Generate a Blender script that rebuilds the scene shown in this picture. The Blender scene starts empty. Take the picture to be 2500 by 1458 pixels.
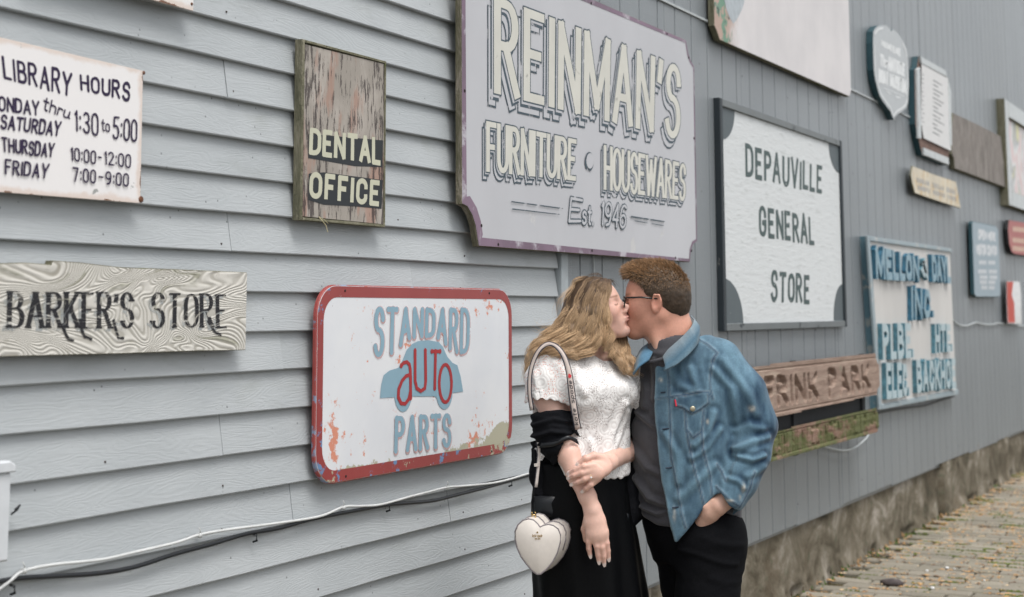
import bpy, math, random
import numpy as np
from mathutils import Matrix, Vector

random.seed(7); RNG = np.random.default_rng(11)
SC = bpy.context.scene
COL = SC.collection

# ------------------------------------------------------------------ camera
FPX, PPX, PPY = 3646.0, 1250.0, 320.16      # focal length and optical centre, in photo pixels (2500 wide)
CAMD, CAMH = 2.45, 1.47                     # metres from the wall, metres above the paving
def _k(p): return np.array([p[0]-PPX, -(p[1]-PPY), -FPX])
_rx = _k((3210, 755)); _rx /= np.linalg.norm(_rx)
_rz = _k((1150, -29800)); _rz /= np.linalg.norm(_rz)
_rz -= _rx*_rz.dot(_rx); _rz /= np.linalg.norm(_rz)
_ry = np.cross(_rz, _rx)
ROT = np.stack([_rx, _ry, _rz])             # camera axes -> world axes
CAMP = np.array([0.0, -CAMD, CAMH])
cam_d = bpy.data.cameras.new('camera'); cam = bpy.data.objects.new('camera', cam_d); COL.objects.link(cam)
cam.matrix_world = Matrix.Translation(CAMP) @ Matrix(ROT.tolist()).to_4x4()
cam_d.sensor_width = 36; cam_d.lens = 36*FPX/2500
cam_d.shift_y = (PPY-729)/2500; cam_d.clip_start = 0.05; cam_d.clip_end = 500
cam_d.dof.use_dof = True; cam_d.dof.focus_distance = 4.55; cam_d.dof.aperture_fstop = 3.7
SC.camera = cam
# ------------------------------------------------------------------ world and sun (bright overcast)
w = bpy.data.worlds.new('World'); SC.world = w; w.use_nodes = True
SUN_EL, SUN_AZ = 64, 205                    # degrees; azimuth is the direction light comes from
nt = w.node_tree; bg = nt.nodes['Background']; sky = nt.nodes.new('ShaderNodeTexSky')
sky.sky_type = 'NISHITA'; sky.sun_disc = False
sky.sun_elevation = math.radians(SUN_EL); sky.sun_rotation = math.radians(SUN_AZ)
sky.air_density = 1.0; sky.dust_density = 7.0; sky.ozone_density = 2.2
# cloud deck: the blue of the clear sky is mostly hidden by an even grey layer
hs = nt.nodes.new('ShaderNodeHueSaturation'); hs.inputs['Saturation'].default_value = 0.30
nt.links.new(sky.outputs[0], hs.inputs['Color'])
mulw = nt.nodes.new('ShaderNodeMix'); mulw.data_type = 'RGBA'; mulw.blend_type = 'MIX'
mulw.inputs['Factor'].default_value = 0.45
nt.links.new(hs.outputs[0], mulw.inputs['A']); mulw.inputs['B'].default_value = (10.1, 10.3, 10.5, 1)
nt.links.new(mulw.outputs['Result'], bg.inputs['Color'])
bg.inputs['Strength'].default_value = 0.105
sd = bpy.data.lights.new('sun', 'SUN'); sun = bpy.data.objects.new('sun', sd); COL.objects.link(sun)
sd.energy = 1.35; sd.angle = math.radians(24); sd.color = (1.0, 0.965, 0.92)
az = math.radians(SUN_AZ)                   # nishita: rotation measured from +Y towards +X
sdir = Vector((math.sin(az)*math.cos(math.radians(SUN_EL)), math.cos(az)*math.cos(math.radians(SUN_EL)), math.sin(math.radians(SUN_EL))))
sun.rotation_euler = (-sdir).to_track_quat('-Z', 'Y').to_euler()
SC.view_settings.view_transform = 'Standard'; SC.view_settings.look = 'None'
SC.view_settings.gamma = 1; SC.view_settings.use_curve_mapping = False
SC.view_settings.exposure = 0.62
SC.cycles.max_bounces = 8; SC.cycles.transparent_max_bounces = 24

# ------------------------------------------------------------------ pixel <-> place helpers (measuring the photograph)
def ray(px, py): return ROT @ _k((px, py))
def wallpt(px, py, off=0.0):
    """point of the plane parallel to the wall, `off` metres in front of it, seen at photo pixel (px,py)"""
    v = ray(px, py); t = (CAMD-off)/v[1]; return CAMP+v*t
def W2(px, py, off=0.0):
    q = wallpt(px, py, off); return (q[0], q[2])
def ground_pt(px, py, z=0.0):
    v = ray(px, py); return CAMP+v*((z-CAMH)/v[2])

# ------------------------------------------------------------------ objects
def tag(o, label=None, cat=None, group=None, kind=None):
    if label: o['label'] = label
    if cat: o['category'] = cat
    if group: o['group'] = group
    if kind: o['kind'] = kind
    return o
def empty(name, loc, parent=None):
    o = bpy.data.objects.new(name, None); COL.objects.link(o); o.location = loc; o.empty_display_size = 0.1
    if parent: o.parent = parent
    return o
def mesh_obj(name, verts, faces, mats, parent=None, smooth=False, midx=None, loc=None, kind=None):
    me = bpy.data.meshes.new(name)
    me.from_pydata([tuple(map(float, v)) for v in verts], [], [tuple(int(i) for i in f) for f in faces])
    if not isinstance(mats, (list, tuple)): mats = [mats]
    for m in mats: me.materials.append(m)
    if midx is not None: me.polygons.foreach_set('material_index', np.asarray(midx, dtype=np.int32))
    if smooth: me.polygons.foreach_set('use_smooth', np.ones(len(me.polygons), dtype=bool))
    me.update()
    o = bpy.data.objects.new(name, me); COL.objects.link(o)
    if parent: o.parent = parent
    if loc is not None: o.location = loc
    if kind: o['kind'] = kind
    return o
def mesh_np(name, verts, faces, mats, parent=None, smooth=True, midx=None, loc=None):
    """fast path: verts (n,3), faces (m,4) or (m,3) integer array"""
    me = bpy.data.meshes.new(name); verts = np.asarray(verts, dtype=np.float32); faces = np.asarray(faces, dtype=np.int32)
    k = faces.shape[1]
    me.vertices.add(len(verts)); me.vertices.foreach_set('co', verts.ravel())
    me.loops.add(faces.size); me.loops.foreach_set('vertex_index', faces.ravel())
    me.polygons.add(len(faces)); me.polygons.foreach_set('loop_start', np.arange(0, faces.size, k, dtype=np.int32))
    me.polygons.foreach_set('loop_total', np.full(len(faces), k, dtype=np.int32))
    if not isinstance(mats, (list, tuple)): mats = [mats]
    for m in mats: me.materials.append(m)
    if midx is not None: me.polygons.foreach_set('material_index', np.asarray(midx, dtype=np.int32))
    me.polygons.foreach_set('use_smooth', np.full(len(faces), smooth, dtype=bool))
    me.update(calc_edges=True); me.validate()
    o = bpy.data.objects.new(name, me); COL.objects.link(o)
    if parent: o.parent = parent
    if loc is not None: o.location = loc
    return o
class MB:
    def __init__(s): s.v = []; s.f = []; s.m = []
    def add(s, v, f, m=0):
        n = len(s.v); s.v += [tuple(p) for p in v]; s.f += [tuple(i+n for i in q) for q in f]; s.m += [m]*len(f)
    def box(s, a, b, m=0):
        (x0, y0, z0), (x1, y1, z1) = a, b
        s.add([(x0,y0,z0),(x1,y0,z0),(x1,y1,z0),(x0,y1,z0),(x0,y0,z1),(x1,y0,z1),(x1,y1,z1),(x0,y1,z1)],
              [(0,3,2,1),(4,5,6,7),(0,1,5,4),(1,2,6,5),(2,3,7,6),(3,0,4,7)], m)
    def prism(s, poly, y0, y1, m_front=0, m_side=0, bevel=0.0):
        """poly: (x,z) counter-clockwise seen from the front (-Y); y0 = front (more negative), y1 = back"""
        n = len(poly); P = np.array(poly, float)
        if bevel > 0:
            c = P.mean(0); e = np.roll(P, -1, 0)-P; e /= (np.linalg.norm(e, axis=1)[:, None]+1e-9)
            nrm = np.stack([-e[:, 1], e[:, 0]], 1); nn = nrm+np.roll(nrm, 1, 0); nn /= (np.linalg.norm(nn, axis=1)[:, None]+1e-9)
            inn = P+nn*bevel
            rings = [(inn, y0), (P, y0+bevel), (P, y1)]
        else: rings = [(P, y0), (P, y1)]
        base = len(s.v)
        for R, y in rings: s.v += [(x, y, z) for x, z in R]
        s.f.append(tuple(base+i for i in range(n))); s.m.append(m_front)
        for k in range(len(rings)-1):
            for i in range(n):
                j = (i+1) % n
                s.f.append((base+k*n+j, base+k*n+i, base+(k+1)*n+i, base+(k+1)*n+j)); s.m.append(m_side)
        s.f.append(tuple(base+(len(rings)-1)*n+i for i in reversed(range(n)))); s.m.append(m_side)
    def tube(s, pts, r, n=8, m=0, cap=True):
        pts = [np.array(p, float) for p in pts]; rr = r if hasattr(r, '__len__') else [r]*len(pts)
        base = len(s.v); up = np.array([0, 0, 1.0])
        for i, p in enumerate(pts):
            t = pts[min(i+1, len(pts)-1)]-pts[max(i-1, 0)]; t /= np.linalg.norm(t)+1e-12
            a = np.cross(t, up)
            if np.linalg.norm(a) < 1e-3: a = np.cross(t, np.array([0, 1.0, 0]))
            a /= np.linalg.norm(a); b = np.cross(t, a); up = -b if i == -1 else up
            for k in range(n):
                c = 2*math.pi*k/n; s.v.append(tuple(p+rr[i]*(math.cos(c)*a+math.sin(c)*b)))
        for i in range(len(pts)-1):
            for k in range(n):
                q = (k+1) % n
                s.f.append((base+i*n+k, base+i*n+q, base+(i+1)*n+q, base+(i+1)*n+k)); s.m.append(m)
        if cap:
            s.f.append(tuple(base+k for k in reversed(range(n)))); s.m.append(m)
            e = base+(len(pts)-1)*n; s.f.append(tuple(e+k for k in range(n))); s.m.append(m)
    def lathe(s, c, axis, prof, n=14, m=0):
        """prof: (radius, height along axis)"""
        ax = np.array(axis, float); ax /= np.linalg.norm(ax)
        a = np.cross(ax, [0, 0, 1.0] if abs(ax[2]) < .9 else [1.0, 0, 0]); a /= np.linalg.norm(a); b = np.cross(ax, a)
        base = len(s.v); c = np.array(c, float)
        for r, h in prof:
            for k in range(n):
                t = 2*math.pi*k/n; s.v.append(tuple(c+ax*h+r*(math.cos(t)*a+math.sin(t)*b)))
        for i in range(len(prof)-1):
            for k in range(n):
                q = (k+1) % n; s.f.append((base+i*n+k, base+i*n+q, base+(i+1)*n+q, base+(i+1)*n+k)); s.m.append(m)
        e = base+(len(prof)-1)*n; s.f.append(tuple(e+k for k in range(n))); s.m.append(m)
        s.f.append(tuple(base+k for k in reversed(range(n)))); s.m.append(m)
    def build(s, name, mats, parent=None, smooth=False, origin=None, kind=None, loc=None):
        v = s.v
        if origin is not None: v = [(a-origin[0], b-origin[1], c-origin[2]) for a, b, c in v]
        return mesh_obj(name, v, s.f, mats, parent, smooth, s.m, loc=loc, kind=kind)

# ------------------------------------------------------------------ material kit
class NB:
    """tiny wrapper for writing node trees"""
    def __init__(s, name):
        s.mat = bpy.data.materials.new(name); s.mat.use_nodes = True; s.t = s.mat.node_tree
        s.bsdf = s.t.nodes['Principled BSDF']; s.out = s.t.nodes['Material Output']
    def n(s, typ, **kw):
        nd = s.t.nodes.new(typ)
        for k, v in kw.items():
            if k in nd.inputs: s.set(nd.inputs[k], v)
            else: setattr(nd, k, v)
        return nd
    def set(s, inp, v):
        if isinstance(v, bpy.types.NodeSocket): s.t.links.new(v, inp)
        else:
            try: inp.default_value = v
            except Exception: inp.default_value = (*v, 1.0)
    def coord(s, scale=(1, 1, 1), loc=(0, 0, 0), rnd=True, rot=(0, 0, 0)):
        tc = s.n('ShaderNodeTexCoord'); mp = s.n('ShaderNodeMapping'); mp.inputs['Scale'].default_value = scale
        mp.inputs['Rotation'].default_value = rot
        s.t.links.new(tc.outputs['Object'], mp.inputs['Vector'])
        if rnd:
            oi = s.n('ShaderNodeObjectInfo'); m = s.math('MULTIPLY', oi.outputs['Random'], 37.0)
            cx = s.n('ShaderNodeCombineXYZ', X=m, Y=m, Z=m); ad = s.n('ShaderNodeVectorMath', operation='ADD')
            s.t.links.new(cx.outputs[0], ad.inputs[0]); ad.inputs[1].default_value = loc
            s.t.links.new(ad.outputs[0], mp.inputs['Location'])
        else: mp.inputs['Location'].default_value = loc
        return mp.outputs[0]
    def noise(s, vec, scale=5, detail=4, rough=0.55, dist=0.0, out='Fac'):
        nd = s.n('ShaderNodeTexNoise'); s.t.links.new(vec, nd.inputs['Vector'])
        nd.inputs['Scale'].default_value = scale; nd.inputs['Detail'].default_value = detail
        nd.inputs['Roughness'].default_value = rough; nd.inputs['Distortion'].default_value = dist
        return nd.outputs[out]
    def voro(s, vec, scale=5, feature='F1', out='Distance', rnd=1.0):
        nd = s.n('ShaderNodeTexVoronoi'); nd.feature = feature; s.t.links.new(vec, nd.inputs['Vector'])
        nd.inputs['Scale'].default_value = scale; nd.inputs['Randomness'].default_value = rnd
        return nd.outputs[out]
    def math(s, op, a, b=0.5, c=None, clamp=False):
        nd = s.n('ShaderNodeMath', operation=op, use_clamp=clamp); s.set(nd.inputs[0], a); s.set(nd.inputs[1], b)
        if c is not None: s.set(nd.inputs[2], c)
        return nd.outputs[0]
    def ramp(s, fac, stops, interp='LINEAR'):
        nd = s.n('ShaderNodeValToRGB'); cr = nd.color_ramp; cr.interpolation = interp
        while len(cr.elements) < len(stops): cr.elements.new(0.5)
        for e, (p, c) in zip(cr.elements, stops):
            e.position = p; e.color = (c, c, c, 1) if isinstance(c, (int, float)) else (*c, 1)
        s.set(nd.inputs[0], fac); return nd.outputs[0]
    def mix(s, fac, a, b, mode='MIX'):
        nd = s.n('ShaderNodeMix', data_type='RGBA', blend_type=mode)
        s.set(nd.inputs['Factor'], fac)
        for key, v in (('A', a), ('B', b)):
            i = nd.inputs[6 if key == 'A' else 7]; s.set(i, v if isinstance(v, bpy.types.NodeSocket) else (*v[:3], 1))
        return nd.outputs[2]
    def step(s, x, a, b):
        nd = s.n('ShaderNodeMapRange', interpolation_type='SMOOTHSTEP'); s.set(nd.inputs[0], x)
        nd.inputs[1].default_value = a; nd.inputs[2].default_value = b; return nd.outputs[0]
    def bump(s, h, strength=0.4, dist=0.002, normal=None):
        nd = s.n('ShaderNodeBump'); nd.inputs['Strength'].default_value = strength; nd.inputs['Distance'].default_value = dist
        s.set(nd.inputs['Height'], h)
        if normal is not None: s.t.links.new(normal, nd.inputs['Normal'])
        s.t.links.new(nd.outputs[0], s.bsdf.inputs['Normal']); return nd.outputs[0]
    def fin(s, color, rough=0.6, spec=0.4, **kw):
        s.set(s.bsdf.inputs['Base Color'], color if isinstance(color, bpy.types.NodeSocket) else (*color[:3], 1))
        s.set(s.bsdf.inputs['Roughness'], rough); s.bsdf.inputs['Specular IOR Level'].default_value = spec
        for k, v in kw.items(): s.set(s.bsdf.inputs[k.replace('_', ' ')], v)
        return s.mat
def srgb(r, g, b):
    f = lambda c: (c/255/12.92 if c/255 <= 0.04045 else ((c/255+0.055)/1.055)**2.4)
    return (f(r), f(g), f(b))
def plain(name, col, rough=0.6, spec=0.4, metal=0.0, vary=0.12, scale=30, bump=0.15):
    b = NB(name); v = b.coord(); n = b.noise(v, scale, 5)
    c = b.mix(b.step(n, 0.25, 0.8), tuple(x*(1-vary) for x in col), tuple(min(1, x*(1+vary)) for x in col))
    b.bump(n, bump, 0.001); return b.fin(c, rough, spec, Metallic=metal)

# ------------------------------------------------------------------ lettering: skeleton alphabet drawn with ribbons
def E(cx, cy, rx, ry, a0, a1, n=None):
    n = n or max(3, int(abs(a1-a0)/20)+1)
    return [(cx+rx*math.cos(math.radians(a)), cy+ry*math.sin(math.radians(a))) for a in np.linspace(a0, a1, n)]
def oval(x0, y0, x1, y1, r=None):
    w_ = (x1-x0)/2; r = r or w_*1.1; cx = (x0+x1)/2
    return E(cx, y1-r, w_, r, 90, 0)+E(cx, y0+r, w_, r, 0, -180)+E(cx, y1-r, w_, r, 180, 90)
GL = {
 'A': (.62, [[(0,0),(.31,1)], [(.31,1),(.62,0)], [(.12,.32),(.50,.32)]]),
 'B': (.54, [[(0,0),(0,1)], [(0,1),(.25,1)]+E(.27,.765,.2,.235,90,-90)+[(0,.53)], [(.2,.53)]+E(.3,.265,.24,.265,90,-90)+[(0,0)]]),
 'C': (.54, [[(.53,.70)]+E(.27,.74,.26,.26,10,180)+E(.27,.26,.27,.26,180,350)+[(.53,.30)]]),
 'D': (.56, [[(0,0),(0,1)], [(0,1),(.2,1)]+E(.22,.7,.34,.3,90,0)+E(.22,.3,.34,.3,0,-90)+[(0,0)]]),
 'E': (.48, [[(0,0),(0,1)], [(0,1),(.47,1)], [(0,.52),(.38,.52)], [(0,0),(.48,0)]]),
 'F': (.46, [[(0,0),(0,1)], [(0,1),(.46,1)], [(0,.5),(.36,.5)]]),
 'G': (.56, [[(.53,.72)]+E(.27,.74,.26,.26,10,180)+E(.27,.26,.27,.26,180,360)+[(.54,.45),(.30,.45)]]),
 'H': (.56, [[(0,0),(0,1)], [(.56,0),(.56,1)], [(0,.5),(.56,.5)]]),
 'I': (.0, [[(0,0),(0,1)]]),
 'J': (.4, [[(.4,1)]+[(.4,.25)]+E(.2,.22,.2,.22,0,-180)]),
 'K': (.54, [[(0,0),(0,1)], [(.52,1),(.03,.42)], [(.18,.58),(.55,0)]]),
 'L': (.46, [[(0,1),(0,0)], [(0,0),(.46,0)]]),
 'M': (.76, [[(0,0),(0,1)], [(0,1),(.38,.12)], [(.38,.12),(.76,1)], [(.76,1),(.76,0)]]),
 'N': (.58, [[(0,0),(0,1)], [(0,1),(.58,0)], [(.58,0),(.58,1)]]),
 'O': (.56, [oval(0,0,.56,1)]),
 'P': (.52, [[(0,0),(0,1)], [(0,1),(.25,1)]+E(.27,.745,.25,.255,90,-90)+[(0,.49)]]),
 'Q': (.56, [oval(0,0,.56,1), [(.3,.25),(.6,-.06)]]),
 'R': (.56, [[(0,0),(0,1)], [(0,1),(.25,1)]+E(.27,.755,.24,.245,90,-90)+[(0,.51)], [(.24,.51),(.56,0)]]),
 'S': (.52, [[(.50,.78)]+E(.26,.76,.24,.24,20,250)+[(.26,.53)]+E(.26,.25,.26,.27,70,-160)]),
 'T': (.58, [[(.29,0),(.29,1)], [(0,1),(.58,1)]]),
 'U': (.56, [[(0,1),(0,.27)]+E(.28,.27,.28,.27,180,360)+[(.56,1)]]),
 'V': (.6, [[(0,1),(.3,0)], [(.3,0),(.6,1)]]),
 'W': (.88, [[(0,1),(.22,0)], [(.22,0),(.44,.9)], [(.44,.9),(.66,0)], [(.66,0),(.88,1)]]),
 'Y': (.6, [[(0,1),(.3,.45)], [(.6,1),(.3,.45)], [(.3,.45),(.3,0)]]),
 '0': (.5, [oval(0,0,.5,1)]),
 '1': (.12, [[(0,.84),(.12,1)], [(.12,1),(.12,0)]]),
 '2': (.5, [E(.25,.75,.24,.25,165,-35)+[(0,0)], [(0,0),(.5,0)]]),
 '3': (.5, [E(.25,.76,.22,.24,150,-85)+[(.2,.52)], [(.2,.52)]+E(.24,.26,.25,.26,85,-155)]),
 '4': (.5, [[(.38,0),(.38,1)], [(.38,1),(0,.3)], [(0,.3),(.5,.3)]]),
 '5': (.5, [[(.46,1),(.06,1)], [(.06,1),(.04,.58)], [(.04,.58)]+E(.23,.3,.26,.3,110,-150)]),
 '6': (.5, [[(.45,.92),(.3,1)]+E(.26,.6,.26,.4,110,180)+[(0,.28)]+E(.25,.28,.25,.28,180,500)]),
 '7': (.5, [[(0,1),(.5,1)], [(.5,1),(.16,0)]]),
 '9': (.5, [oval(0,.42,.5,1), [(.5,.7),(.48,.3),(.36,.06),(.12,0)]]),
 ':': (.04, [[(.02,.66),(.02,.74)], [(.02,.16),(.02,.24)]]),
 '.': (.04, [[(.02,0),(.02,.05)]]),
 '-': (.3, [[(0,.5),(.3,.5)]]),
 "'": (.06, [[(.05,1),(.0,.74)]]),
 '&': (.6, [[(.58,.0),(.1,.66)]+E(.24,.8,.17,.18,205,-30)+[(.08,.42)]+E(.2,.22,.2,.22,150,360)+[(.5,.44)]]),
 't': (.3, [[(.14,.95),(.14,.15)]+E(.24,.12,.1,.12,190,300), [(0,.68),(.3,.68)]]),
 'h': (.36, [[(0,0),(0,1)], [(0,.4)]+E(.18,.45,.18,.2,160,0)+[(.36,0)]]),
 'r': (.28, [[(0,0),(0,.66)], [(0,.45)]+E(.16,.5,.14,.15,150,40)]),
 'u': (.4, [[(0,.66),(0,.2)]+E(.17,.2,.17,.2,180,340)+[(.34,.66)], [(.34,.66),(.36,.1),(.44,.02)]]),
 'o': (.38, [oval(0,0,.38,.66)]),
 's': (.34, [[(.32,.54)]+E(.17,.5,.15,.16,20,250)+[(.17,.35)]+E(.17,.17,.17,.18,70,-160)]),
 'k': (.36, [[(0,0),(0,1)], [(.32,.62),(.03,.28)], [(.12,.38),(.36,0)]]),
 'a': (.4, [oval(0,0,.34,.62), [(.34,.62),(.34,.06),(.42,.0)]]),
 'e': (.36, [[(.02,.34),(.34,.34)]+E(.18,.38,.17,.26,0,180)+E(.18,.24,.17,.24,180,320)]),
 'p': (.38, [[(0,-.36),(0,.62)], [(0,.5)]+E(.19,.32,.19,.31,120,-120)+[(0,.12)]]),
 'd': (.4, [oval(0,0,.34,.62), [(.36,1),(.36,.06),(.42,0)]]),
 'w': (.56, [[(0,.62),(.14,0)], [(.14,0),(.28,.55)], [(.28,.55),(.42,0)], [(.42,0),(.56,.62)]]),
 'n': (.36, [[(0,0),(0,.62)], [(0,.4)]+E(.18,.42,.18,.2,160,0)+[(.36,0)]]),
 'y': (.36, [[(0,.62),(.18,.1)], [(.36,.62),(.08,-.36)]]),
 'g': (.38, [oval(0,0,.34,.62), [(.36,.6),(.36,-.15)]+E(.2,-.2,.16,.16,0,-170)]),
 'i': (.06, [[(.02,0),(.02,.62)], [(.02,.84),(.02,.88)]]),
}
def layout(text, gap=0.2, space=0.42):
    out = []; x = 0.0
    for k, ch in enumerate(text):
        if ch == ' ': x += space; continue
        w_, st = GL[ch]; out.append((ch, x, w_, st)); x += w_+gap
    return out, x-gap
def ribbon(pts, tv, th, cap='flat', ext=0.0, jit=0.0):
    """pts metric 2D polyline -> list of convex faces [[(x,y)...],...]; tv thickness of upright strokes, th of level ones"""
    P = [np.array(p, float) for p in pts]
    Q = [P[0]]
    for p in P[1:]:
        if np.linalg.norm(p-Q[-1]) > 1e-6: Q.append(p)
    if len(Q) < 2: Q.append(Q[0]+np.array([0, 1e-4]))
    P = Q; closed = np.linalg.norm(P[0]-P[-1]) < 1e-5 and len(P) > 3
    nrm = []
    for i in range(len(P)):
        if closed: a = P[i-1] if i > 0 else P[-2]; b = P[i+1] if i < len(P)-1 else P[1]
        else: a = P[max(i-1, 0)]; b = P[min(i+1, len(P)-1)]
        t = b-a; t /= np.linalg.norm(t)+1e-12; nrm.append(np.array([-t[1], t[0]]))
    if not closed and ext > 0:
        t0 = P[0]-P[1]; P[0] = P[0]+t0/np.linalg.norm(t0)*ext; t1 = P[-1]-P[-2]; P[-1] = P[-1]+t1/np.linalg.norm(t1)*ext
    L = []; R = []
    for i, p in enumerate(P):
        n_ = nrm[i]; k = 1.0
        if 0 < i < len(P)-1:
            t = P[i]-P[i-1]; t /= np.linalg.norm(t)+1e-12; c = abs(np.dot(n_, [-t[1], t[0]])); k = 1/max(c, 0.6)
        o = np.array([n_[0]*tv/2, n_[1]*th/2])*k*(1+jit*random.uniform(-1, 1))
        L.append(p+o); R.append(p-o)
    F = [[R[i], R[i+1], L[i+1], L[i]] for i in range(len(P)-1)]
    if cap == 'round' and not closed:
        for i, sgn in ((0, -1), (len(P)-1, 1)):
            t = (P[1]-P[0]) if i == 0 else (P[-1]-P[-2]); t /= np.linalg.norm(t)+1e-12
            a0 = math.atan2(L[i][1]-P[i][1], L[i][0]-P[i][0]); r = np.linalg.norm(L[i]-P[i])
            if i == 0: F.append([P[i]+r*np.array([math.cos(a0+s_), math.sin(a0+s_)]) for s_ in np.linspace(0, math.pi, 7)])
            else: F.append([P[i]+r*np.array([math.cos(a0-s_), math.sin(a0-s_)]) for s_ in np.linspace(math.pi, 0, 7)][::1])
    return F
def text_strokes(text, W_, H_, gap=0.2, space=0.42, slant=0.0, jitter=0.0, glyphs=None, warp=None):
    """letter strokes scaled to a W_ x H_ metre box; returns [(char, [polyline...])]"""
    lay, nat = layout(text, gap, space); sx = W_/nat; out = []
    for ch, x0, w_, st in lay:
        dx = random.uniform(-1, 1)*jitter*0.5; dy = random.uniform(-1, 1)*jitter*0.6; rs = 1+random.uniform(-1, 1)*jitter
        polys = []
        for pl in st:
            q = []
            for x, y in pl:
                X = (x0+dx+x)*sx+slant*y*H_; Y = (y*rs+dy)*H_
                if warp: X, Y = warp(X/W_, Y/H_); X *= W_; Y *= H_
                q.append((X, Y))
            polys.append(q)
        out.append((ch, polys))
    return out
class Board:
    """a sign: an Empty at the bottom centre of its board, front face at `off` metres before the wall"""
    def __init__(s, name, label, cat, off, px=None, rect=None, group=None):
        s.off = off
        if px is not None: s.P = [W2(x, y, off) for x, y in px]
        elif rect is not None: s.P = rect
        xs = [p[0] for p in s.P]; zs = [p[1] for p in s.P]
        s.o = (0.5*(min(xs)+max(xs)), -off, min(zs)); s.root = empty(name, s.o); tag(s.root, label, cat, group)
        s.L = [(p[0]-s.o[0], p[1]-s.o[2]) for p in s.P]; s.lift = 0.0006
    def loc(s, px, py): q = W2(px, py, s.off); return (q[0]-s.o[0], q[1]-s.o[2])
    def board(s, thick, mats, name='board', poly=None, bevel=0.002):
        b = MB(); poly = poly or s.L
        A = sum(poly[i][0]*poly[(i+1) % len(poly)][1]-poly[(i+1) % len(poly)][0]*poly[i][1] for i in range(len(poly)))
        if A < 0: poly = poly[::-1]
        b.prism(poly, 0, thick, 0, 1, bevel); return b.build(name, mats, s.root)
    def quad(s, px):
        """px: TL TR BR BL photo pixels of a line of lettering -> mapping from metric box"""
        TL, TR, BR, BL = [np.array(s.loc(*p)) for p in px]
        Wm = 0.5*(np.linalg.norm(TR-TL)+np.linalg.norm(BR-BL)); Hm = 0.5*(np.linalg.norm(TL-BL)+np.linalg.norm(TR-BR))
        def mp(x, y):
            u, v = x/Wm, y/Hm; return (BL*(1-u)+BR*u)*(1-v)+(TL*(1-u)+TR*u)*v
        return Wm, Hm, mp
    def faces(s, polys, name, m, lift=None):
        """polys: list of 2D convex polygons in board coordinates, drawn in order, each a hair above the last"""
        b = MB(); z = lift if lift is not None else s.lift
        for q in polys:
            A = sum(q[i][0]*q[(i+1) % len(q)][1]-q[(i+1) % len(q)][0]*q[i][1] for i in range(len(q)))
            if A < 0: q = q[::-1]
            b.add([(p[0], -z, p[1]) for p in q], [tuple(range(len(q)))])
        s.lift = max(s.lift, z+0.00015)
        return b.build(name, m, s.root, kind='stuff' if name in ('print', 'worn_print', 'small_print', 'border_line', 'flourish', 'letter_tail') else None)
    def text(s, text, px, m, tv, th=None, cap='flat', gap=0.2, space=0.42, slant=0, jitter=0.0, serif=0.0, blob=0.0,
             dx=0.0, dy=0.0, grow=0.0, name='lettering', warp=None, ext=0.0, lift=None, seed=1, wjit=0.0):
        random.seed(seed); th = th or tv; Wm, Hm, mp = s.quad(px); b = MB(); z = lift if lift is not None else s.lift; k = 0
        for ch, polys in text_strokes(text, Wm, Hm, gap, space, slant, jitter, warp=warp):
            for pl in polys:
                k += 1
                F = ribbon(pl, tv+grow, th+grow, cap, ext+(grow/2 if cap != 'round' else 0), wjit)
                if blob or serif:
                    if np.linalg.norm(np.subtract(pl[0], pl[-1])) > 1e-4:
                        for e0, e1 in ((pl[0], pl[1]), (pl[-1], pl[-2])):
                            if blob: F.append([(e0[0]+(blob+grow/2)*math.cos(a), e0[1]+(blob+grow/2)*math.sin(a)*0.8) for a in np.linspace(0, 2*math.pi, 11)[:-1]])
                            if serif and abs(e1[1]-e0[1]) > abs(e1[0]-e0[0])*1.1 and ch not in "'.:-&":
                                h_ = th*0.5+grow/2; F.append([(e0[0]-serif-grow/2, e0[1]-h_), (e0[0]+serif+grow/2, e0[1]-h_), (e0[0]+serif+grow/2, e0[1]+h_), (e0[0]-serif-grow/2, e0[1]+h_)])
                for fi, f in enumerate(F):
                    q = [mp(p[0]+dx, p[1]+dy) for p in f]
                    A = sum(q[i][0]*q[(i+1) % len(q)][1]-q[(i+1) % len(q)][0]*q[i][1] for i in range(len(q)))
                    if A < 0: q = q[::-1]
                    hh = z+0.000016*(k % 5)+(0.00008+.000004*(fi-len(pl)+1) if fi >= len(pl)-1 else 0)
                    b.add([(p[0], -hh, p[1]) for p in q], [tuple(range(len(q)))])
        s.lift = max(s.lift, z+0.0002)
        return b.build(name, m, s.root)
    def letters3d(s, text, px, mats, tv, th, depth, gap=0.2, space=0.42, name='letter', ext=None, seed=3, jitter=0.0, warp=None):
        """raised letters, every letter an object of its own"""
        random.seed(seed); Wm, Hm, mp = s.quad(px)
        for ch, polys in text_strokes(text, Wm, Hm, gap, space, 0, jitter, warp=warp):
            b = MB(); cx = mp(polys[0][0][0], 0)
            for k, pl in enumerate(polys):
                if ch in 'BCDGOPRSJU&' and len(pl) > 4:      # sawn from board: curves become corners
                    idx = np.linspace(0, len(pl)-1, 7 if ch != 'O' else 9).round().astype(int); pl = [pl[i] for i in idx]
                for f in ribbon(pl, tv, th, 'flat', th*0.45 if ext is None else ext):
                    q = [tuple(mp(*p)-cx) for p in f]
                    A = sum(q[i][0]*q[(i+1) % len(q)][1]-q[(i+1) % len(q)][0]*q[i][1] for i in range(len(q)))
                    if A < 0: q = q[::-1]
                    b.prism(q, -depth-0.0007*k, -0.0002, 0, 1)
            b.build(name, mats, s.root, loc=(cx[0], 0, cx[1]))
    def screw(s, px, py, r=0.005, m=None, name='screw'):
        x, z = s.loc(px, py); b = MB(); b.lathe((0, 0, 0), (0, -1, 0), [(r, -0.002), (r, 0.001), (r*.7, 0.0022)], 10)
        return b.build(name, m or M['rust'], s.root, True, loc=(x, 0, z))
M = {}
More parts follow.
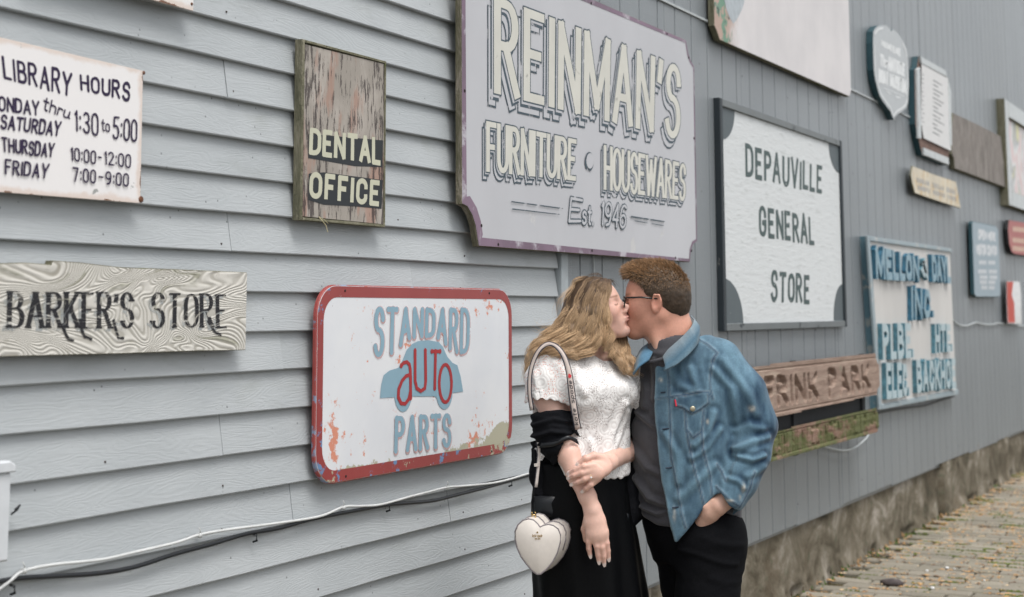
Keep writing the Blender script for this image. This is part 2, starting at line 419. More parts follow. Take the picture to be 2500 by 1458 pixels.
# ================================================================== materials
def m_clap():
    b = NB('clapboard_paint'); v = b.coord((1, 1, 5.5)); g = b.noise(v, 2.2, 3, .5, .35)
    rings = b.math('SINE', b.math('MULTIPLY', g, 150.0)); fine = b.noise(b.coord((3, 1, 60)), 6, 4, .6)
    big = b.noise(b.coord((1, 1, 1)), 2.5, 3); c = b.mix(b.step(big, .3, .7), (.355, .380, .395), (.405, .430, .445))
    c = b.mix(b.math('MULTIPLY', b.step(fine, .55, .8), .22), c, (.22, .25, .26))
    spk = b.voro(b.coord((1, 1, 1)), 30); sp2 = b.noise(b.coord(), 9, 2)
    c = b.mix(b.math('MULTIPLY', b.math('MULTIPLY', b.math('LESS_THAN', spk, .085), b.step(sp2, .5, .62)), .75), c, (.06, .065, .06))
    # grime that gathers here and there
    c = b.mix(b.math('MULTIPLY', b.step(b.noise(b.coord((1, 1, 3)), 1.6, 6, .65), .56, .76), .45), c, (.20, .215, .19))
    h = b.math('ADD', b.math('MULTIPLY', rings, .22), b.math('ADD', b.math('MULTIPLY', fine, 1.0), b.math('MULTIPLY', b.noise(b.coord(), 55, 3), .5)))
    oi = b.n('ShaderNodeObjectInfo'); c = b.mix(b.math('MULTIPLY', oi.outputs['Random'], .30), c, (.30, .325, .34)); b.bump(h, .5, .0012); return b.fin(c, .5, .45)
def m_siding():
    b = NB('siding_stain'); saw = b.noise(b.coord((.9, 1, 150)), 3, 3, .6); v2 = b.noise(b.coord((40, 1, .7)), 4, 5, .6)
    big = b.noise(b.coord((1, 1, .5)), 1.4, 5); c = b.mix(b.step(big, .3, .72), (.155, .175, .190), (.190, .212, .228))
    c = b.mix(b.math('MULTIPLY', b.step(v2, .45, .8), .3), c, (.255, .272, .285))
    c = b.mix(b.math('MULTIPLY', b.step(saw, .5, .75), .22), c, (.10, .115, .125))
    c = b.mix(b.math('MULTIPLY', b.step(b.noise(b.coord((3, 1, .6)), 2.3, 5, .7), .62, .8), .35), c, (.10, .112, .112))
    b.bump(b.math('ADD', b.math('MULTIPLY', saw, 1.0), b.math('MULTIPLY', v2, .45)), .7, .0016)
    oi = b.n('ShaderNodeObjectInfo'); c = b.mix(b.math('MULTIPLY', oi.outputs['Random'], .35), c, (.16, .175, .185)); return b.fin(c, .36, .85)
M['clap'] = m_clap(); M['siding'] = m_siding()
M['trim'] = plain('trim_paint', (.33, .365, .385), .55, .4, vary=.08)
M['flash'] = plain('flashing_paint', (.40, .43, .44), .5, .45)
M['rust'] = plain('rusty_metal', (.13, .055, .03), .75, .3, vary=.4, scale=60)
M['nail'] = plain('nail_rust', (.06, .045, .04), .8, .3)
M['white_wire'] = plain('white_cable', (.55, .565, .565), .45, .4, vary=.08)
M['black_wire'] = plain('black_cable', (.012, .014, .017), .45, .4)
M['grey_wire'] = plain('painted_wire', (.42, .45, .46), .5, .4)
M['box'] = plain('box_plastic', (.55, .575, .60), .4, .45, vary=.04)
def m_found():
    b = NB('foundation_render'); v = b.coord(); n1 = b.noise(b.coord((.8, 1, 1.1)), 4.2, 9, .66, .5); n2 = b.noise(v, 14, 6, .6); n3 = b.noise(b.coord((1.2, 1, 1)), 2.6, 5, .6)
    c = b.ramp(n1, [(.30, (.035, .032, .022)), (.43, (.095, .080, .056)), (.55, (.165, .145, .11)), (.68, (.33, .30, .26))])
    c = b.mix(b.math('MULTIPLY', b.step(n3, .5, .75), .45), c, (.12, .09, .06))
    c = b.mix(b.math('MULTIPLY', b.step(n2, .56, .72), .5), c, (.07, .09, .055))
    b.bump(b.math('ADD', n2, b.math('MULTIPLY', b.noise(v, 60, 4), .5)), .7, .008); return b.fin(c, .9, .2)
M['found'] = m_found()

# ================================================================== the building
bld = empty('wooden_building', (8, 0.15, 0)); tag(bld, 'long grey wooden building with clapboards at one end and grooved siding beyond', 'building')
def put(b, name, mats, smooth=False, loc=(0, 0, 0), kind=None):
    o = b.build(name, mats, bld, smooth, kind=kind); o.location = (loc[0]-8, loc[1]-0.15, loc[2]); return o
CZ = [1.15, 1.05, .948, .851, .752, .653, .551, .451, .352, .257, .157, .053, -.051, -.152, -.255, -.358, -.455, -.560, -.661, -.774, -.884, -.985, -1.085]
CZ = [z+CAMH for z in CZ]
z = CZ[0]
while z < 5.2: z += .1; CZ.insert(0, z)
# butt joints seen in the photograph (pixel x, y on the board)
joints = {}
for px, py in ((555, 215), (565, 560), (545, 1040), (692, 855), (716, 1210), (1010, 660), (1010, 680), (1100, 1250), (280, 720), (985, 30)):
    X, Z = W2(px, py); k = min(range(len(CZ)-1), key=lambda i: abs(0.5*(CZ[i]+CZ[i+1])-Z)) if True else 0
    joints.setdefault(k, []).append(X)
X_END = 4.952
for k in range(1, len(CZ)):
    zb, zt = CZ[k], CZ[k-1]
    xs = [-1.2]+sorted(joints.get(k-1, []))+([random.uniform(1.2, 1.9)] if k-1 not in joints else [])+[X_END]
    xs = sorted(xs)
    for i in range(len(xs)-1):
        x0, x1 = xs[i]+(0.0007 if i else 0), xs[i+1]-0.0007
        b = MB(); n = max(2, int((x1-x0)/.35)); wob = [random.uniform(-.0012, .0012) for _ in range(n+1)]; dy = random.uniform(-.0012, .0012)
        # cross-section: thick lower edge standing proud, thin upper edge tucked behind the course above
        for j in range(n+1):
            x = (x1-x0)*j/n; q = wob[j]
            b.v += [(x, .0005+dy+q*.5, q), (x, -.0015+dy+q*.5, .003+q), (x, .0175+dy, zt-zb+.012), (x, .0225+dy, zt-zb+.012), (x, .0205+dy, q)]
        for j in range(n):
            for a in range(5):
                c = (a+1) % 5; b.f.append((j*5+a, j*5+c, (j+1)*5+c, (j+1)*5+a)); b.m.append(0)
        b.f.append((0, 4, 3, 2, 1)); b.m.append(0); e = n*5; b.f.append((e, e+1, e+2, e+3, e+4)); b.m.append(0)
        b.f = [f[::-1] for f in b.f]
        o = put(b, 'clapboard', M['clap'], loc=(x0, 0, zb))
# corner board between the two kinds of siding
b = MB(); b.prism([(0, 0), (.055, 0), (.055, 4.9), (0, 4.9)], -.012, .02, 0, 0, .003); put(b, 'corner_board', M['trim'], loc=(4.957, 0, .37))

# sheathing that closes the wall behind the boards
b = MB(); b.box((-1.2, .03, .34), (34, .2, 6.2)); put(b, 'sheathing', M['siding'])
# grooved plywood siding
seams = [5.014, 6.02, 7.02]+[W2(px, py)[0] for px, py in ((1947, 1275), (2059, 1234), (2180, 1190), (2284, 1151))]
while seams[-1] < 30: seams.append(seams[-1]+1.205)
seams = sorted(seams); GX0 = W2(1947, 1275)[0]; GP = 0.2008; ZJ = 2.82
def panel(x0, x1, z0, z1):
    b = MB(); k = math.ceil((x0+.02-GX0)/GP); cuts = []
    while GX0+k*GP < x1-.02: cuts.append(GX0+k*GP-x0); k += 1
    pts = [(0.0, .004), (.003, 0)]
    for c in cuts: pts += [(c-.005, 0), (c-.003, .006), (c+.003, .006), (c+.005, 0)]
    L_ = x1-x0-.0025; pts += [(L_-.003, 0), (L_, .004)]
    H_ = z1-z0
    for x, y in pts: b.v += [(x, y, 0), (x, y, H_)]
    for i in range(len(pts)-1): b.f.append((2*i, 2*i+2, 2*i+3, 2*i+1)); b.m.append(0)
    n = len(b.v); b.v += [(0, .014, 0), (L_, .014, 0), (0, .014, H_), (L_, .014, H_)]
    for i in range(0, len(pts)-1): b.f.append((2*i+2, 2*i, n if i < len(pts)//2 else n+1)); b.m.append(0)
    b.f += [(0, 1, n+2, n), (2*len(pts)-1, 2*len(pts)-2, n+1, n+3)]; b.m += [0, 0]
    put(b, 'siding_panel', M['siding'], loc=(x0, random.uniform(-.001, .002), z0))
for i in range(len(seams)-1):
    dz = [0, .0, 0, -.008, .006, -.004, .008, -.006, .003][i] if i < 9 else random.uniform(-.008, .008)
    panel(seams[i], seams[i+1], .365+dz, ZJ-.002); panel(seams[i], seams[i+1], ZJ+.012, 5.26)
b = MB(); b.prism([(0, 0), (26, 0), (26, .011), (0, .011)], -.010, .02, 0, 0, .001); put(b, 'flashing', M['flash'], loc=(5.014, 0, ZJ))
b = MB()
for x0, x1 in zip(seams[:-1], seams[1:]):
    for zz in np.arange(.45, 2.8, .31):
        for xx in (x0+.015, x0+GP*2+.02, x0+GP*4+.02):
            if random.random() < .5: b.lathe((xx-8, -.15, zz+random.uniform(-.02, .02)), (0, -1, 0), [(.0035, -.001), (.003, .0012)], 6)
for k in range(1, len(CZ)):
    for xx in np.arange(.6, 4.9, .406):
        if random.random() < .22: b.lathe((xx-8+random.uniform(-.02, .02), -.149, CZ[k]+.022+random.uniform(-.004, .004)), (0, -1, 0), [(.003, -.001), (.0025, .0012)], 6)
o = b.build('nail_heads', M['nail'], bld, kind='stuff'); o.location = (0, 0, 0)
# rough rendered foundation, in four lengths with open joints
fx = [-1.2, 1.9, 4.2, 5.9, W2(2304, 1200)[0], W2(2466, 1120)[0], 16.5, 30]
from mathutils import noise as mn
for i in range(len(fx)-1):
    x0, x1 = fx[i]+.01, fx[i+1]-.012; nx = int((x1-x0)/(.02 if x0 < 14 else .1)); nz = 20; V = []; F = []
    prot = [0, -.01, 0, 0, -.03, .0, -.02][i]
    for a in range(nx+1):
        for c in range(nz+1):
            x = x0+(x1-x0)*a/nx; zz = -.08+.46*c/nz
            if c == nz: zz = .40
            d = mn.fractal(Vector((x*2.2, zz*3, 3)), 1.0, 2.1, 5)*.0045+mn.noise(Vector((x*.5, zz*1.5, 9)))*.006+mn.noise(Vector((x*14, zz*14, 1)))*.0022
            foot = max(0, .07-zz)
            y = .035+prot-d-foot*.35*(1+.35*mn.noise(Vector((x*1.3, 2, 1))))
            if zz < .05: y += .05*min(1, (.05-zz)*25)*min(1, max(0, mn.noise(Vector((x*2.1, 7, 4)))+.5*mn.noise(Vector((x*9, 3, 4)))-.05)*6)     # broken away at the foot
            if a in (0, nx): y += .05
            V.append((x-8, y-.15, zz))
    F = [(a*(nz+1)+c, (a+1)*(nz+1)+c, (a+1)*(nz+1)+c+1, a*(nz+1)+c+1) for a in range(nx) for c in range(nz)]
    mesh_np('foundation_block', V, F, M['found'], bld, True)
b = MB(); b.box((-9.2, -.03, -.1), (22, .05, .37)); b.build('foundation_core', M['nail'], bld)

# ================================================================== cables and the meter box
def spline(pts, n=6):
    P = [np.array(p, float) for p in pts]; P = [2*P[0]-P[1]]+P+[2*P[-1]-P[-2]]; out = []
    for i in range(1, len(P)-2):
        for t in np.linspace(0, 1, n, endpoint=False):
            out.append(.5*((2*P[i])+(-P[i-1]+P[i+1])*t+(2*P[i-1]-5*P[i]+4*P[i+1]-P[i+2])*t*t+(-P[i-1]+3*P[i]-3*P[i+1]+P[i+2])*t**3))
    out.append(P[-2]); return out
def cable(name, label, px, off, r, m, cat='cable', group=None):
    pts = [wallpt(x, y, off if not hasattr(off, '__len__') else off[i]) for i, (x, y) in enumerate(px)]; pts = spline(pts)
    o_ = pts[0].copy(); b = MB(); b.tube([p-o_ for p in pts], r, 8); o = b.build(name, m, None, True, loc=tuple(o_)); tag(o, label, cat, group); return o
ww = cable('cable', 'thin white cable sagging along the lower clapboards from the meter box to behind the woman', [(-60,1475),(0,1437),(30,1414),(58,1394),(130,1379),(250,1366),(340,1346),(430,1325),(487,1306),(560,1293),(675,1278),(780,1261),(838,1238),(880,1236),(930,1232),(1000,1213),(1040,1203),(1092,1190),(1130,1187),(1200,1180),(1245,1170),(1285,1158),(1340,1143),(1372,1136)], .012, .0036, M['white_wire'])
for px, py in ((58, 1394), (487, 1307), (838, 1239), (1092, 1190)):
    c = wallpt(px, py, .012)-np.array(ww.location); b = MB()
    b.lathe((0, 0, 0), (1, 0, -.2), [(.0062, -.005), (.0068, 0), (.0062, .005)], 10); b.tube([(0, -.002, .004), (-.004, -.006, .012), (-.01, -.006, .02)], .0014, 6)
    o = b.build('cable_tie', M['white_wire'], ww, True, loc=tuple(c))
bw = cable('cable', 'thick black cable looping just below the white one on the clapboards', [(-60,1440),(0,1420),(60,1411),(130,1407),(240,1400),(330,1384),(430,1352),(520,1328),(600,1304),(680,1290),(760,1268),(860,1248),(950,1232),(1000,1228),(1060,1222),(1120,1207),(1180,1192),(1245,1174),(1300,1158),(1372,1140)], .008, .0055, M['black_wire'])
for px, py in ((28, 1438), (620, 1312), (945, 1239), (1244, 1179)):
    c = wallpt(px, py, .006)-np.array(bw.location); b = MB(); b.tube([(0, .004, .008), (0, -.008, .006), (.002, -.008, -.008), (.002, .004, -.012)], .0032, 6)
    b.build('cable_clip', M['black_wire'], bw, True, loc=tuple(c))
cable('cable', 'short grey painted wire hanging straight down the siding behind the woman\'s head', [(1448, 610), (1450, 650), (1452, 700), (1452, 760)], .006, .003, M['grey_wire'])
cable('cable', 'pale wavy cable running level along the siding right of the blue lettered board', [(2325,780),(2334,789),(2345,795),(2362,795),(2382,788),(2400,792),(2420,793),(2438,789),(2460,793),(2500,796),(2560,797)], .012, .006, M['grey_wire'])
cable('cable', 'loose pale wire loop hanging below the mossy carved board', [(1990,1082),(2025,1094),(2060,1100),(2085,1094),(2105,1080),(2120,1062),(2124,1040)], .03, .005, M['grey_wire'])
cable('cable', 'thin dark wire under the bottom edge of the blue lettered board', [(2140,1010),(2165,1004),(2220,995),(2260,990),(2296,978),(2330,968)], .02, .006, M['black_wire'])
mb = empty('meter_box', (wallpt(0, 1390, .0)[0]-.1, 0, wallpt(0, 1385)[2])); tag(mb, 'pale grey plastic box on the clapboards cut by the left edge of the picture', 'utility box')
x1, zt = W2(31, 1150, .085); _, zb = W2(20, 1372, .085); ox, oz = mb.location[0], mb.location[2]
b = MB(); b.prism([(x1-.36-ox, zb-oz), (x1-ox, zb-oz), (x1-ox, zt-oz), (x1-.36-ox, zt-oz)], -.085, .0, 0, 0, .008); b.build('case', M['box'], mb)
b = MB(); b.prism([(x1-.365-ox, zt-oz-.002), (x1+.004-ox, zt-oz-.002), (x1+.004-ox, zt-oz+.012), (x1-.012-ox, zt-oz+.022), (x1-.365-ox, zt-oz+.022)], -.092, -.002, 0, 0, .004); b.build('lid', M['box'], mb)
b = MB(); q = wallpt(37, 1243, .02); b.tube([(q[0]-ox-.01, -.03, q[2]-oz), (q[0]-ox+.003, -.03, q[2]-oz+.008), (q[0]-ox+.006, -.02, q[2]-oz-.002), (q[0]-ox-.002, -.01, q[2]-oz-.012)], .0022, 6); b.build('latch', M['black_wire'], mb, True)
b = MB(); b.prism([(x1-.33-ox, zb-oz-.12), (x1-.02-ox, zb-oz-.12), (x1-.02-ox, zb-oz-.004), (x1-.33-ox, zb-oz-.004)], -.03, -.001, 0, 0, .004); b.build('lower_plate', M['box'], mb)
# ================================================================== sign materials
def m_paint(name, col, under=(.25, .2, .15), wear=.62, scale=6, stretch=(1, 1, 1), rough=.5, spec=.35, vary=.06, bump=.3, soft=.04, under2=None):
    """opaque old paint: `under` shows where it has flaked (bigger `wear` = less flaking)"""
    b = NB(name); v = b.coord(stretch, rnd=False); n = b.noise(v, scale, 9, .68, .3); f = b.step(n, wear, wear+soft)
    base = b.mix(b.step(b.noise(v, scale*.4, 4), .3, .7), tuple(x*(1-vary) for x in col), tuple(min(.85, x*(1+vary)) for x in col))
    u = b.mix(b.step(b.noise(v, scale*1.7, 4), .45, .55), under, under2 or under)
    c = b.mix(f, base, u); b.bump(b.math('ADD', b.math('MULTIPLY', f, -1.2), b.math('MULTIPLY', b.noise(v, scale*9, 4), .5)), bump, .0012)
    return b.fin(c, rough, spec)
def m_ink(name, col, keep=.55, scale=25, stretch=(1, 1, 1), soft=.05, rough=.55, alpha=1.0, vary=.1):
    """thin brushed paint that has partly worn through to the board (smaller `keep` = more worn away)"""
    b = NB(name); v = b.coord(stretch, rnd=False); n = b.noise(v, scale, 7, .65, .2)
    a = b.math('SUBTRACT', 1.0, b.step(n, keep, keep+soft)); a = b.math('MULTIPLY', a, alpha)
    c = b.mix(b.noise(v, scale*.5, 3), tuple(x*(1-vary) for x in col), tuple(x*(1+vary) for x in col))
    b.fin(c, rough, .35); b.set(b.bsdf.inputs['Alpha'], a); return b.mat
def m_oldwood(name, c1, c2, c3, moss=0.0, stretch=(1, 1, 8), scale=6, bump=.6, rings=60, mosscol=(.07, .09, .02)):
    b = NB(name); v = b.coord(stretch, rnd=True); g = b.noise(v, scale, 5, .6, .5); fine = b.noise(v, scale*6, 4, .6)
    c = b.ramp(b.math('ADD', b.math('MULTIPLY', g, .65), b.math('MULTIPLY', fine, .35)), [(.30, c1), (.5, c2), (.68, c3)])
    if moss: c = b.mix(b.step(b.noise(b.coord((1, 1, 2)), 4.5, 7, .65), .72-moss*.4, .80-moss*.35), c, mosscol)
    b.bump(b.math('ADD', b.math('SINE', b.math('MULTIPLY', g, rings)), b.math('MULTIPLY', fine, 2.0)), bump, .0015); return b.fin(c, .85, .2)
M['edge_white'] = plain('enamel_edge', (.55, .5, .46), .6, vary=.3)
M['wood_edge'] = m_oldwood('weathered_edge', (.07, .07, .045), (.15, .145, .10), (.28, .26, .20), moss=.35, stretch=(1, 8, 1))
M['dark'] = plain('dark_back', (.02, .022, .024), .8)
M['hole'] = plain('screw_hole', (.02, .012, .012), .9)

# ---------------------------------------------------------------- opening hours sign
def m_enamel(name, col, edge):
    """white enamel, rust creeping in from the rim; `edge` = half sizes (x, z)"""
    b = NB(name); tc = b.n('ShaderNodeTexCoord'); sp = b.n('ShaderNodeSeparateXYZ'); b.t.links.new(tc.outputs['Object'], sp.inputs[0])
    ex = b.math('SUBTRACT', edge[0], b.math('ABSOLUTE', b.math('SUBTRACT', sp.outputs[0], 0.0))); ez = b.math('SUBTRACT', edge[1], b.math('ABSOLUTE', b.math('SUBTRACT', sp.outputs[2], edge[1])))
    d = b.math('MINIMUM', ex, ez); v = b.coord((1, 1, 1), rnd=False); n = b.noise(v, 9, 8, .7)
    r = b.math('LESS_THAN', d, b.math('MULTIPLY', b.math('MAXIMUM', b.math('SUBTRACT', n, .47), 0.0), .05)); r2 = b.step(b.math('SUBTRACT', b.math('MULTIPLY', n, .05), d), .005, .018)
    c = b.mix(b.math('MULTIPLY', r2, .45), col, (.55, .38, .27)); c = b.mix(r, c, (.16, .07, .035))
    chip = b.math('MULTIPLY', b.step(b.noise(v, 13, 6, .7), .66, .68), b.step(ez, .085, .03)); c = b.mix(chip, c, (.30, .31, .30))
    b.bump(n, .12, .001); return b.fin(c, .32, .5)
s = Board('hours_sign', 'white enamel sign with dark hand-lettered library opening hours and rusty right corners', 'sign', .022,
          rect=[(2.140, .253+CAMH), (2.690, .257+CAMH), (2.687, .573+CAMH), (2.140, .585+CAMH)])
M['hours'] = m_enamel('white_enamel', (.74, .725, .725), (.275, .165))
s.board(.004, [M['hours'], M['edge_white']], bevel=.001)
ink = m_ink('navy_brush_ink', (.022, .012, .045), .66, 14, soft=.1)
def T(text, px, th, tv=None, **kw): s.text(text, px, ink, tv or th, th, 'round', **kw)
T('LIBRARY', [(7,142),(173,178),(170,231),(12,191)], .0072, gap=.30, jitter=.05, wjit=.12)
T('HOURS', [(197,186),(316,203),(314,244),(199,219)], .0072, gap=.30, jitter=.05, wjit=.12)
T('MONDAY', [(-28,233),(93,250),(93,280),(-28,266)], .0056, gap=.26, jitter=.05, wjit=.12)
T('thru', [(104,236),(170,266),(168,290),(104,268)], .0042, gap=.16, slant=.25, jitter=.04)
T('SATURDAY', [(4,283),(148,299),(143,331),(2,313)], .0056, gap=.26, jitter=.05, wjit=.12)
T('1:30', [(183,272),(238,280),(238,332),(184,318)], .0052, gap=.26, jitter=.02, wjit=.12)
T('to', [(247,291),(266,295),(266,322),(247,318)], .0036, gap=.16)
T('5:00', [(277,287),(333,295),(332,346),(275,338)], .0052, gap=.24, jitter=.02, wjit=.12)
T('THURSDAY', [(3,338),(131,352),(127,383),(5,369)], .0052, gap=.26, jitter=.05, wjit=.12)
T('10:00', [(172,361),(232,370),(231,400),(173,391)], .0042, gap=.26)
T('-', [(238,380),(245,381),(245,389),(238,388)], .0042)
T('12:00', [(254,371),(317,379),(316,410),(255,400)], .0042, gap=.26)
T('FRIDAY', [(12,392),(117,403),(112,434),(12,424)], .0052, gap=.28, jitter=.05, wjit=.12)
T('7:00', [(176,410),(231,417),(230,447),(177,442)], .0046, gap=.28)
T('-', [(239,428),(248,429),(248,437),(239,436)], .0042)
T('9:00', [(256,420),(311,426),(310,455),(256,449)], .0046, gap=.28)
s.screw(351, 178, .0045); s.screw(344, 487, .008)
# ---------------------------------------------------------------- sign cut by the top edge
s = Board('metal_sign', 'lower corner of a rusty white metal sign cut by the top edge of the picture', 'sign', .030,
          rect=[(2.30, W2(472, 27, .03)[1]), (W2(472, 27, .03)[0], W2(472, 27, .03)[1]), (W2(473, 20, .03)[0], 2.75), (2.30, 2.75)])
s.board(.004, [m_enamel('white_enamel_high', (.72, .71, .70), (.36, .3)), M['edge_white']], bevel=.001)
s.screw(468, 10, .004)
# ---------------------------------------------------------------- dentist's board
s = Board('dentist_board', 'tall peeling wooden board lettered DENTAL OFFICE in cream blocks on black', 'sign', .026, px=[(744,107),(938,155.5),(938,549),(737,529)])
def m_peel():
    b = NB('peeling_grey_pink'); v = b.coord((1, 1, .16), rnd=False); n = b.noise(v, 58, 9, .72, .2); n2 = b.noise(b.coord((1, 1, .5), rnd=False), 7, 5, .6)
    c = b.mix(b.step(n2, .4, .65), (.30, .275, .245), (.42, .385, .35)); c = b.mix(b.math('MULTIPLY', b.step(b.noise(b.coord((1, 1, .3), rnd=False), 12, 6), .5, .6), .8), c, (.34, .215, .17))
    tc = b.n('ShaderNodeTexCoord'); sp = b.n('ShaderNodeSeparateXYZ'); b.t.links.new(tc.outputs['Object'], sp.inputs[0])
    edge = b.step(b.math('ABSOLUTE', sp.outputs[0]), .07, .2); f = b.step(b.math('ADD', n, b.math('MULTIPLY', edge, .065)), .55, .60)
    c = b.mix(b.math('MULTIPLY', f, .85), c, (.05, .04, .04)); b.bump(b.math('SUBTRACT', n, f), .6, .002); return b.fin(c, .75, .25)
s.board(.012, [m_peel(), M['wood_edge']], name='panel')
x0, z0 = s.L[3]; x1, z1 = s.L[1]; x0 = min(s.L[3][0], s.L[0][0]); z0 = 0
b = MB(); fw = .008
for (a, c) in (((x0-fw-.004, z0-fw), (x0, z1+fw)), ((x1, z0-fw), (x1+fw, z1+fw)), ((x0, z1), (x1, z1+fw)), ((x0, z0-fw), (x1, z0))):
    b = MB(); b.prism([(a[0], a[1]), (c[0], a[1]), (c[0], c[1]), (a[0], c[1])], -.003, .022, 0, 0, .002); b.build('frame_strip', M['wood_edge'], s.root)
blk = m_ink('black_block', (.022, .026, .03), .70, 16); crm = m_ink('cream_letter', (.50, .50, .39), .72, 26, soft=.03)
for q in ([(753,327),(935,343),(933,408),(866,406),(752,386)], [(753,424),(790,421),(934,440),(931,510),(866,504),(790,500),(752,488)]):
    s.faces([[s.loc(*p) for p in q]], 'black_ground', blk)
s.text('DENTAL', [(760,318),(926,341),(926,398),(758,372)], crm, .017, .015, 'flat', gap=.32, ext=.005)
s.text('OFFICE', [(760,425),(924,447),(922,498),(758,478)], crm, .017, .015, 'flat', gap=.36, ext=.005)
b = MB(); q = wallpt(778, 540, .03); b.tube([(0, 0, .012), (.004, -.01, 0), (.012, -.016, -.012), (.016, -.02, -.03)], .0012, 5); b.tube([(0, 0, .012), (.012, -.01, .004), (.028, -.012, -.006)], .0009, 5)
tag(b.build('straw', plain('dry_straw', (.4, .36, .22)), loc=tuple(q)), 'wisp of dry straw stuck under the dentist board', 'straw')
# ---------------------------------------------------------------- store board on weathered plywood
def m_ply(name, light, dark, green):
    b = NB(name); v = b.coord((.55, 1, 1.5), rnd=False); n = b.noise(v, 5.2, 2, .45, .55); r = b.math('SINE', b.math('MULTIPLY', n, 310.0))
    n2 = b.noise(v, 9, 4, .6, .3); c = b.mix(b.math('MULTIPLY', b.step(r, .3, .95), b.ramp(b.noise(v, 7, 4, .6), [(.35, .25), (.65, 1.0)])), light, dark)
    wide = b.math('SINE', b.math('MULTIPLY', n, 42.0)); c = b.mix(b.math('MULTIPLY', b.step(wide, .80, .97), b.step(n2, .48, .62)), c, green)
    c = b.mix(b.math('MULTIPLY', b.step(b.noise(v, 30, 5, .7), .58, .7), .4), c, (.22, .2, .16))
    b.bump(b.math('MULTIPLY', r, -1.0), .55, .0014); return b.fin(c, .85, .2), b
s = Board('store_board', 'long weathered plywood board with swirling grain and faded black serif store name', 'sign', .032,
          px=[(-90,639),(-40,644),(60,641),(125,646),(128,636),(200,641),(290,652),(420,657),(604,665),(600,855),(470,858),(300,864),(100,869),(-90,874)])
mp_, _ = m_ply('weathered_plywood', (.56, .545, .505), (.30, .285, .245), (.31, .305, .25))
s.board(.02, [mp_, M['wood_edge']])
def m_worn_black():
    b = NB('worn_black_serif'); v = b.coord((.55, 1, 1.5), rnd=False); n = b.noise(v, 5.2, 2, .45, .55); r = b.math('SINE', b.math('MULTIPLY', n, 310.0))
    st = b.noise(b.coord((.3, 1, 3), rnd=False), 38, 3, .6); a = b.math('MULTIPLY', b.math('SUBTRACT', 1.0, b.step(r, .9, 1.0)), b.math('SUBTRACT', 1.0, b.step(st, .58, .64)))
    b.fin((.018, .018, .022), .6, .3); b.set(b.bsdf.inputs['Alpha'], a); return b.mat
M['bark_ink'] = m_worn_black(); M['bark_grey'] = m_ink('faded_blue_shadow', (.40, .43, .44), .45, 18, soft=.08, alpha=.5)
wb = dict(gap=.26, serif=.010, jitter=.02)
q1 = [(24,714),(322,716),(322,799),(22,799)]; q2 = [(373,717),(551,720),(553,798),(371,799)]
for tx, q in (("BARKER'S", q1), ('STORE', q2)):
    s.text(tx, q, M['bark_grey'], .014, .006, 'flat', dx=-.009, dy=-.006, name='letter_shade', **wb)
for tx, q in (("BARKER'S", q1), ('STORE', q2)):
    s.text(tx, q, M['bark_ink'], .0145, .0045, 'flat', name='lettering', **wb)
tails = []
for (ax, ay, bx, by, cx, cy, dx_, dy_) in ((150,790,158,812,166,828,180,832), (194,778,200,810,206,822,224,829), (276,780,282,805,288,824,302,826), (506,782,516,800,526,812,540,818)):
    P_ = [s.loc(*p) for p in ((ax, ay), (bx, by), (cx, cy), (dx_, dy_))]
    tails += ribbon(P_, .009, .006, 'flat')
s.faces(tails, 'letter_tail', M['bark_ink'])
# ---------------------------------------------------------------- car parts sign
OFF = .03
def rrect(x0, z0, x1, z1, r, n=8):
    out = []
    for cx, cz, a in ((x1-r, z1-r, 0), (x0+r, z1-r, 90), (x0+r, z0+r, 180), (x1-r, z0+r, 270)):
        out += [(cx+r*math.cos(math.radians(a+t)), cz+r*math.sin(math.radians(a+t))) for t in np.linspace(0, 90, n)]
    return out
ax0, az0 = W2(768, 1190, OFF); ax1, az1 = W2(1249, 706, OFF); ax1 += .003
s = Board('car_parts_sign', 'large white metal sign with red rim, blue car outline and chipped rusty patches', 'sign', OFF, rect=rrect(ax0, az0, ax1, az1, .088))
RS = (ax1-ax0)/2; HS = (az1-az0)
def m_autobase():
    b = NB('white_sign_enamel_chipped'); v = b.coord((1, 1, 1), rnd=False); tc = b.n('ShaderNodeTexCoord'); sp = b.n('ShaderNodeSeparateXYZ'); b.t.links.new(tc.outputs['Object'], sp.inputs[0])
    X, Z = sp.outputs[0], sp.outputs[2]
    n = b.noise(v, 26, 9, .75); blob = b.noise(v, 5.5, 3, .5); low = b.step(Z, .5, .2)
    orange = b.step(b.math('ADD', b.math('ADD', n, b.math('MULTIPLY', low, .02)), b.math('MULTIPLY', b.math('SUBTRACT', blob, .5), .62)), .632, .66)
    c = b.mix(b.step(b.noise(v, 4, 4), .3, .7), (.62, .64, .675), (.68, .695, .715)); c = b.mix(orange, c, (.60, .25, .17))
    # bare yellowish metal along the bottom edge and lower right corner
    dz = b.math('SUBTRACT', b.math('MULTIPLY', b.noise(v, 7, 7, .7), .16), b.math('SUBTRACT', Z, b.math('MULTIPLY', b.step(X, .25, RS), .07)))
    bare = b.step(b.math('ADD', dz, b.math('MULTIPLY', b.math('SUBTRACT', n, .5), .09)), .046, .049); c = b.mix(bare, c, (.40, .385, .29))
    n3 = b.noise(v, 40, 6, .75); c = b.mix(b.math('MULTIPLY', b.step(n3, .665, .68), .8), c, (.33, .30, .27))
    b.bump(b.math('MULTIPLY', b.math('ADD', orange, bare), -1.0), .3, .001); return b.fin(c, .38, .45)
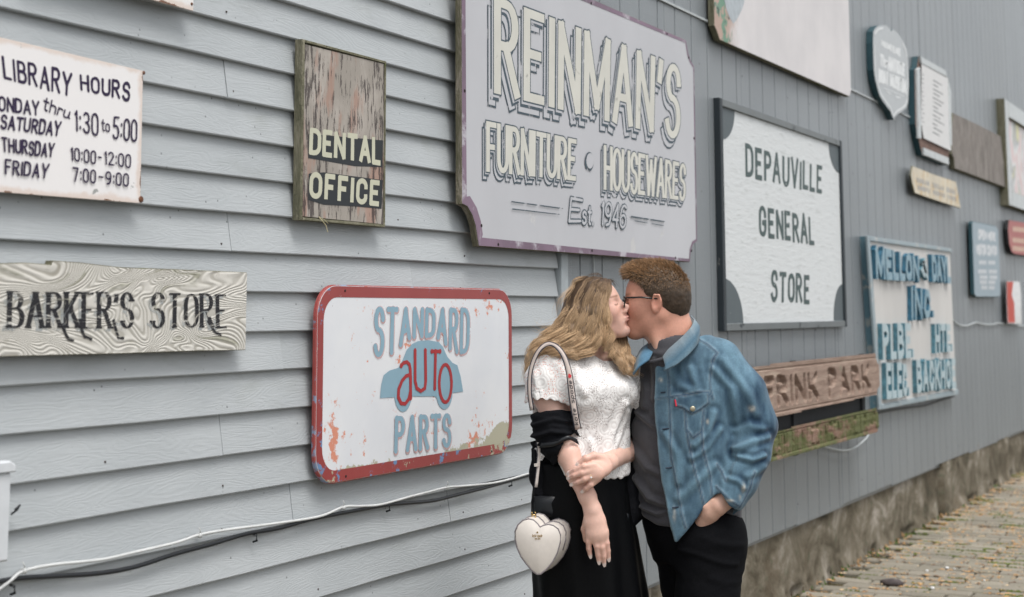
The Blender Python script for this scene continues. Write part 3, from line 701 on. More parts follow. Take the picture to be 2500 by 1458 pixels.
def m_autorim():
    b = NB('red_rim_paint'); v = b.coord((1, 1, 1), rnd=False); tc = b.n('ShaderNodeTexCoord'); sp = b.n('ShaderNodeSeparateXYZ'); b.t.links.new(tc.outputs['Object'], sp.inputs[0])
    X, Z = sp.outputs[0], sp.outputs[2]; c = b.mix(b.noise(v, 8, 4), (.23, .038, .038), (.31, .06, .056))
    low = b.step(Z, .10, .03); top = b.step(Z, HS-.06, HS-.01); side = b.math('MULTIPLY', b.step(b.math('MULTIPLY', X, -1.0), RS-.05, RS-.01), .4)
    k = b.math('ADD', b.math('ADD', b.math('MULTIPLY', low, .07), b.math('MULTIPLY', b.step(b.math('ADD', b.math('ABSOLUTE', X), 0.0), .2, RS), .03)), b.math('MULTIPLY', side, .15))
    n = b.noise(v, 16, 8, .7); blue = b.step(b.math('ADD', n, k), .66, .68); c = b.mix(blue, c, (.13, .22, .38))
    n2 = b.noise(b.coord((1, 1, 1), (3, 1, 5), rnd=False), 9, 8, .7); bare = b.step(b.math('ADD', n2, b.math('ADD', k, b.math('MULTIPLY', b.math('MULTIPLY', low, b.step(X, .1, RS)), .10))), .69, .70)
    c = b.mix(bare, c, (.38, .37, .27)); c = b.mix(b.step(b.noise(v, 45, 5, .7), .68, .70), c, (.6, .58, .55))
    b.bump(b.math('ADD', blue, bare), .3, .001); return b.fin(c, .4, .45)
M['auto_edge'] = m_paint('blue_red_edge', (.30, .06, .055), (.20, .24, .34), .52, 14, under2=(.28, .06, .05))
s.board(.012, [m_autobase(), M['auto_edge']], name='panel', bevel=.003)
out = s.L; inn = [(p[0]-s.o[0], p[1]-s.o[2]) for p in rrect(ax0+.032, az0+.036, ax1-.026, az1-.035, .064)]
out2 = [(p[0]-s.o[0], p[1]-s.o[2]) for p in rrect(ax0+.004, az0+.004, ax1-.004, az1-.004, .086)]
b = MB(); n = len(inn)
for i in range(n):
    j = (i+1) % n; b.add([(out2[i][0], -.0008, out2[i][1]), (out2[j][0], -.0008, out2[j][1]), (inn[j][0], -.0008, inn[j][1]), (inn[i][0], -.0008, inn[i][1])], [(0, 1, 2, 3)])
b.build('rim_band', m_autorim(), s.root); s.lift = .0012
M['auto_blue'] = m_ink('slate_blue_paint', (.22, .35, .43), .68, 30, soft=.03, vary=.12); M['auto_red'] = m_ink('deep_red_paint', (.33, .028, .032), .72, 30, soft=.03)
M['auto_halo'] = m_ink('pink_ghost_paint', (.62, .42, .42), .60, 30, soft=.05, alpha=.6)
car = [(927,972),(930,940),(936,916),(950,905),(972,898),(982,880),(992,855),(1005,840),(1020,833),(1045,831),(1070,835),(1080,846),(1092,872),(1104,886),(1116,892),(1124,920),(1130,956),(1104,960),(1103,950)]
def loc_poly(pts): return [s.loc(*p) for p in pts]
def tri_poly(name, pts, m):
    import mathutils.geometry as mg
    P_ = loc_poly(pts); P_ = P_[::-1] if sum(P_[i][0]*P_[(i+1) % len(P_)][1]-P_[(i+1) % len(P_)][0]*P_[i][1] for i in range(len(P_))) < 0 else P_
    t = mg.tessellate_polygon([[Vector((p[0], p[1], 0)) for p in P_]]); b = MB(); z_ = s.lift
    for tri in t: b.add([(P_[i][0], -z_, P_[i][1]) for i in tri], [(0, 1, 2)])
    b.f = [f if np.cross(np.subtract(b.v[f[1]], b.v[f[0]]), np.subtract(b.v[f[2]], b.v[f[0]]))[1] < 0 else f[::-1] for f in b.f]
    s.lift += .0001; return b.build(name, m, s.root)
tri_poly('car_shape', car+[(1090,968),(1088,985),(1060,968),(1000,968),(965,970)], M['auto_blue'])
for cx, cy, rx, ry in ((983, 962, 21, 44), (1084, 958, 20, 42)): tri_poly('car_wheel', [(cx+rx*math.cos(a), cy+ry*math.sin(a)) for a in np.linspace(0, 2*math.pi, 21)[:-1]], M['auto_blue'])
def arch(u, v):    # outer letters hang low, middle ones ride above the car roof
    low = .0+.40*math.exp(-((u-.5)/.27)**4); top = 1-.02*(1-(2*u-1)**2)
    return u, low+(top-low)*v
stq = [(917,754),(1143,757),(1141,858),(914,864)]
s.text('STANDARD', stq, M['auto_halo'], .020, .016, 'round', gap=.36, blob=.011, grow=.007, dx=.002, dy=-.002, warp=arch, name='letter_ghost')
s.text('STANDARD', stq, M['auto_blue'], .020, .015, 'round', gap=.36, blob=.011, warp=arch)
ptq = [(967,1022),(1097,1014),(1097,1086),(965,1100)]
s.text('PARTS', ptq, M['auto_halo'], .019, .015, 'round', gap=.36, blob=.011, grow=.006, dx=.002, dy=-.003, name='letter_ghost')
s.text('PARTS', ptq, M['auto_blue'], .019, .014, 'round', gap=.36, blob=.011)
b_ = []
for pl in ([(978,893),(984,886),(992,884),(998,890),(1000,900),(1001,925),(1001,972)], [(1000,915),(990,918),(980,930),(972,950),(971,970),(978,985),(988,986),(996,975),(1000,960)],
           [(1012,856),(1012,930),(1016,948),(1026,955),(1036,948),(1038,930),(1037,856)], [(1053,858),(1073,858)], [(1062,858),(1060,948)],
           [(1086+15*math.sin(t), 936-46*math.cos(t)) for t in np.linspace(0, 2*math.pi, 22)]):
    P_ = loc_poly(pl); b_ += ribbon(P_, .0155, .011, 'round')
    if len(pl) not in (22,):
        for e in (P_[0], P_[-1]): b_.append([(e[0]+.0085*math.cos(a), e[1]+.0075*math.sin(a)) for a in np.linspace(0, 2*math.pi, 11)[:-1]])
bb = MB()
for i, f in enumerate(b_):
    A_ = sum(f[k][0]*f[(k+1) % len(f)][1]-f[(k+1) % len(f)][0]*f[k][1] for k in range(len(f))); f = f if A_ > 0 else f[::-1]
    bb.add([(p[0], -s.lift-.000015*(i % 13), p[1]) for p in f], [tuple(range(len(f)))])
bb.build('lettering', M['auto_red'], s.root); s.lift += .0006
for p in ((842,710),(1194,716),(844,1163),(1200,1102)): s.screw(*p, .004, M['hole'])
# ---------------------------------------------------------------- big furniture sign
OFF = .05
L_ = [(4.156, 1.02+.5), (4.18, .345), (4.198, .335), (4.222, .312), (4.243, .28), (4.255, .24), (4.27, .213), (6.150, .213), (6.170, .265), (6.243, .307), (6.247, 1.090), (6.205, 1.12), (6.178, 1.145), (6.150, 1.205), (4.25, 1.205+.30)]
s = Board('furniture_sign', 'very large lilac-grey painted sign with cream and dark shaded lettering and scalloped purple-rimmed corners', 'sign', OFF,
          rect=[(x, z+CAMH) for x, z in [(4.150, 1.09), (4.155, .345), (4.190, .338), (4.222, .312), (4.243, .28), (4.255, .24), (4.265, .213), (6.150, .213), (6.165, .262), (6.190, .290), (6.243, .307), (6.247, 1.095), (6.205, 1.115), (6.175, 1.145), (6.150, 1.200), (4.26, 1.205), (4.25, 1.16), (4.22, 1.115), (4.19, 1.095)]])
M['lilac'] = m_paint('lilac_grey_paint', (.455, .462, .488), (.50, .50, .505), .64, 5, vary=.04, rough=.55)
M['purple'] = m_paint('faded_purple_rim', (.175, .12, .165), (.42, .40, .44), .52, 7, (1, 1, 1), vary=.2, soft=.12)
M['rein_edge'] = m_oldwood('sign_edge_mossy', (.05, .055, .03), (.14, .13, .09), (.34, .30, .26), moss=.3, stretch=(1, 6, 1))
s.board(.022, [M['lilac'], M['rein_edge']], name='panel', bevel=.003)
# purple rim band that follows the outline
P_ = np.array(s.L); n = len(P_); c_ = P_.mean(0); e_ = np.roll(P_, -1, 0)-P_; e_ /= np.linalg.norm(e_, axis=1)[:, None]; nr = np.stack([-e_[:, 1], e_[:, 0]], 1)
nn = nr+np.roll(nr, 1, 0); nn /= (np.linalg.norm(nn, axis=1)[:, None]); wid = np.where(P_[:, 1] > 1.0, .012, np.where(P_[:, 0] > .8, .018, .036)); wid[[1, 2, 3, 4, 5]] = .040
A_ = P_+nn*.003; B_ = P_+nn*wid[:, None]; b = MB()
for i in range(n):
    j = (i+1) % n
    b.add([(A_[i][0], -.0009, A_[i][1]), (A_[j][0], -.0009, A_[j][1]), (B_[j][0], -.0009, B_[j][1]), (B_[i][0], -.0009, B_[i][1])], [(0, 1, 2, 3)])
b.build('rim_band', M['purple'], s.root); s.lift = .0014
M['r_dark'] = m_ink('sketchy_dark_outline', (.055, .08, .10), .60, 22, (1, 1, .6), soft=.07)
M['r_darkw'] = m_ink('worn_dark_shade', (.05, .075, .095), .54, 17, (1, 1, .7), soft=.09)
M['r_mid'] = m_ink('lilac_cover', (.455, .462, .488), .80, 20); M['r_cream'] = m_ink('cream_face', (.555, .55, .50), .62, 14, soft=.2, vary=.15)
# name line: tall pointed letters with a blocky drop shade
rq = [(1224,12),(1655,178),(1655,318),(1224,212)]
rtop = lambda u: u
RL0 = s.lift
def rein_word(txt, q, tv, th, sh, gap, sp=.4, serif=0.0, ol=.010, jit=.0, warp=None):
    kw = dict(gap=gap, space=sp, cap='flat', ext=th*.5, jitter=jit, warp=warp, seed=5)
    for k, (mt, gr, fx_, fy_, nm_) in enumerate(((M['r_darkw'], ol, 1, 1.15, 'letter_shade'), (M['r_mid'], -ol*.3, 1.0, 1.15, 'letter_shade'), (M['r_darkw'], ol, .5, .5, 'letter_shade'), (M['r_mid'], ol*.2, .32, .32, 'letter_shade'), (M['r_dark'], ol, 0, 0, 'letter_outline'), (M['r_cream'], 0, 0, 0, 'lettering'))):
        s.text(txt, q, mt, tv, th, grow=gr, dx=-sh*fx_, dy=-sh*fy_, name=nm_, lift=RL0+k*.0002, **kw)
rein_word("REINMAN'S", [(1213,4),(1658,170),(1654,330),(1213,218)], .050, .032, .038, .30, ol=.011)
rein_word('FURNITURE', [(1190,303),(1404,346),(1402,436),(1190,413)], .026, .018, .022, .24, ol=.009)
rein_word('HOUSEWARES', [(1476,360),(1672,405),(1670,486),(1476,458)], .026, .018, .022, .24, ol=.009)
tri_poly('dot', [(1437+11*math.cos(a), 395+24*math.sin(a)) for a in np.linspace(0, 2*math.pi, 19)[:-1]], M['r_darkw'])
tri_poly('dot', [(1439+9*math.cos(a), 393+19*math.sin(a)) for a in np.linspace(0, 2*math.pi, 19)[:-1]], M['r_mid'])
kw = dict(gap=.2, slant=.12, cap='round')
for txt, q in (('E', [(1390,484),(1418,489),(1416,540),(1388,540)]), ('st.', [(1420,502),(1446,506),(1446,548),(1420,545)]), ('1946', [(1466,494),(1526,503),(1524,556),(1466,548)])):
    s.text(txt, q, M['r_darkw'], .012, .010, grow=.010, name='letter_outline', seed=2, **kw)
    s.text(txt, q, M['r_mid'], .012, .010, name='letter_cover', seed=2, **kw)
for q in ([(1246,491),(1372,508),(1372,511),(1246,494)], [(1248,509),(1374,524),(1374,526),(1248,512)], [(1538,527),(1620,540),(1620,543),(1538,531)], [(1546,538),(1618,550),(1618,552),(1546,540)]):
    s.faces([[s.loc(*p) for p in q]], 'rule', M['r_darkw'])
for p in ((1443,8),(1628,83),(1134,222),(1175,551),(1216,597),(1445,612),(1649,630),(1688,612),(1694,338),(1681,141)): s.screw(*p, .006, M['hole'])
# ---------------------------------------------------------------- framed general store board
OFF = .02
s = Board('general_store_board', 'square white board in a black frame with dark quarter-round corners and plain grey-green capitals', 'sign', OFF, px=[(1757,259),(2046,357),(2059,790),(1769,790)])
def m_flakewhite(name, col, g=(.42, .44, .44)):
    b = NB(name); v = b.coord((1, 1, 5), rnd=False); n = b.noise(v, 8, 7, .7, .3); c = b.mix(b.math('MULTIPLY', b.step(n, .56, .64), .5), col, g)
    c = b.mix(b.step(b.noise(v, 30, 5, .75), .68, .72), c, (.3, .3, .28)); b.bump(n, .9, .004); return b.fin(c, .6, .3)
s.board(.012, [m_flakewhite('flaking_white', (.58, .605, .615)), M['dark']], name='panel', bevel=.001)
M['store_ink'] = m_ink('grey_green_ink', (.055, .085, .085), .60, 34, (1, 1, 2), soft=.06); M['corner_ink'] = m_ink('corner_grey', (.085, .105, .115), .66, 30, (1, 1, 4), soft=.05)
for txt, q in (('DEPAUVILLE', [(1822,359),(2006,410),(2005,468),(1823,427)]), ('GENERAL', [(1855,510),(1984,532),(1986,592),(1856,573)]), ('STORE', [(1885,667),(1974,676),(1974,736),(1884,732)])):
    s.text(txt, q, M['store_ink'], .035, .026, 'flat', gap=.36, jitter=.05, ext=.012, wjit=.1)
x0, z0 = s.L[3]; x1, z1 = s.L[1]; x0 = .5*(s.L[0][0]+s.L[3][0]); z1 = s.L[0][1]
R_, R2 = .21, .19
for cx, cz, a0 in ((x0, z0, 0), (x1, z0, 90), (x1, z1, 180), (x0, z1, 270)):
    rx = R_*(1.25 if a0 in (0, 180) and cx == x0 else .95); rz = R_*(1.0 if cz == z0 else .75)
    s.faces([[(cx, cz)]+[(cx+rx*math.cos(math.radians(a0+t)), cz+rz*math.sin(math.radians(a0+t))) for t in np.linspace(0, 90, 10)]], 'corner_patch', M['corner_ink'])
M['blackframe'] = m_paint('old_black_frame', (.022, .03, .036), (.16, .16, .15), .66, 12, rough=.5); M['greyframe'] = m_paint('grey_black_frame', (.13, .145, .15), (.03, .04, .045), .60, 12, rough=.45)
fw = .036
for nm, a, c, m_ in (('frame_bar', (x0-fw, z0-fw), (x0, z1+fw), M['blackframe']), ('frame_bar', (x1, z0-fw), (x1+fw, z1+fw), M['blackframe']), ('frame_bar', (x0, z1), (x1, z1+fw), M['greyframe']), ('frame_bar', (x0, z0-fw), (x1, z0), M['greyframe'])):
    b = MB(); b.prism([(a[0], a[1]), (c[0], a[1]), (c[0], c[1]), (a[0], c[1])], -.012 if m_ is M['greyframe'] else -.014, .018, 0, 0, .004); b.build(nm, m_, s.root)
# ---------------------------------------------------------------- blank pink-white board above
s = Board('blank_board', 'big blank pinkish white board with peeling green paint, cut by the top edge', 'sign', .045,
          rect=[(6.600, 1.272+CAMH), (8.850, 1.284+CAMH), (8.888, 1.325+CAMH), (8.895, 1.86+CAMH), (8.87, 2.08+CAMH), (8.80, 2.18+CAMH), (6.60, 2.18+CAMH), (6.534, 2.12+CAMH), (6.530, 1.33+CAMH), (6.56, 1.31+CAMH)])
def m_pink():
    b = NB('pink_white_peel'); v = b.coord((1, 1, .8), rnd=False); tc = b.n('ShaderNodeTexCoord'); sp = b.n('ShaderNodeSeparateXYZ'); b.t.links.new(tc.outputs['Object'], sp.inputs[0])
    c = b.mix(b.step(b.noise(v, 3, 5), .3, .7), (.55, .535, .545), (.62, .60, .605)); left = b.step(b.math('ADD', sp.outputs[0], b.math('MULTIPLY', b.noise(v, 5, 6, .7), .35)), -.66, -.85)
    c = b.mix(left, c, (.42, .31, .26)); g = b.math('MULTIPLY', b.step(b.noise(v, 7, 8, .7), .52, .54), left); c = b.mix(g, c, (.15, .27, .20))
    d = b.math('MULTIPLY', b.step(b.noise(v, 14, 7, .7), .60, .61), left); c = b.mix(d, c, (.07, .07, .07)); c = b.mix(b.step(b.noise(v, 9, 8, .75), .72, .735), c, (.36, .30, .28))
    b.bump(b.math('ADD', g, d), .4, .003); return b.fin(c, .6, .3)
s.board(.03, [m_pink(), M['wood_edge']], name='panel', bevel=.003)
tri_poly('grey_patch', [(1765,-30),(1768,0),(1774,25),(1782,45),(1790,58),(1797,50),(1803,40),(1810,26),(1816,10),(1818,-8),(1816,-30)], plain('grey_patch_paint', (.37, .41, .44), .5))
# ---------------------------------------------------------------- shield
def z5(pts, sc=3.04, ox=2080, oy=40): return [(ox+x/sc, oy+y/sc) for x, y in pts]
s = Board('shield_sign', 'grey-blue shield-shaped museum sign with white lettering and a pointed foot', 'sign', .045,
          px=z5([(158,112),(170,92),(190,72),(225,66),(255,68),(270,84),(285,96),(292,112),(300,95),(310,98),(345,130),(380,185),(405,240),(414,290),(420,400),(422,520),(416,640),(402,682),(372,708),(340,725),(322,745),(312,768),(300,745),(285,705),(260,672),(230,630),(205,590),(190,540),(172,470),(162,400),(158,300),(156,200)]))
M['shield'] = plain('shield_grey', (.40, .425, .44), .45, vary=.05); M['teal_edge'] = plain('dark_teal_edge', (.02, .06, .075), .5)
def concave_board(s, thick, mats, name='board'):
    import mathutils.geometry as mg
    P_ = s.L; A_ = sum(P_[i][0]*P_[(i+1) % len(P_)][1]-P_[(i+1) % len(P_)][0]*P_[i][1] for i in range(len(P_))); P_ = P_ if A_ > 0 else P_[::-1]
    s.board(thick, mats, name, P_, .0)
concave_board(s, .044, [M['shield'], M['teal_edge']], 'panel')
wp = m_ink('soft_white_print', (.66, .68, .69), .72, 30, soft=.1)
s.text('THOUSAND ISLANDS', z5([(215,178),(358,245),(358,295),(215,212)]), wp, .017, .014, gap=.3)
s.text('The', z5([(208,285),(262,310),(260,378),(208,362)]), wp, .035, .02, gap=.16, serif=.012)
s.text('ANTIQUE', z5([(268,305),(392,362),(390,440),(268,392)]), wp, .04, .022, gap=.26, serif=.016)
s.text('BOAT', z5([(200,398),(268,425),(268,505),(200,480)]), wp, .04, .022, gap=.26, serif=.014)
s.text('MUSEUM', z5([(284,430),(398,480),(398,570),(284,512)]), wp, .04, .022, gap=.26, serif=.014)
s.faces([[s.loc(*p) for p in z5(q)] for q in ([(235,530),(390,592),(390,598),(235,536)], [(245,545),(275,565),(290,575),(285,580),(262,568)], [(320,590),(350,598),(368,600),(350,608),(330,605)])], 'flourish', wp)
b_ = [];  P_ = np.array(s.L); c_ = P_.mean(0)
for i in range(len(P_)-1):
    if P_[i][1] > P_[:, 1].max()*.93 and P_[i+1][1] > P_[:, 1].max()*.90: continue
    a1, a2 = P_[i]+(c_-P_[i])*.05, P_[i+1]+(c_-P_[i+1])*.05; a3, a4 = P_[i+1]+(c_-P_[i+1])*.095, P_[i]+(c_-P_[i])*.095; b_.append([tuple(a1), tuple(a2), tuple(a3), tuple(a4)])
s.faces(b_, 'border_line', wp)
# ---------------------------------------------------------------- framed list
s = Board('notice_board', 'narrow white framed notice with wrinkled paper lines peeling off its brown backing', 'sign', .045, px=z5([(492,296),(680,402),(690,452),(704,525),(716,700),(724,985),(706,1105),(522,1030),(492,910),(470,800),(464,395),(482,380)]))
M['frame_w'] = plain('frame_white', (.47, .50, .51), .5, vary=.1); concave_board(s, .044, [plain('brown_backing', (.16, .10, .08), .8, vary=.4), M['teal_edge']], 'backing')
wv = [s.loc(*p) for p in z5([(503,352),(700,458),(712,700),(724,1000),(520,905),(502,800)])]
s.lift = .012; s.faces([wv], 'paper', plain('notice_paper', (.60, .60, .60), .5, vary=.05)); pk = m_ink('grey_print', (.12, .13, .14), .58, 20)
nb = []
for i in range(13):
    y = .10+i*.065; a = np.array(z5([(590+4*math.sin(i*3), 470+i*32)])[0]); l_ = [55, 30, 62, 40, 66, 50, 34, 60, 48, 66, 30, 56, 44][i]/3.04*1.2
    P_ = [a, a+[l_, l_*.58], a+[l_, l_*.58+2.6], a+[0, 3.0]]; nb.append([s.loc(*p) for p in P_])
    P_ = [a-[27, 14], a-[23, 12], a-[23, 9.6], a-[27, 11.6]]; nb.append([s.loc(*p) for p in P_])
s.faces(nb, 'print', pk)
for q in ([(492,296),(680,402),(690,450),(500,350)], [(468,395),(490,380),(500,910),(480,905)], [(520,1030),(516,975),(702,1050),(706,1105)], [(700,470),(722,560),(727,960),(714,960),(706,700)]):
    P_ = [s.loc(*p) for p in z5(q)]; A_ = sum(P_[i][0]*P_[(i+1) % 4][1]-P_[(i+1) % 4][0]*P_[i][1] for i in range(4)); P_ = P_ if A_ > 0 else P_[::-1]
    b = MB(); b.prism(P_, -.016, .0, 0, 0, .003); b.build('frame_bar', M['frame_w'], s.root)
# ---------------------------------------------------------------- bare grey board, yellow board
s = Board('bare_board', 'bare weathered grey-brown plank hung between the framed notice and the white picture frame', 'board', .045, px=z5([(750,716),(930,800),(1105,890),(1125,1080),(1135,1268),(765,1130),(758,1060),(742,1020),(740,850)]))
s.board(.044, [m_oldwood('bare_grey_wood', (.10, .09, .08), (.22, .20, .185), (.33, .31, .29), stretch=(3, 1, .7), moss=.22, mosscol=(.16, .15, .07)), M['wood_edge']], name='plank', bevel=.004)
s = Board('yellow_board', 'small yellowed white board with worn print, bent out from the siding', 'sign', .05, px=z5([(450,1110),(600,1170),(772,1228),(806,1424),(640,1372),(468,1312),(448,1240),(438,1180)]))
s.board(.012, [m_paint('yellowed_white', (.55, .50, .40), (.50, .33, .12), .52, 6, (3, 1, 1), vary=.1, soft=.1), M['wood_edge']], name='panel')
bp = m_ink('ghost_grey_print', (.30, .31, .33), .50, 22, soft=.1)
for k, q in enumerate(([(478,1195),(770,1290),(772,1325),(482,1232)], [(486,1250),(776,1345),(778,1375),(490,1285)])):
    P0, P1, P2, P3 = [np.array(s.loc(*p)) for p in z5(q)]; b_ = []
    for i in range(16):
        if i in (5, 11): continue
        u0, u1 = i/16, (i+.62)/16; b_.append([tuple(P3+(P2-P3)*u0), tuple(P3+(P2-P3)*u1), tuple(P0+(P1-P0)*u1), tuple(P0+(P1-P0)*u0)])
    s.faces(b_, 'worn_print', bp)
# ---------------------------------------------------------------- white picture frame at the right edge
s = Board('picture_frame', 'white framed pale poster with pink and yellow smears, cut by the right edge', 'sign', .045, px=[(2449,284),(2530,318),(2538,505),(2462,472)])
def m_smear():
    b = NB('faded_poster'); v = b.coord((1.6, 1, .9), rnd=False); n = b.noise(v, 2.4, 2, .5, .6)
    return b.fin(b.ramp(n, [(.3, (.58, .60, .58)), (.42, (.55, .36, .36)), (.5, (.62, .63, .62)), (.58, (.26, .27, .28)), (.66, (.62, .58, .25)), (.75, (.6, .62, .63))]), .35, .5)
s.board(.01, [m_smear(), M['dark']], name='poster', bevel=.001)
x0, z0 = s.L[3]; x1, z1 = s.L[1]; z1 = .5*(s.L[0][1]+s.L[1][1]); x0 = .5*(s.L[0][0]+s.L[3][0])
for a, c in (((x0-.12, z0-.12), (x0+.06, z1+.12)), ((x1, z0-.12), (x1+.15, z1+.12)), ((x0+.06, z1-.03), (x1, z1+.12)), ((x0+.06, z0-.12), (x1, z0+.02))):
    b = MB(); b.prism([(a[0], a[1]), (c[0], a[1]), (c[0], c[1]), (a[0], c[1])], -.03, .05, 0, 1, .006); b.build('frame_bar', [M['frame_w'], M['wood_edge']], s.root)
# ---------------------------------------------------------------- raised letter board
s = Board('builders_board', 'large cream board with raised weathered blue letters advertising building trades', 'sign', .045, px=[(2117,577),(2319,607),(2335,963),(2143,1000)])
s.board(.05, [m_paint('dirty_cream_board', (.52, .51, .495), (.38, .35, .31), .60, 5, (1, 1, .5), soft=.12), m_paint('blue_grey_edge', (.12, .22, .27), (.3, .33, .33), .55, 9)], name='panel', bevel=.003)
x0, z0 = s.L[3]; x1, z1 = s.L[1]; M['trimblue'] = m_paint('blue_grey_trim', (.27, .33, .36), (.40, .41, .40), .55, 8, soft=.1)
for q in ([(2117,577),(2319,607),(2320,616),(2118,588)], [(2146,988),(2335,951),(2335,963),(2147,1000)], [(2112,577),(2118,576),(2148,1000),(2142,1000)]):
    P_ = [s.loc(*p) for p in q]; A_ = sum(P_[i][0]*P_[(i+1) % 4][1]-P_[(i+1) % 4][0]*P_[i][1] for i in range(4)); P_ = P_ if A_ > 0 else P_[::-1]
    b = MB(); b.prism(P_, -.014, -.0003, 0, 0, .003); b.build('edge_strip', M['trimblue'], s.root)
Lf = m_paint('letter_face_pale', (.36, .45, .48), (.16, .27, .33), .57, 9, soft=.12); Ld = m_paint('letter_face_deep', (.22, .33, .39), (.10, .20, .27), .52, 9, soft=.12)
Ls = plain('letter_side_blue', (.03, .12, .19), .6, vary=.4); Lt = plain('letter_side_teal', (.07, .18, .23), .6, vary=.4)
s.letters3d('MELLON', [(2128,612),(2231,632),(2232,680),(2130,672)], [Ld, Ls], .044, .05, .03, gap=.30)
s.letters3d('&', [(2240,632),(2254,638),(2254,676),(2240,670)], [Lf, Lt], .04, .04, .03)
s.letters3d('DAYL', [(2266,630),(2308,636),(2310,684),(2268,680)], [Ld, Ls], .044, .05, .03, gap=.30)
s.letters3d('INC.', [(2216,708),(2268,716),(2269,768),(2217,774)], [Ld, Ls], .044, .05, .03, gap=.34)
s.letters3d('PLBE.', [(2144,800),(2218,798),(2219,864),(2146,870)], [Lf, Lt], .042, .05, .03, gap=.34)
s.letters3d('HTE.', [(2274,799),(2314,800),(2315,850),(2275,855)], [Lf, Lt], .042, .05, .03, gap=.34)
s.letters3d('ELEC.', [(2154,896),(2208,894),(2209,958),(2155,965)], [Lf, Lt], .042, .05, .03, gap=.36)
s.letters3d('BACKHOE', [(2228,888),(2321,884),(2322,940),(2230,950)], [Lf, Lt], .042, .05, .03, gap=.34)
# ---------------------------------------------------------------- small signs at the right edge
s = Board('visitor_sign', 'small pale blue portrait sign with rows of white print, right of the raised-letter board', 'sign', .05, px=[(2376,540),(2432,552),(2437,560),(2443,720),(2440,726),(2384,726),(2379,718),(2373,546)])
s.board(.03, [plain('pale_blue_face', (.27, .335, .38), .5, vary=.06), M['teal_edge']], name='panel', bevel=.006)
wp2 = m_ink('white_print', (.58, .60, .62), .7, 20, soft=.1)
s.text('OPEN HERE', [(2389,562),(2430,571),(2430,587),(2389,582)], wp2, .03, .028, gap=.22)
s.text('VISITOR CENTER', [(2383,598),(2433,604),(2434,622),(2384,620)], wp2, .03, .028, gap=.22)
for y_, x0_, x1_ in ((636, 2390, 2430), (658, 2388, 2434), (672, 2392, 2434), (684, 2392, 2430), (697, 2396, 2428)):
    P0, P1 = np.array(s.loc(x0_, y_)), np.array(s.loc(x1_, y_+1)); hh = .032; b_ = []
    for i in range(9):
        if i == 4: continue
        u0, u1 = i/9, (i+.72)/9; b_.append([tuple(P0+(P1-P0)*u0), tuple(P0+(P1-P0)*u1), tuple(P0+(P1-P0)*u1-[0, hh]), tuple(P0+(P1-P0)*u0-[0, hh])])
    s.faces(b_, 'small_print', wp2)
s = Board('red_sign', 'faded red sign with pale print and clipped corners, cut by the right edge', 'sign', .05, px=[(2463,537),(2530,548),(2532,628),(2478,621),(2470,616),(2464,596),(2461,560)])
s.board(.03, [m_paint('faded_red_face', (.36, .12, .115), (.42, .22, .2), .60, 4, soft=.1), M['dark']], name='panel', bevel=.004)
py = m_ink('pale_yellow_print', (.60, .48, .36), .66, 20, soft=.1)
for k, (y_, wds) in enumerate(((553, 1), (580, 0), (600, 0))):
    P0, P1 = np.array(s.loc(2473, y_)), np.array(s.loc(2524, y_+6)); b_ = []
    for i in range(8):
        u0, u1 = i/8, (i+.6)/8; b_.append([tuple(P0+(P1-P0)*u0), tuple(P0+(P1-P0)*u1), tuple(P0+(P1-P0)*u1-[0, .045]), tuple(P0+(P1-P0)*u0-[0, .045])])
    s.faces(b_, 'worn_print', py)
s = Board('red_white_sign', 'small glossy red and white metal sign hanging over the wavy cable at the right edge', 'sign', .05, px=[(2457,686),(2489,687),(2493,720),(2494,792),(2460,790),(2458,740)])
s.board(.01, [plain('gloss_white', (.62, .62, .62), .2, .6), M['dark']], name='panel')
tri_poly('red_flash', [(2458,688),(2474,688),(2470,720),(2476,740),(2478,788),(2461,788),(2459,740)], m_ink('red_paint', (.45, .07, .05), .62, 7, (1, 1, .5), soft=.1))
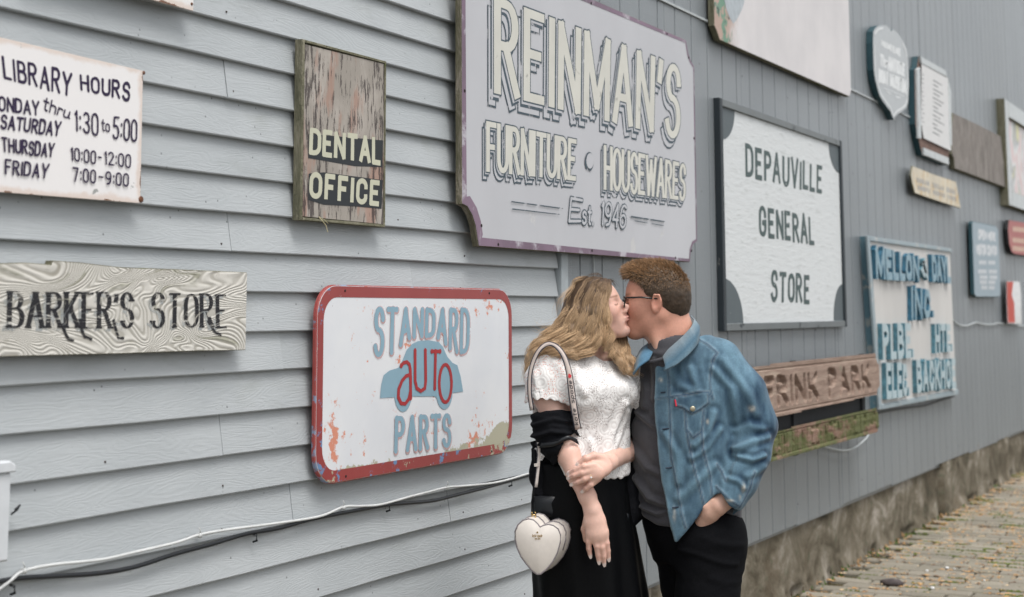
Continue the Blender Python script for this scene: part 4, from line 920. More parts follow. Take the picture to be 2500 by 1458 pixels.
# ---------------------------------------------------------------- carved park boards
def carved(s, poly, text_lines, depth, cell, thick, mats, name, rim=None, seed=2, grain=.0):
    """solid board whose front is a height field: letters routed into it"""
    x0 = min(p[0] for p in poly); x1 = max(p[0] for p in poly); z0 = min(p[1] for p in poly); z1 = max(p[1] for p in poly)
    nx, nz = int((x1-x0)/cell), int((z1-z0)/cell); gx, gz = np.meshgrid(np.linspace(x0, x1, nx+1), np.linspace(z0, z1, nz+1), indexing='ij'); hgt = np.zeros_like(gx)
    for polys, half in text_lines:
        for pl in polys:
            for a, c in zip(pl[:-1], pl[1:]):
                a, c = np.array(a), np.array(c); ab = c-a; L2 = ab.dot(ab)+1e-12
                t = np.clip(((gx-a[0])*ab[0]+(gz-a[1])*ab[1])/L2, 0, 1); d = np.hypot(gx-a[0]-t*ab[0], gz-a[1]-t*ab[1])
                hgt = np.maximum(hgt, np.clip((half+cell*.6-d)/(cell*.9), 0, 1)*depth)
    if rim:
        lo, hi, rd = rim; dd = np.minimum(gz-z0, z1-gz); hgt = np.maximum(hgt, np.where((dd < hi) & (dd > lo), rd, 0)*1.0)
    if grain:
        gr = np.array([[mn.noise(Vector((gx[i, j]*.8, gz[i, j]*42, seed))) for j in range(nz+1)] for i in range(0, nx+1, 6)])
        gr = np.repeat(gr, 6, 0)[:nx+1]; hgt = hgt+gr*grain
    # clip to outline
    ins = np.ones_like(gx, bool)
    def pip(x, z):
        c = np.zeros_like(x, bool); n = len(poly)
        for i in range(n):
            xa, za = poly[i]; xb, zb = poly[i-1]; cond = ((za > z) != (zb > z)) & (x < (xb-xa)*(z-za)/(zb-za+1e-12)+xa); c ^= cond
        return c
    cxm = (gx[:-1, :-1]+gx[1:, 1:])/2; czm = (gz[:-1, :-1]+gz[1:, 1:])/2; ok = pip(cxm, czm)
    idx = np.arange((nx+1)*(nz+1)).reshape(nx+1, nz+1); V = np.stack([gx.ravel(), hgt.ravel(), gz.ravel()], 1)
    Vb = V.copy(); Vb[:, 1] = thick; N = len(V); Fs = []
    a = idx[:-1, :-1][ok]; bq = idx[1:, :-1][ok]; cq = idx[1:, 1:][ok]; dq = idx[:-1, 1:][ok]; Fs.append(np.stack([a, bq, cq, dq], 1)); Fs.append(np.stack([a+N, dq+N, cq+N, bq+N], 1)); mi = [np.zeros(len(a)), np.ones(len(a))]
    okp = np.pad(ok, 1)
    for (di, dj, e0, e1) in ((1, 0, (1, 0), (1, 1)), (-1, 0, (0, 1), (0, 0)), (0, 1, (1, 1), (0, 1)), (0, -1, (0, 0), (1, 0))):
        bd = ok & ~okp[1+di:1+di+ok.shape[0], 1+dj:1+dj+ok.shape[1]]; I, J = np.nonzero(bd)
        p = idx[I+e0[0], J+e0[1]]; q = idx[I+e1[0], J+e1[1]]; Fs.append(np.stack([q, p, p+N, q+N], 1)); mi.append(np.ones(len(p)))
    return mesh_np(name, V, np.concatenate(Fs), mats, s.root, False, np.concatenate(mi))
OFF = .16; zf = CAMH
s = Board('park_board', 'long reddish-brown carved wooden park sign standing out from the siding behind the man', 'sign', OFF,
          rect=[(5.9, -.507+zf), (8.832, -.487+zf), (8.836, -.460+zf), (8.893, -.442+zf), (8.893, -.319+zf), (8.846, -.300+zf), (8.821, -.248+zf), (5.9, -.253+zf)])
M['park'] = m_oldwood('red_brown_wood', (.19, .135, .105), (.29, .210, .170), (.39, .31, .25), moss=.16, stretch=(.7, 1, 7), bump=.5, mosscol=(.20, .22, .15)); M['park_e'] = m_oldwood('pale_cut_wood', (.22, .16, .10), (.36, .26, .17), (.45, .36, .26), moss=.32, stretch=(.7, 1, 7))
tl = []
for txt, q in (('FRINK', [(1868,930),(1993,917),(1997,969),(1870,989)]), ('PARK', [(2023,908),(2120,896),(2124,946),(2026,964)])):
    Wm, Hm, mp = s.quad(q)
    for ch, polys in text_strokes(txt, Wm, Hm, .30): tl.append(([[mp(*p) for p in pl] for pl in polys], .0165))
carved(s, s.L, tl, .03, .0065, .045, [M['park'], M['park_e']], 'board', rim=(.026, .033, .006), grain=.0015)
s = Board('mossy_board', 'lower carved board green with moss, its reddish letters worn past reading', 'sign', OFF,
          rect=[(5.9, -.702+zf), (8.800, -.702+zf), (8.843, -.680+zf), (8.846, -.640+zf), (8.840, -.602+zf), (8.795, -.562+zf), (5.9, -.568+zf)])
M['moss'] = m_oldwood('mossy_wood', (.13, .075, .055), (.23, .145, .11), (.33, .24, .18), moss=.82, stretch=(.8, 1, 9), scale=5, mosscol=(.115, .125, .055))
random.seed(12); tl = []; xx = 6.3-s.o[0]
while xx < 2.85+5.9-s.o[0]:
    if random.random() < .12: xx += .05; continue
    hgl = .085; zb = .022+random.uniform(-.003, .003); kind = random.randint(0, 4); w_ = .045
    pl = [[(xx, zb), (xx, zb+hgl)]]
    if kind == 0: pl += [[(xx+w_, zb), (xx+w_, zb+hgl)], [(xx, zb+hgl/2), (xx+w_, zb+hgl/2)]]
    elif kind == 1: pl += [[(xx, zb+hgl), (xx+w_, zb)], [(xx+w_, zb), (xx+w_, zb+hgl)]]
    elif kind == 2: pl += [[(xx, zb+hgl), (xx+w_, zb+hgl), (xx+w_, zb+hgl/2), (xx, zb+hgl/2)], [(xx+w_/2, zb+hgl/2), (xx+w_, zb)]]
    elif kind == 3: pl += [[(xx, zb), (xx+w_, zb)], [(xx, zb+hgl), (xx+w_, zb+hgl)]]
    tl.append((pl, .008)); xx += w_+.035
carved(s, s.L, tl, .014, .0065, .05, [M['moss'], M['wood_edge']], 'board', rim=(.014, .020, .006), grain=.002)
s = Board('support_rail', 'black timber rail that carries the two carved park boards', 'rail', .10, rect=[(6.0, -.60+zf), (8.765, -.60+zf), (8.765, -.47+zf), (6.0, -.47+zf)])
s.board(.095, [M['dark'], M['dark']], name='rail', bevel=.003)
for X in (6.2, 7.4, 8.7): b = MB(); b.box((X-s.o[0]-.03, -.0145, -.12), (X-s.o[0]+.03, -.0005, .35)); b.build('bracket', M['dark'], s.root)
# ================================================================== ground
def m_ground():
    b = NB('joint_soil'); v = b.coord(rnd=False); n = b.noise(v, 3, 6); f = b.noise(v, 60, 4)
    c = b.mix(b.step(n, .4, .6), (.06, .05, .03), (.035, .05, .018)); c = b.mix(b.step(f, .5, .7), c, (.19, .14, .08)); b.bump(f, .6, .004); return b.fin(c, .95, .1)
M['soil'] = m_ground()
mesh_obj('ground', [(-120, -160, -.018), (160, -160, -.018), (160, 1.0, -.018), (-120, 1.0, -.018)], [(0, 1, 2, 3)], M['soil'], kind='structure')
def m_paver():
    b = NB('grey_tan_paver'); v = b.coord(rnd=True); n = b.noise(v, 9, 6, .6); oi = b.n('ShaderNodeObjectInfo')
    c = b.mix(oi.outputs['Random'], (.185, .170, .138), (.28, .255, .208)); c = b.mix(b.math('MULTIPLY', b.step(n, .45, .7), .4), c, (.24, .225, .16)); sp = b.noise(v, 90, 3, .6); c = b.mix(b.math('MULTIPLY', b.step(sp, .55, .7), .4), c, (.46, .41, .34))
    b.bump(b.math('ADD', sp, n), .5, .002); return b.fin(c, .85, .25)
M['paver'] = m_paver()
far = NB('paving_beyond'); v = far.coord((1, 1, 1), rnd=False)
bt = far.n('ShaderNodeTexBrick'); far.t.links.new(far.coord((1, 1, 1), rnd=False, rot=(0, 0, math.pi/2)), bt.inputs['Vector']); bt.inputs['Scale'].default_value = 1.0; bt.inputs['Brick Width'].default_value = .226; bt.inputs['Row Height'].default_value = .126; bt.inputs['Mortar Size'].default_value = .006
for k, c in (('Color1', (.10, .095, .085, 1)), ('Color2', (.13, .12, .105, 1)), ('Mortar', (.04, .04, .03, 1))): bt.inputs[k].default_value = c
M['far_pave'] = far.fin(bt.outputs['Color'], .9, .2)
pav = empty('brick_path', (9, -.5, 0)); pav['kind'] = 'structure'
mesh_obj('outer_paving', [(-60-9, -40+.5, -.011), (80-9, -40+.5, -.011), (80-9, -1.62+.5, -.011), (-60-9, -1.62+.5, -.011)], [(0, 1, 2, 3)], M['far_pave'], pav)
def brick_mesh(lx, ly, seed):
    r = random.Random(seed); b = MB(); h = .0
    P_ = [(-lx/2+r.uniform(0, .004), -ly/2+r.uniform(0, .004)), (lx/2-r.uniform(0, .004), -ly/2+r.uniform(0, .004)), (lx/2-r.uniform(0, .004), ly/2-r.uniform(0, .004)), (-lx/2+r.uniform(0, .004), ly/2-r.uniform(0, .004))]
    t = [(x*.90, y*.955, .0) for x, y in P_]; m_ = [(x, y, -.008) for x, y in P_]; q = [(x, y, -.03) for x, y in P_]
    b.v = t+m_+q; b.f = [(0, 1, 2, 3)]+[((i+1) % 4, i, i+4, (i+1) % 4+4) for i in range(4)]+[((i+1) % 4+4, i+4, i+8, (i+1) % 4+8) for i in range(4)]
    me = bpy.data.meshes.new('brick'); me.from_pydata(b.v, [], b.f); me.materials.append(M['paver']); return me
bms = [brick_mesh(.119, .219, k) for k in range(8)]; bm_far = MB(); cnt = 0; cands = []
for ix in range(int((24+2)/.126)):
    X = -2+ix*.126
    for iy in range(8):
        Y = -.105-(iy+(.5 if ix % 2 else 0))*.226+(.0); z_ = random.uniform(-.004, .004)
        cands.append((X+random.uniform(-.002, .002), Y+random.uniform(-.003, .003), z_))
def seen(X, Y):
    v = ROT.T @ (np.array([X, Y, 0])-CAMP); px = PPX+FPX*v[0]/-v[2]; py = PPY-FPX*v[1]/-v[2]; return -60 < px < 2600 and py < 1540, -v[2]
vis = sorted([c for c in cands if seen(c[0], c[1])[0] and v is not None], key=lambda c: seen(c[0], c[1])[1])[:298]; vs = set(vis)
for c in cands:
    if c in vs:
        o = bpy.data.objects.new('brick', random.choice(bms)); COL.objects.link(o); o.parent = pav; o.location = (c[0]-9, c[1]+.5, c[2]); o.rotation_euler = (random.uniform(-.02, .02), random.uniform(-.02, .02), random.uniform(-.015, .015)+(math.pi if random.random() < .5 else 0))
    else:
        r = random.uniform(.0, .004); bm_far.add([(c[0]-9-.057, c[1]+.5-.107, c[2]), (c[0]-9+.057, c[1]+.5-.107, c[2]), (c[0]-9+.057, c[1]+.5+.107, c[2]), (c[0]-9-.057, c[1]+.5+.107, c[2])], [(0, 1, 2, 3)])
bm_far.build('far_bricks', M['paver'], pav, kind='stuff')
# litter: fallen catkins, crumbs and moss tufts gathered along the joints
random.seed(33); lit = MB(); ms = MB()
for k in range(19000):
    X = random.uniform(2.0, 15); Y = -random.random()**1.1*1.35+.02
    if random.random() < .72:
        ix = round((X+2)/.126-.5)+.5; X = -2+ix*.126+random.gauss(0, .012)
    if mn.noise(Vector((X*2.3, Y*3.5, 0))) < random.uniform(-.35, .35): continue
    a = random.uniform(0, 6.28); l_ = random.uniform(.005, .019)*(1 if random.random() < .93 else 1.8); w_ = l_*random.uniform(.2, .5); dx, dy = math.cos(a)*l_, math.sin(a)*l_; nx_, ny_ = -math.sin(a)*w_, math.cos(a)*w_; zt = random.uniform(.003, .009)
    lit.add([(X-dx, Y-dy, .002), (X+nx_, Y+ny_, .003), (X+dx, Y+dy, .002), (X-nx_, Y-ny_, .003), (X, Y, zt)], [(0, 3, 4), (3, 2, 4), (2, 1, 4), (1, 0, 4)], random.choice([0, 0, 1, 2]))
for k in range(2600):
    X = random.uniform(6.6, 15); ix = round((X+2)/.126-.5)+.5; X = -2+ix*.126+random.gauss(0, .006); Y = -random.random()*1.4
    if mn.noise(Vector((X*1.3, Y*4.5, 5))) < .12: continue
    for j in range(5):
        x, y = X+random.gauss(0, .006), Y+random.gauss(0, .022); r = random.uniform(.004, .010)
        ms.add([(x-r, y-r, -.004), (x+r, y-r, -.004), (x+r, y+r, -.004), (x-r, y+r, -.004), (x, y, random.uniform(.003, .008))], [(0, 1, 4), (1, 2, 4), (2, 3, 4), (3, 0, 4)])
tag(lit.build('leaf_litter', [plain('tan_litter', (.50, .29, .12), .9, vary=.3), plain('pale_litter', (.50, .38, .24), .9, vary=.3), plain('brown_litter', (.16, .09, .05), .9, vary=.3)], kind='stuff'), 'tan fallen catkins and crumbs of leaf along the paving joints', 'leaf litter')
tag(ms.build('moss', plain('moss_green', (.10, .13, .025), .95, vary=.4), kind='stuff'), 'green moss growing in the paving joints', 'moss')
PL = ['larger white pebble lying on the brick paving', 'white pebble left of the larger one on the brick paving', 'white pebble nearest the bottom edge, on the brick paving', 'tiny white crumb just right of the larger pebble', 'tiny white crumb farthest right on the brick paving']
for k_, (px, py, r) in enumerate(((2312, 1387, .012), (2263, 1394, .010), (2276, 1437, .013), (2330, 1388, .006), (2403, 1417, .007))):
    q = ground_pt(px, py, .006); b = MB(); b.lathe((0, 0, -.004), (0, 0, 1), [(r*.6, 0), (r, r*.4), (r*.7, r*.9), (r*.2, r*1.05)], 7)
    tag(b.build('pebble', plain('white_pebble', (.7, .7, .7), .6), None, True, loc=tuple(q)), PL[k_], 'pebble', 'white pebbles on the paving')
q = ground_pt(2178, 1428, .0); V = []; F = []
b = MB(); b.lathe((0, 0, 0), (0, 0, 1), [(.035, 0), (.04, .012), (.03, .026), (.012, .032)], 9); b.v = [(x*.9+.012*mn.noise(Vector((x*30, y*30, z_*30))), y*1.7+(.01 if z_ > .02 else 0), z_*(1-.3*math.copysign(1, y)*min(1, abs(y)*20))) for x, y, z_ in b.v]
tag(b.build('stone', plain('dark_stone', (.09, .075, .075), .9, vary=.3), None, True, loc=tuple(q)), 'dark brown flat stone lying on the paving near the foundation', 'stone')
random.seed(5)
b = MB()
for k in range(260):
    X = random.uniform(7.0, 13.5); Y = random.gauss(.03, .03)-.03; l_ = random.uniform(.008, .03); a = random.uniform(0, 6.28)
    b.add([(X, Y, .0), (X+l_*math.cos(a), Y+l_*math.sin(a), .004), (X+.004, Y+.006, random.uniform(.01, .03))], [(0, 1, 2)], random.choice([0, 1]))
tag(b.build('dry_weeds', [plain('dry_weed', (.32, .2, .1), .9), plain('green_weed', (.07, .12, .03), .9)], kind='stuff'), 'dry weeds and crumbs along the foot of the foundation', 'weeds')
# ================================================================== people: frame of measurement and implicit-surface modelling kit
_h = ray(1250, 755).copy(); _h[2] = 0; HV = _h/np.linalg.norm(_h); RV = np.array([HV[1], -HV[0], 0.0]); D0 = 4.44
A0 = 0.0
def L3(px, py, c=0.0):
    """photo pixel + distance towards the camera from the couple's plane -> local (a right, b up from eye level, c towards camera)"""
    v = ray(px, py); t = (D0-c)/v.dot(HV); p = v*t; return np.array([p.dot(RV)-A0, p[2], c])
A0 = L3(1550, 755)[0]
def to_world(V): V = np.asarray(V, float); return CAMP+HV*D0+np.outer(V[:, 0]+A0, RV)+np.outer(V[:, 1], [0, 0, 1])-np.outer(V[:, 2], HV)
PXM = D0/FPX
def _hash(i, j, k): n = (i*374761393+j*668265263+k*2147483647) & 0xffffffff; n = ((n ^ (n >> 13))*1274126177) & 0xffffffff; return ((n ^ (n >> 16)) & 0xffff)/32767.5-1
def vnoise(P, s=1.0, seed=0):
    P = np.asarray(P, float)*s+seed*17.3; i = np.floor(P).astype(np.int64); f = P-i; f = f*f*(3-2*f); r = 0
    for dx in (0, 1):
        for dy in (0, 1):
            for dz in (0, 1):
                wt = (f[:, 0] if dx else 1-f[:, 0])*(f[:, 1] if dy else 1-f[:, 1])*(f[:, 2] if dz else 1-f[:, 2]); r = r+wt*_hash(i[:, 0]+dx, i[:, 1]+dy, i[:, 2]+dz)
    return r
def fnoise(P, s=1.0, o=4, seed=0): return sum(vnoise(P, s*2**k, seed+k)/1.8**k for k in range(o))/1.8
class Fr:
    def __init__(s, o, X=(1, 0, 0), Y=(0, 1, 0), Z=None, sc=1.0):
        s.o = np.array(o, float); X = np.array(X, float); X /= np.linalg.norm(X); Y = np.array(Y, float); Y -= X*X.dot(Y); Y /= np.linalg.norm(Y); Z = np.cross(X, Y) if Z is None else np.array(Z, float)
        s.R = np.stack([X, Y, Z]); s.sc = sc
    def pt(s, x, y, z): return s.o+s.sc*(s.R.T @ np.array([x, y, z], float))
    def loc(s, a, b, c):
        a, b, c = a-s.o[0], b-s.o[1], c-s.o[2]; R = s.R/s.sc
        return R[0, 0]*a+R[0, 1]*b+R[0, 2]*c, R[1, 0]*a+R[1, 1]*b+R[1, 2]*c, R[2, 0]*a+R[2, 1]*b+R[2, 2]*c
def smin(x, y, k):
    h = np.clip(.5+.5*(y-x)/k, 0, 1); return y*(1-h)+x*h-k*h*(1-h)
class Field:
    def __init__(s, lo, hi, vs):
        s.lo = np.array(lo, float); s.vs = vs; s.n = np.ceil((np.array(hi)-s.lo)/vs).astype(int)+1
        s.ax = [s.lo[i]+vs*np.arange(s.n[i]) for i in range(3)]; s.D = np.full(s.n, .5, np.float32); s.MG = .035
    def _reg(s, lo, hi, k):
        m = max(s.MG, k*1.6); i0 = np.clip(((np.array(lo)-m-s.lo)/s.vs).astype(int), 0, s.n); i1 = np.clip(((np.array(hi)+m-s.lo)/s.vs).astype(int)+2, 0, s.n)
        if (i1 <= i0).any(): return None, None
        sl = tuple(slice(p, q) for p, q in zip(i0, i1)); g = (s.ax[0][sl[0]][:, None, None], s.ax[1][sl[1]][None, :, None], s.ax[2][sl[2]][None, None, :]); return sl, g
    def put(s, fn, lo, hi, k=.01, sub=False):
        sl, g = s._reg(lo, hi, k)
        if sl is None: return
        d = fn(*g).astype(np.float32)
        s.D[sl] = -smin(-s.D[sl], d, k) if sub else smin(s.D[sl], d, k)
    def ell(s, fr, c, r, k=.01, sub=False, rz=0.0):
        """ellipsoid in a frame; c centre, r radii, rz rotation about the frame's z (degrees)"""
        cr, sr = math.cos(math.radians(rz)), math.sin(math.radians(rz)); r = np.array(r, float)
        def fn(a, b, cc):
            x, y, z = fr.loc(a, b, cc); x, y, z = x-c[0], y-c[1], z-c[2]; x, y = cr*x+sr*y, -sr*x+cr*y
            k0 = np.sqrt((x/r[0])**2+(y/r[1])**2+(z/r[2])**2); k1 = np.sqrt((x/r[0]**2)**2+(y/r[1]**2)**2+(z/r[2]**2)**2)+1e-6
            return fr.sc*k0*(k0-1)/k1
        o = fr.pt(*c); R = max(r)*fr.sc; s.put(fn, o-R, o+R, k, sub)
    def cone(s, p, q, r1, r2, k=.01, sub=False, flat=None):
        p, q = np.array(p, float), np.array(q, float); pq = q-p; L2 = pq.dot(pq)+1e-12
        def fn(a, b, c):
            x, y, z = a-p[0], b-p[1], c-p[2]; t = np.clip((x*pq[0]+y*pq[1]+z*pq[2])/L2, 0, 1)
            x, y, z = x-t*pq[0], y-t*pq[1], z-t*pq[2]
            if flat is not None:       # flat = (direction, factor): squash the section along a direction
                n, fct = flat; dn = x*n[0]+y*n[1]+z*n[2]; x, y, z = x+n[0]*dn*(fct-1), y+n[1]*dn*(fct-1), z+n[2]*dn*(fct-1)
            return np.sqrt(x*x+y*y+z*z)-(r1+(r2-r1)*t)
        R = max(r1, r2); s.put(fn, np.minimum(p, q)-R, np.maximum(p, q)+R, k, sub)
    def chain(s, pts, k=.008, sub=False, k0=None, flat=None):
        for i in range(len(pts)-1): s.cone(pts[i][0], pts[i+1][0], pts[i][1], pts[i+1][1], (k0 if k0 and i == 0 else k), sub, flat)
    def vloft(s, fr, st, k=.02, sub=False, p=2.0):
        """stack of ellipses: st rows (b, x0, z0, rx, rz) in the frame, bottom to top or top to bottom"""
        st = sorted(st); B = np.array([r[0] for r in st]); C = np.array([r[1:] for r in st])
        def fn(a, b, c):
            x, y, z = fr.loc(a, b, c); yy = np.clip(y, B[0], B[-1]); I = [np.interp(yy, B, C[:, i]) for i in range(4)]
            rr = ((np.abs((x-I[0])/I[2]))**p+(np.abs((z-I[1])/I[3]))**p)**(1/p); d = (rr-1)*np.minimum(I[2], I[3])
            return np.maximum(d, np.abs(y-.5*(B[0]+B[-1]))-.5*(B[-1]-B[0]))
        R = max((abs(C[:, 0])+C[:, 2]).max(), (abs(C[:, 1])+C[:, 3]).max()); lo = fr.o+np.array([-R, B[0], -R]); hi = fr.o+np.array([R, B[-1], R]); s.put(fn, lo, hi, k, sub)
    def prism(s, poly, c0, c1, k=.004, sub=False):
        """polygon in the (a,b) plane, from depth c0 to c1"""
        P = np.array(poly, float)
        def fn(a, b, c):
            a2, b2 = np.broadcast_arrays(a[:, :, 0], b[:, :, 0]); d = np.full(a2.shape, 1e9); sg = np.ones(a2.shape)
            for i in range(len(P)):
                p, q = P[i], P[i-1]; e = q-p; wx, wy = a2-p[0], b2-p[1]; t = np.clip((wx*e[0]+wy*e[1])/(e.dot(e)+1e-12), 0, 1)
                d = np.minimum(d, (wx-e[0]*t)**2+(wy-e[1]*t)**2); c1_ = b2 >= p[1]; c2_ = b2 < q[1]; c3_ = e[0]*wy > e[1]*wx; al = c1_ & c2_ & c3_; nn_ = ~c1_ & ~c2_ & ~c3_; sg = np.where(al | nn_, -sg, sg)
            d = (sg*np.sqrt(d))[:, :, None]; return np.maximum(d, np.maximum(c0-c, c-c1))
        s.put(fn, (P[:, 0].min(), P[:, 1].min(), c0), (P[:, 0].max(), P[:, 1].max(), c1), k, sub)
    def mesh(s):
        """surface nets"""
        D = s.D; S = D < 0; n = s.n
        cnt = np.zeros(n-1, np.uint8)
        for i in (0, 1):
            for j in (0, 1):
                for k in (0, 1): cnt += S[i:n[0]-1+i, j:n[1]-1+j, k:n[2]-1+k]
        cell = (cnt > 0) & (cnt < 8); idx = np.full(n-1, -1, np.int64); I = np.argwhere(cell); idx[cell] = np.arange(len(I))
        acc = np.zeros((len(I), 3)); num = np.zeros(len(I)); E_ = [((0,0,0),(1,0,0)),((0,1,0),(1,1,0)),((0,0,1),(1,0,1)),((0,1,1),(1,1,1)),((0,0,0),(0,1,0)),((1,0,0),(1,1,0)),((0,0,1),(0,1,1)),((1,0,1),(1,1,1)),((0,0,0),(0,0,1)),((1,0,0),(1,0,1)),((0,1,0),(0,1,1)),((1,1,0),(1,1,1))]
        for p, q in E_:
            dp = D[I[:, 0]+p[0], I[:, 1]+p[1], I[:, 2]+p[2]]; dq = D[I[:, 0]+q[0], I[:, 1]+q[1], I[:, 2]+q[2]]; m = (dp < 0) != (dq < 0); t = np.where(m, dp/(dp-dq+1e-20), 0)
            acc += (np.array(p)+t[:, None]*(np.array(q)-np.array(p)))*m[:, None]; num += m
        V = s.lo+s.vs*(I+acc/num[:, None]); F = []
        for ax in range(3):
            o = [x for x in range(3) if x != ax]; A = np.moveaxis(S, ax, 0); m = A[1:] != A[:-1]; m = np.moveaxis(m, 0, ax); J = np.argwhere(m); J = J[(J[:, o[0]] > 0) & (J[:, o[1]] > 0) & (J[:, o[0]] < n[o[0]]-1) & (J[:, o[1]] < n[o[1]]-1)]
            def at(d0, d1): q = J.copy(); q[:, o[0]] += d0; q[:, o[1]] += d1; return idx[q[:, 0], q[:, 1], q[:, 2]]
            Q = np.stack([at(-1, -1), at(0, -1), at(0, 0), at(-1, 0)], 1); fl = S[J[:, 0], J[:, 1], J[:, 2]]
            if ax == 1: fl = ~fl
            Q = np.where(fl[:, None], Q, Q[:, ::-1]); F.append(Q)
        return V, np.concatenate(F)
def smooth_mesh(V, F, it=2, lam=.5):
    e = np.concatenate([F[:, [0, 1]], F[:, [1, 2]], F[:, [2, 3]], F[:, [3, 0]]]); e = np.concatenate([e, e[:, ::-1]]); N = len(V); cn = np.bincount(e[:, 0], minlength=N)[:, None]+1e-9
    for _ in range(it): V = V+lam*(np.stack([np.bincount(e[:, 0], V[e[:, 1], k], N) for k in range(3)], 1)/cn-V)
    return V
def normals(V, F):
    n = np.cross(V[F[:, 2]]-V[F[:, 0]], V[F[:, 3]]-V[F[:, 1]]); N = np.stack([sum(np.bincount(F[:, j], n[:, k], len(V)) for j in range(4)) for k in range(3)], 1); return N/(np.linalg.norm(N, axis=1)[:, None]+1e-12)
def dline(V, pts, dims=(0, 1)):
    """distance of vertices to a polyline, measured in the picture plane (dims) or in 3-D"""
    P = np.array(pts, float)[:, list(dims)]; X = V[:, list(dims)]; d = np.full(len(V), 9.0)
    for p, q in zip(P[:-1], P[1:]):
        e = q-p; t = np.clip(((X-p)@e)/(e.dot(e)+1e-12), 0, 1); d = np.minimum(d, np.linalg.norm(X-p-t[:, None]*e, axis=1))
    return d
def P2(px, c=0.1): return [L3(x, y, c) for x, y in px]
def poly2(px, c=0.1): return [L3(x, y, c)[:2] for x, y in px]
def inside(V, px, c=0.1):
    P = poly2(px, c); x, z = V[:, 0], V[:, 1]; r = np.zeros(len(V), bool)
    for i in range(len(P)):
        xa, za = P[i]; xb, zb = P[i-1]; r ^= ((za > z) != (zb > z)) & (x < (xb-xa)*(z-za)/(zb-za+1e-12)+xa)
    return r
def skin_obj(name, V, F, mat, parent, root_loc, col=None, smooth=True):
    Wd = to_world(V)-np.asarray(root_loc)
    o = mesh_np(name, Wd, F, mat, parent, smooth)
    if col is not None:
        at = o.data.color_attributes.new('tint', 'FLOAT_COLOR', 'POINT'); c4 = np.ones((len(V), 4), np.float32); c4[:, :3] = col; at.data.foreach_set('color', c4.ravel())
    return o
def mixc(a, b, t): t = np.clip(t, 0, 1)[:, None]; return a*(1-t)+np.array(b)*t
def attr_mat(name, rough=.6, spec=.3, noise_scale=60, bump=.2, bdist=.001, sss=0.0, vary=.12, stretch=(1, 1, 1), alpha=None, sheen=0.0):
    b = NB(name); at = b.n('ShaderNodeAttribute'); at.attribute_name = 'tint'; v = b.coord(stretch, rnd=False); n = b.noise(v, noise_scale, 5, .6)
    c = b.mix(b.step(n, .3, .7), (1-vary,)*3, (1+vary,)*3); c = b.mix(1.0, at.outputs['Color'], c, 'MULTIPLY'); b.bump(n, bump, bdist)
    m = b.fin(c, rough, spec)
    if sss: b.bsdf.inputs['Subsurface Weight'].default_value = sss; b.bsdf.inputs['Subsurface Radius'].default_value = (.012, .005, .003); b.bsdf.inputs['Subsurface Scale'].default_value = .6
    if sheen: b.bsdf.inputs['Sheen Weight'].default_value = sheen
    return m
def strands(name, guides, mat, parent, root_loc, per=40, seg=14, rad=.0006, seed=1):
    """guides: list of dict(p=[(a,b,c)...], spread=[...], n, col0, col1, wave, wl)"""
    rng = np.random.default_rng(seed); VV, FF, CC = [], [], []; base = 0
    for g in guides:
        P = np.array(g['p'], float); tt = np.linspace(0, 1, len(P)); n = g.get('n', per); sg = g.get('seg', seg); t = np.linspace(0, 1, sg)
        # smooth the guide
        Q = np.stack([np.interp(t, tt, P[:, k]) for k in range(3)], 1)
        for _ in range(2): Q[1:-1] = .25*Q[:-2]+.5*Q[1:-1]+.25*Q[2:]
        sp = np.interp(t, np.linspace(0, 1, len(g['spread'])), g['spread']); dirs = rng.normal(size=(n, 3)); dirs /= np.linalg.norm(dirs, axis=1)[:, None]; rr = rng.random(n)**.45
        dirs = dirs*np.array(g.get('aniso', (1, 1, 1))); ln = rng.uniform(g.get('lmin', .8), 1.0, n)
        wv, wl = g.get('wave', .004), g.get('wl', .06); length = np.linalg.norm(np.diff(Q, axis=0), axis=1).sum()
        for i in range(n):
            ti = t*ln[i]; q = np.stack([np.interp(ti, t, Q[:, k]) for k in range(3)], 1)+dirs[i]*rr[i]*np.interp(ti, t, sp)[:, None]
            ph = rng.uniform(-.9, .9)+g.get('ph', 0); w_ = wv*ti[:, None]*np.stack([np.cos(ti*length/wl*6.28+ph), .3*np.sin(ti*length/wl*6.28+ph), np.sin(ti*length/wl*6.28+ph)], 1)
            q = q+w_+rng.normal(size=3)*g.get('stray', .0008)*ti[:, None]**2*6
            tg = np.gradient(q, axis=0); tg /= np.linalg.norm(tg, axis=1)[:, None]+1e-9; u = np.cross(tg, [0, 0, 1.0]); u /= np.linalg.norm(u, axis=1)[:, None]+1e-9; v_ = np.cross(tg, u)
            r_ = rad*g.get('rad', 1)*(1-.75*t[:, None]**2)*rng.uniform(.7, 1.3)
            ring = np.stack([q+r_*u, q+r_*(-.5*u+.866*v_), q+r_*(-.5*u-.866*v_)], 1); VV.append(ring.reshape(-1, 3))
            k = np.arange(sg-1)[:, None]*3+base; f = np.concatenate([np.concatenate([k+a, k+(a+1) % 3, k+3+(a+1) % 3, k+3+a], 1) for a in range(3)]); FF.append(f); base += sg*3
            br = rng.uniform(.7, 1.25); c0, c1 = np.array(g['col0']), np.array(g['col1']); mx = np.clip((ti-g.get('m0', .2))/(g.get('m1', .8)-g.get('m0', .2)), 0, 1)[:, None]; CC.append(np.repeat((c0*(1-mx)+c1*mx)*br, 3, 0))
    return skin_obj(name, np.concatenate(VV), np.concatenate(FF), mat, parent, root_loc, np.concatenate(CC), True)

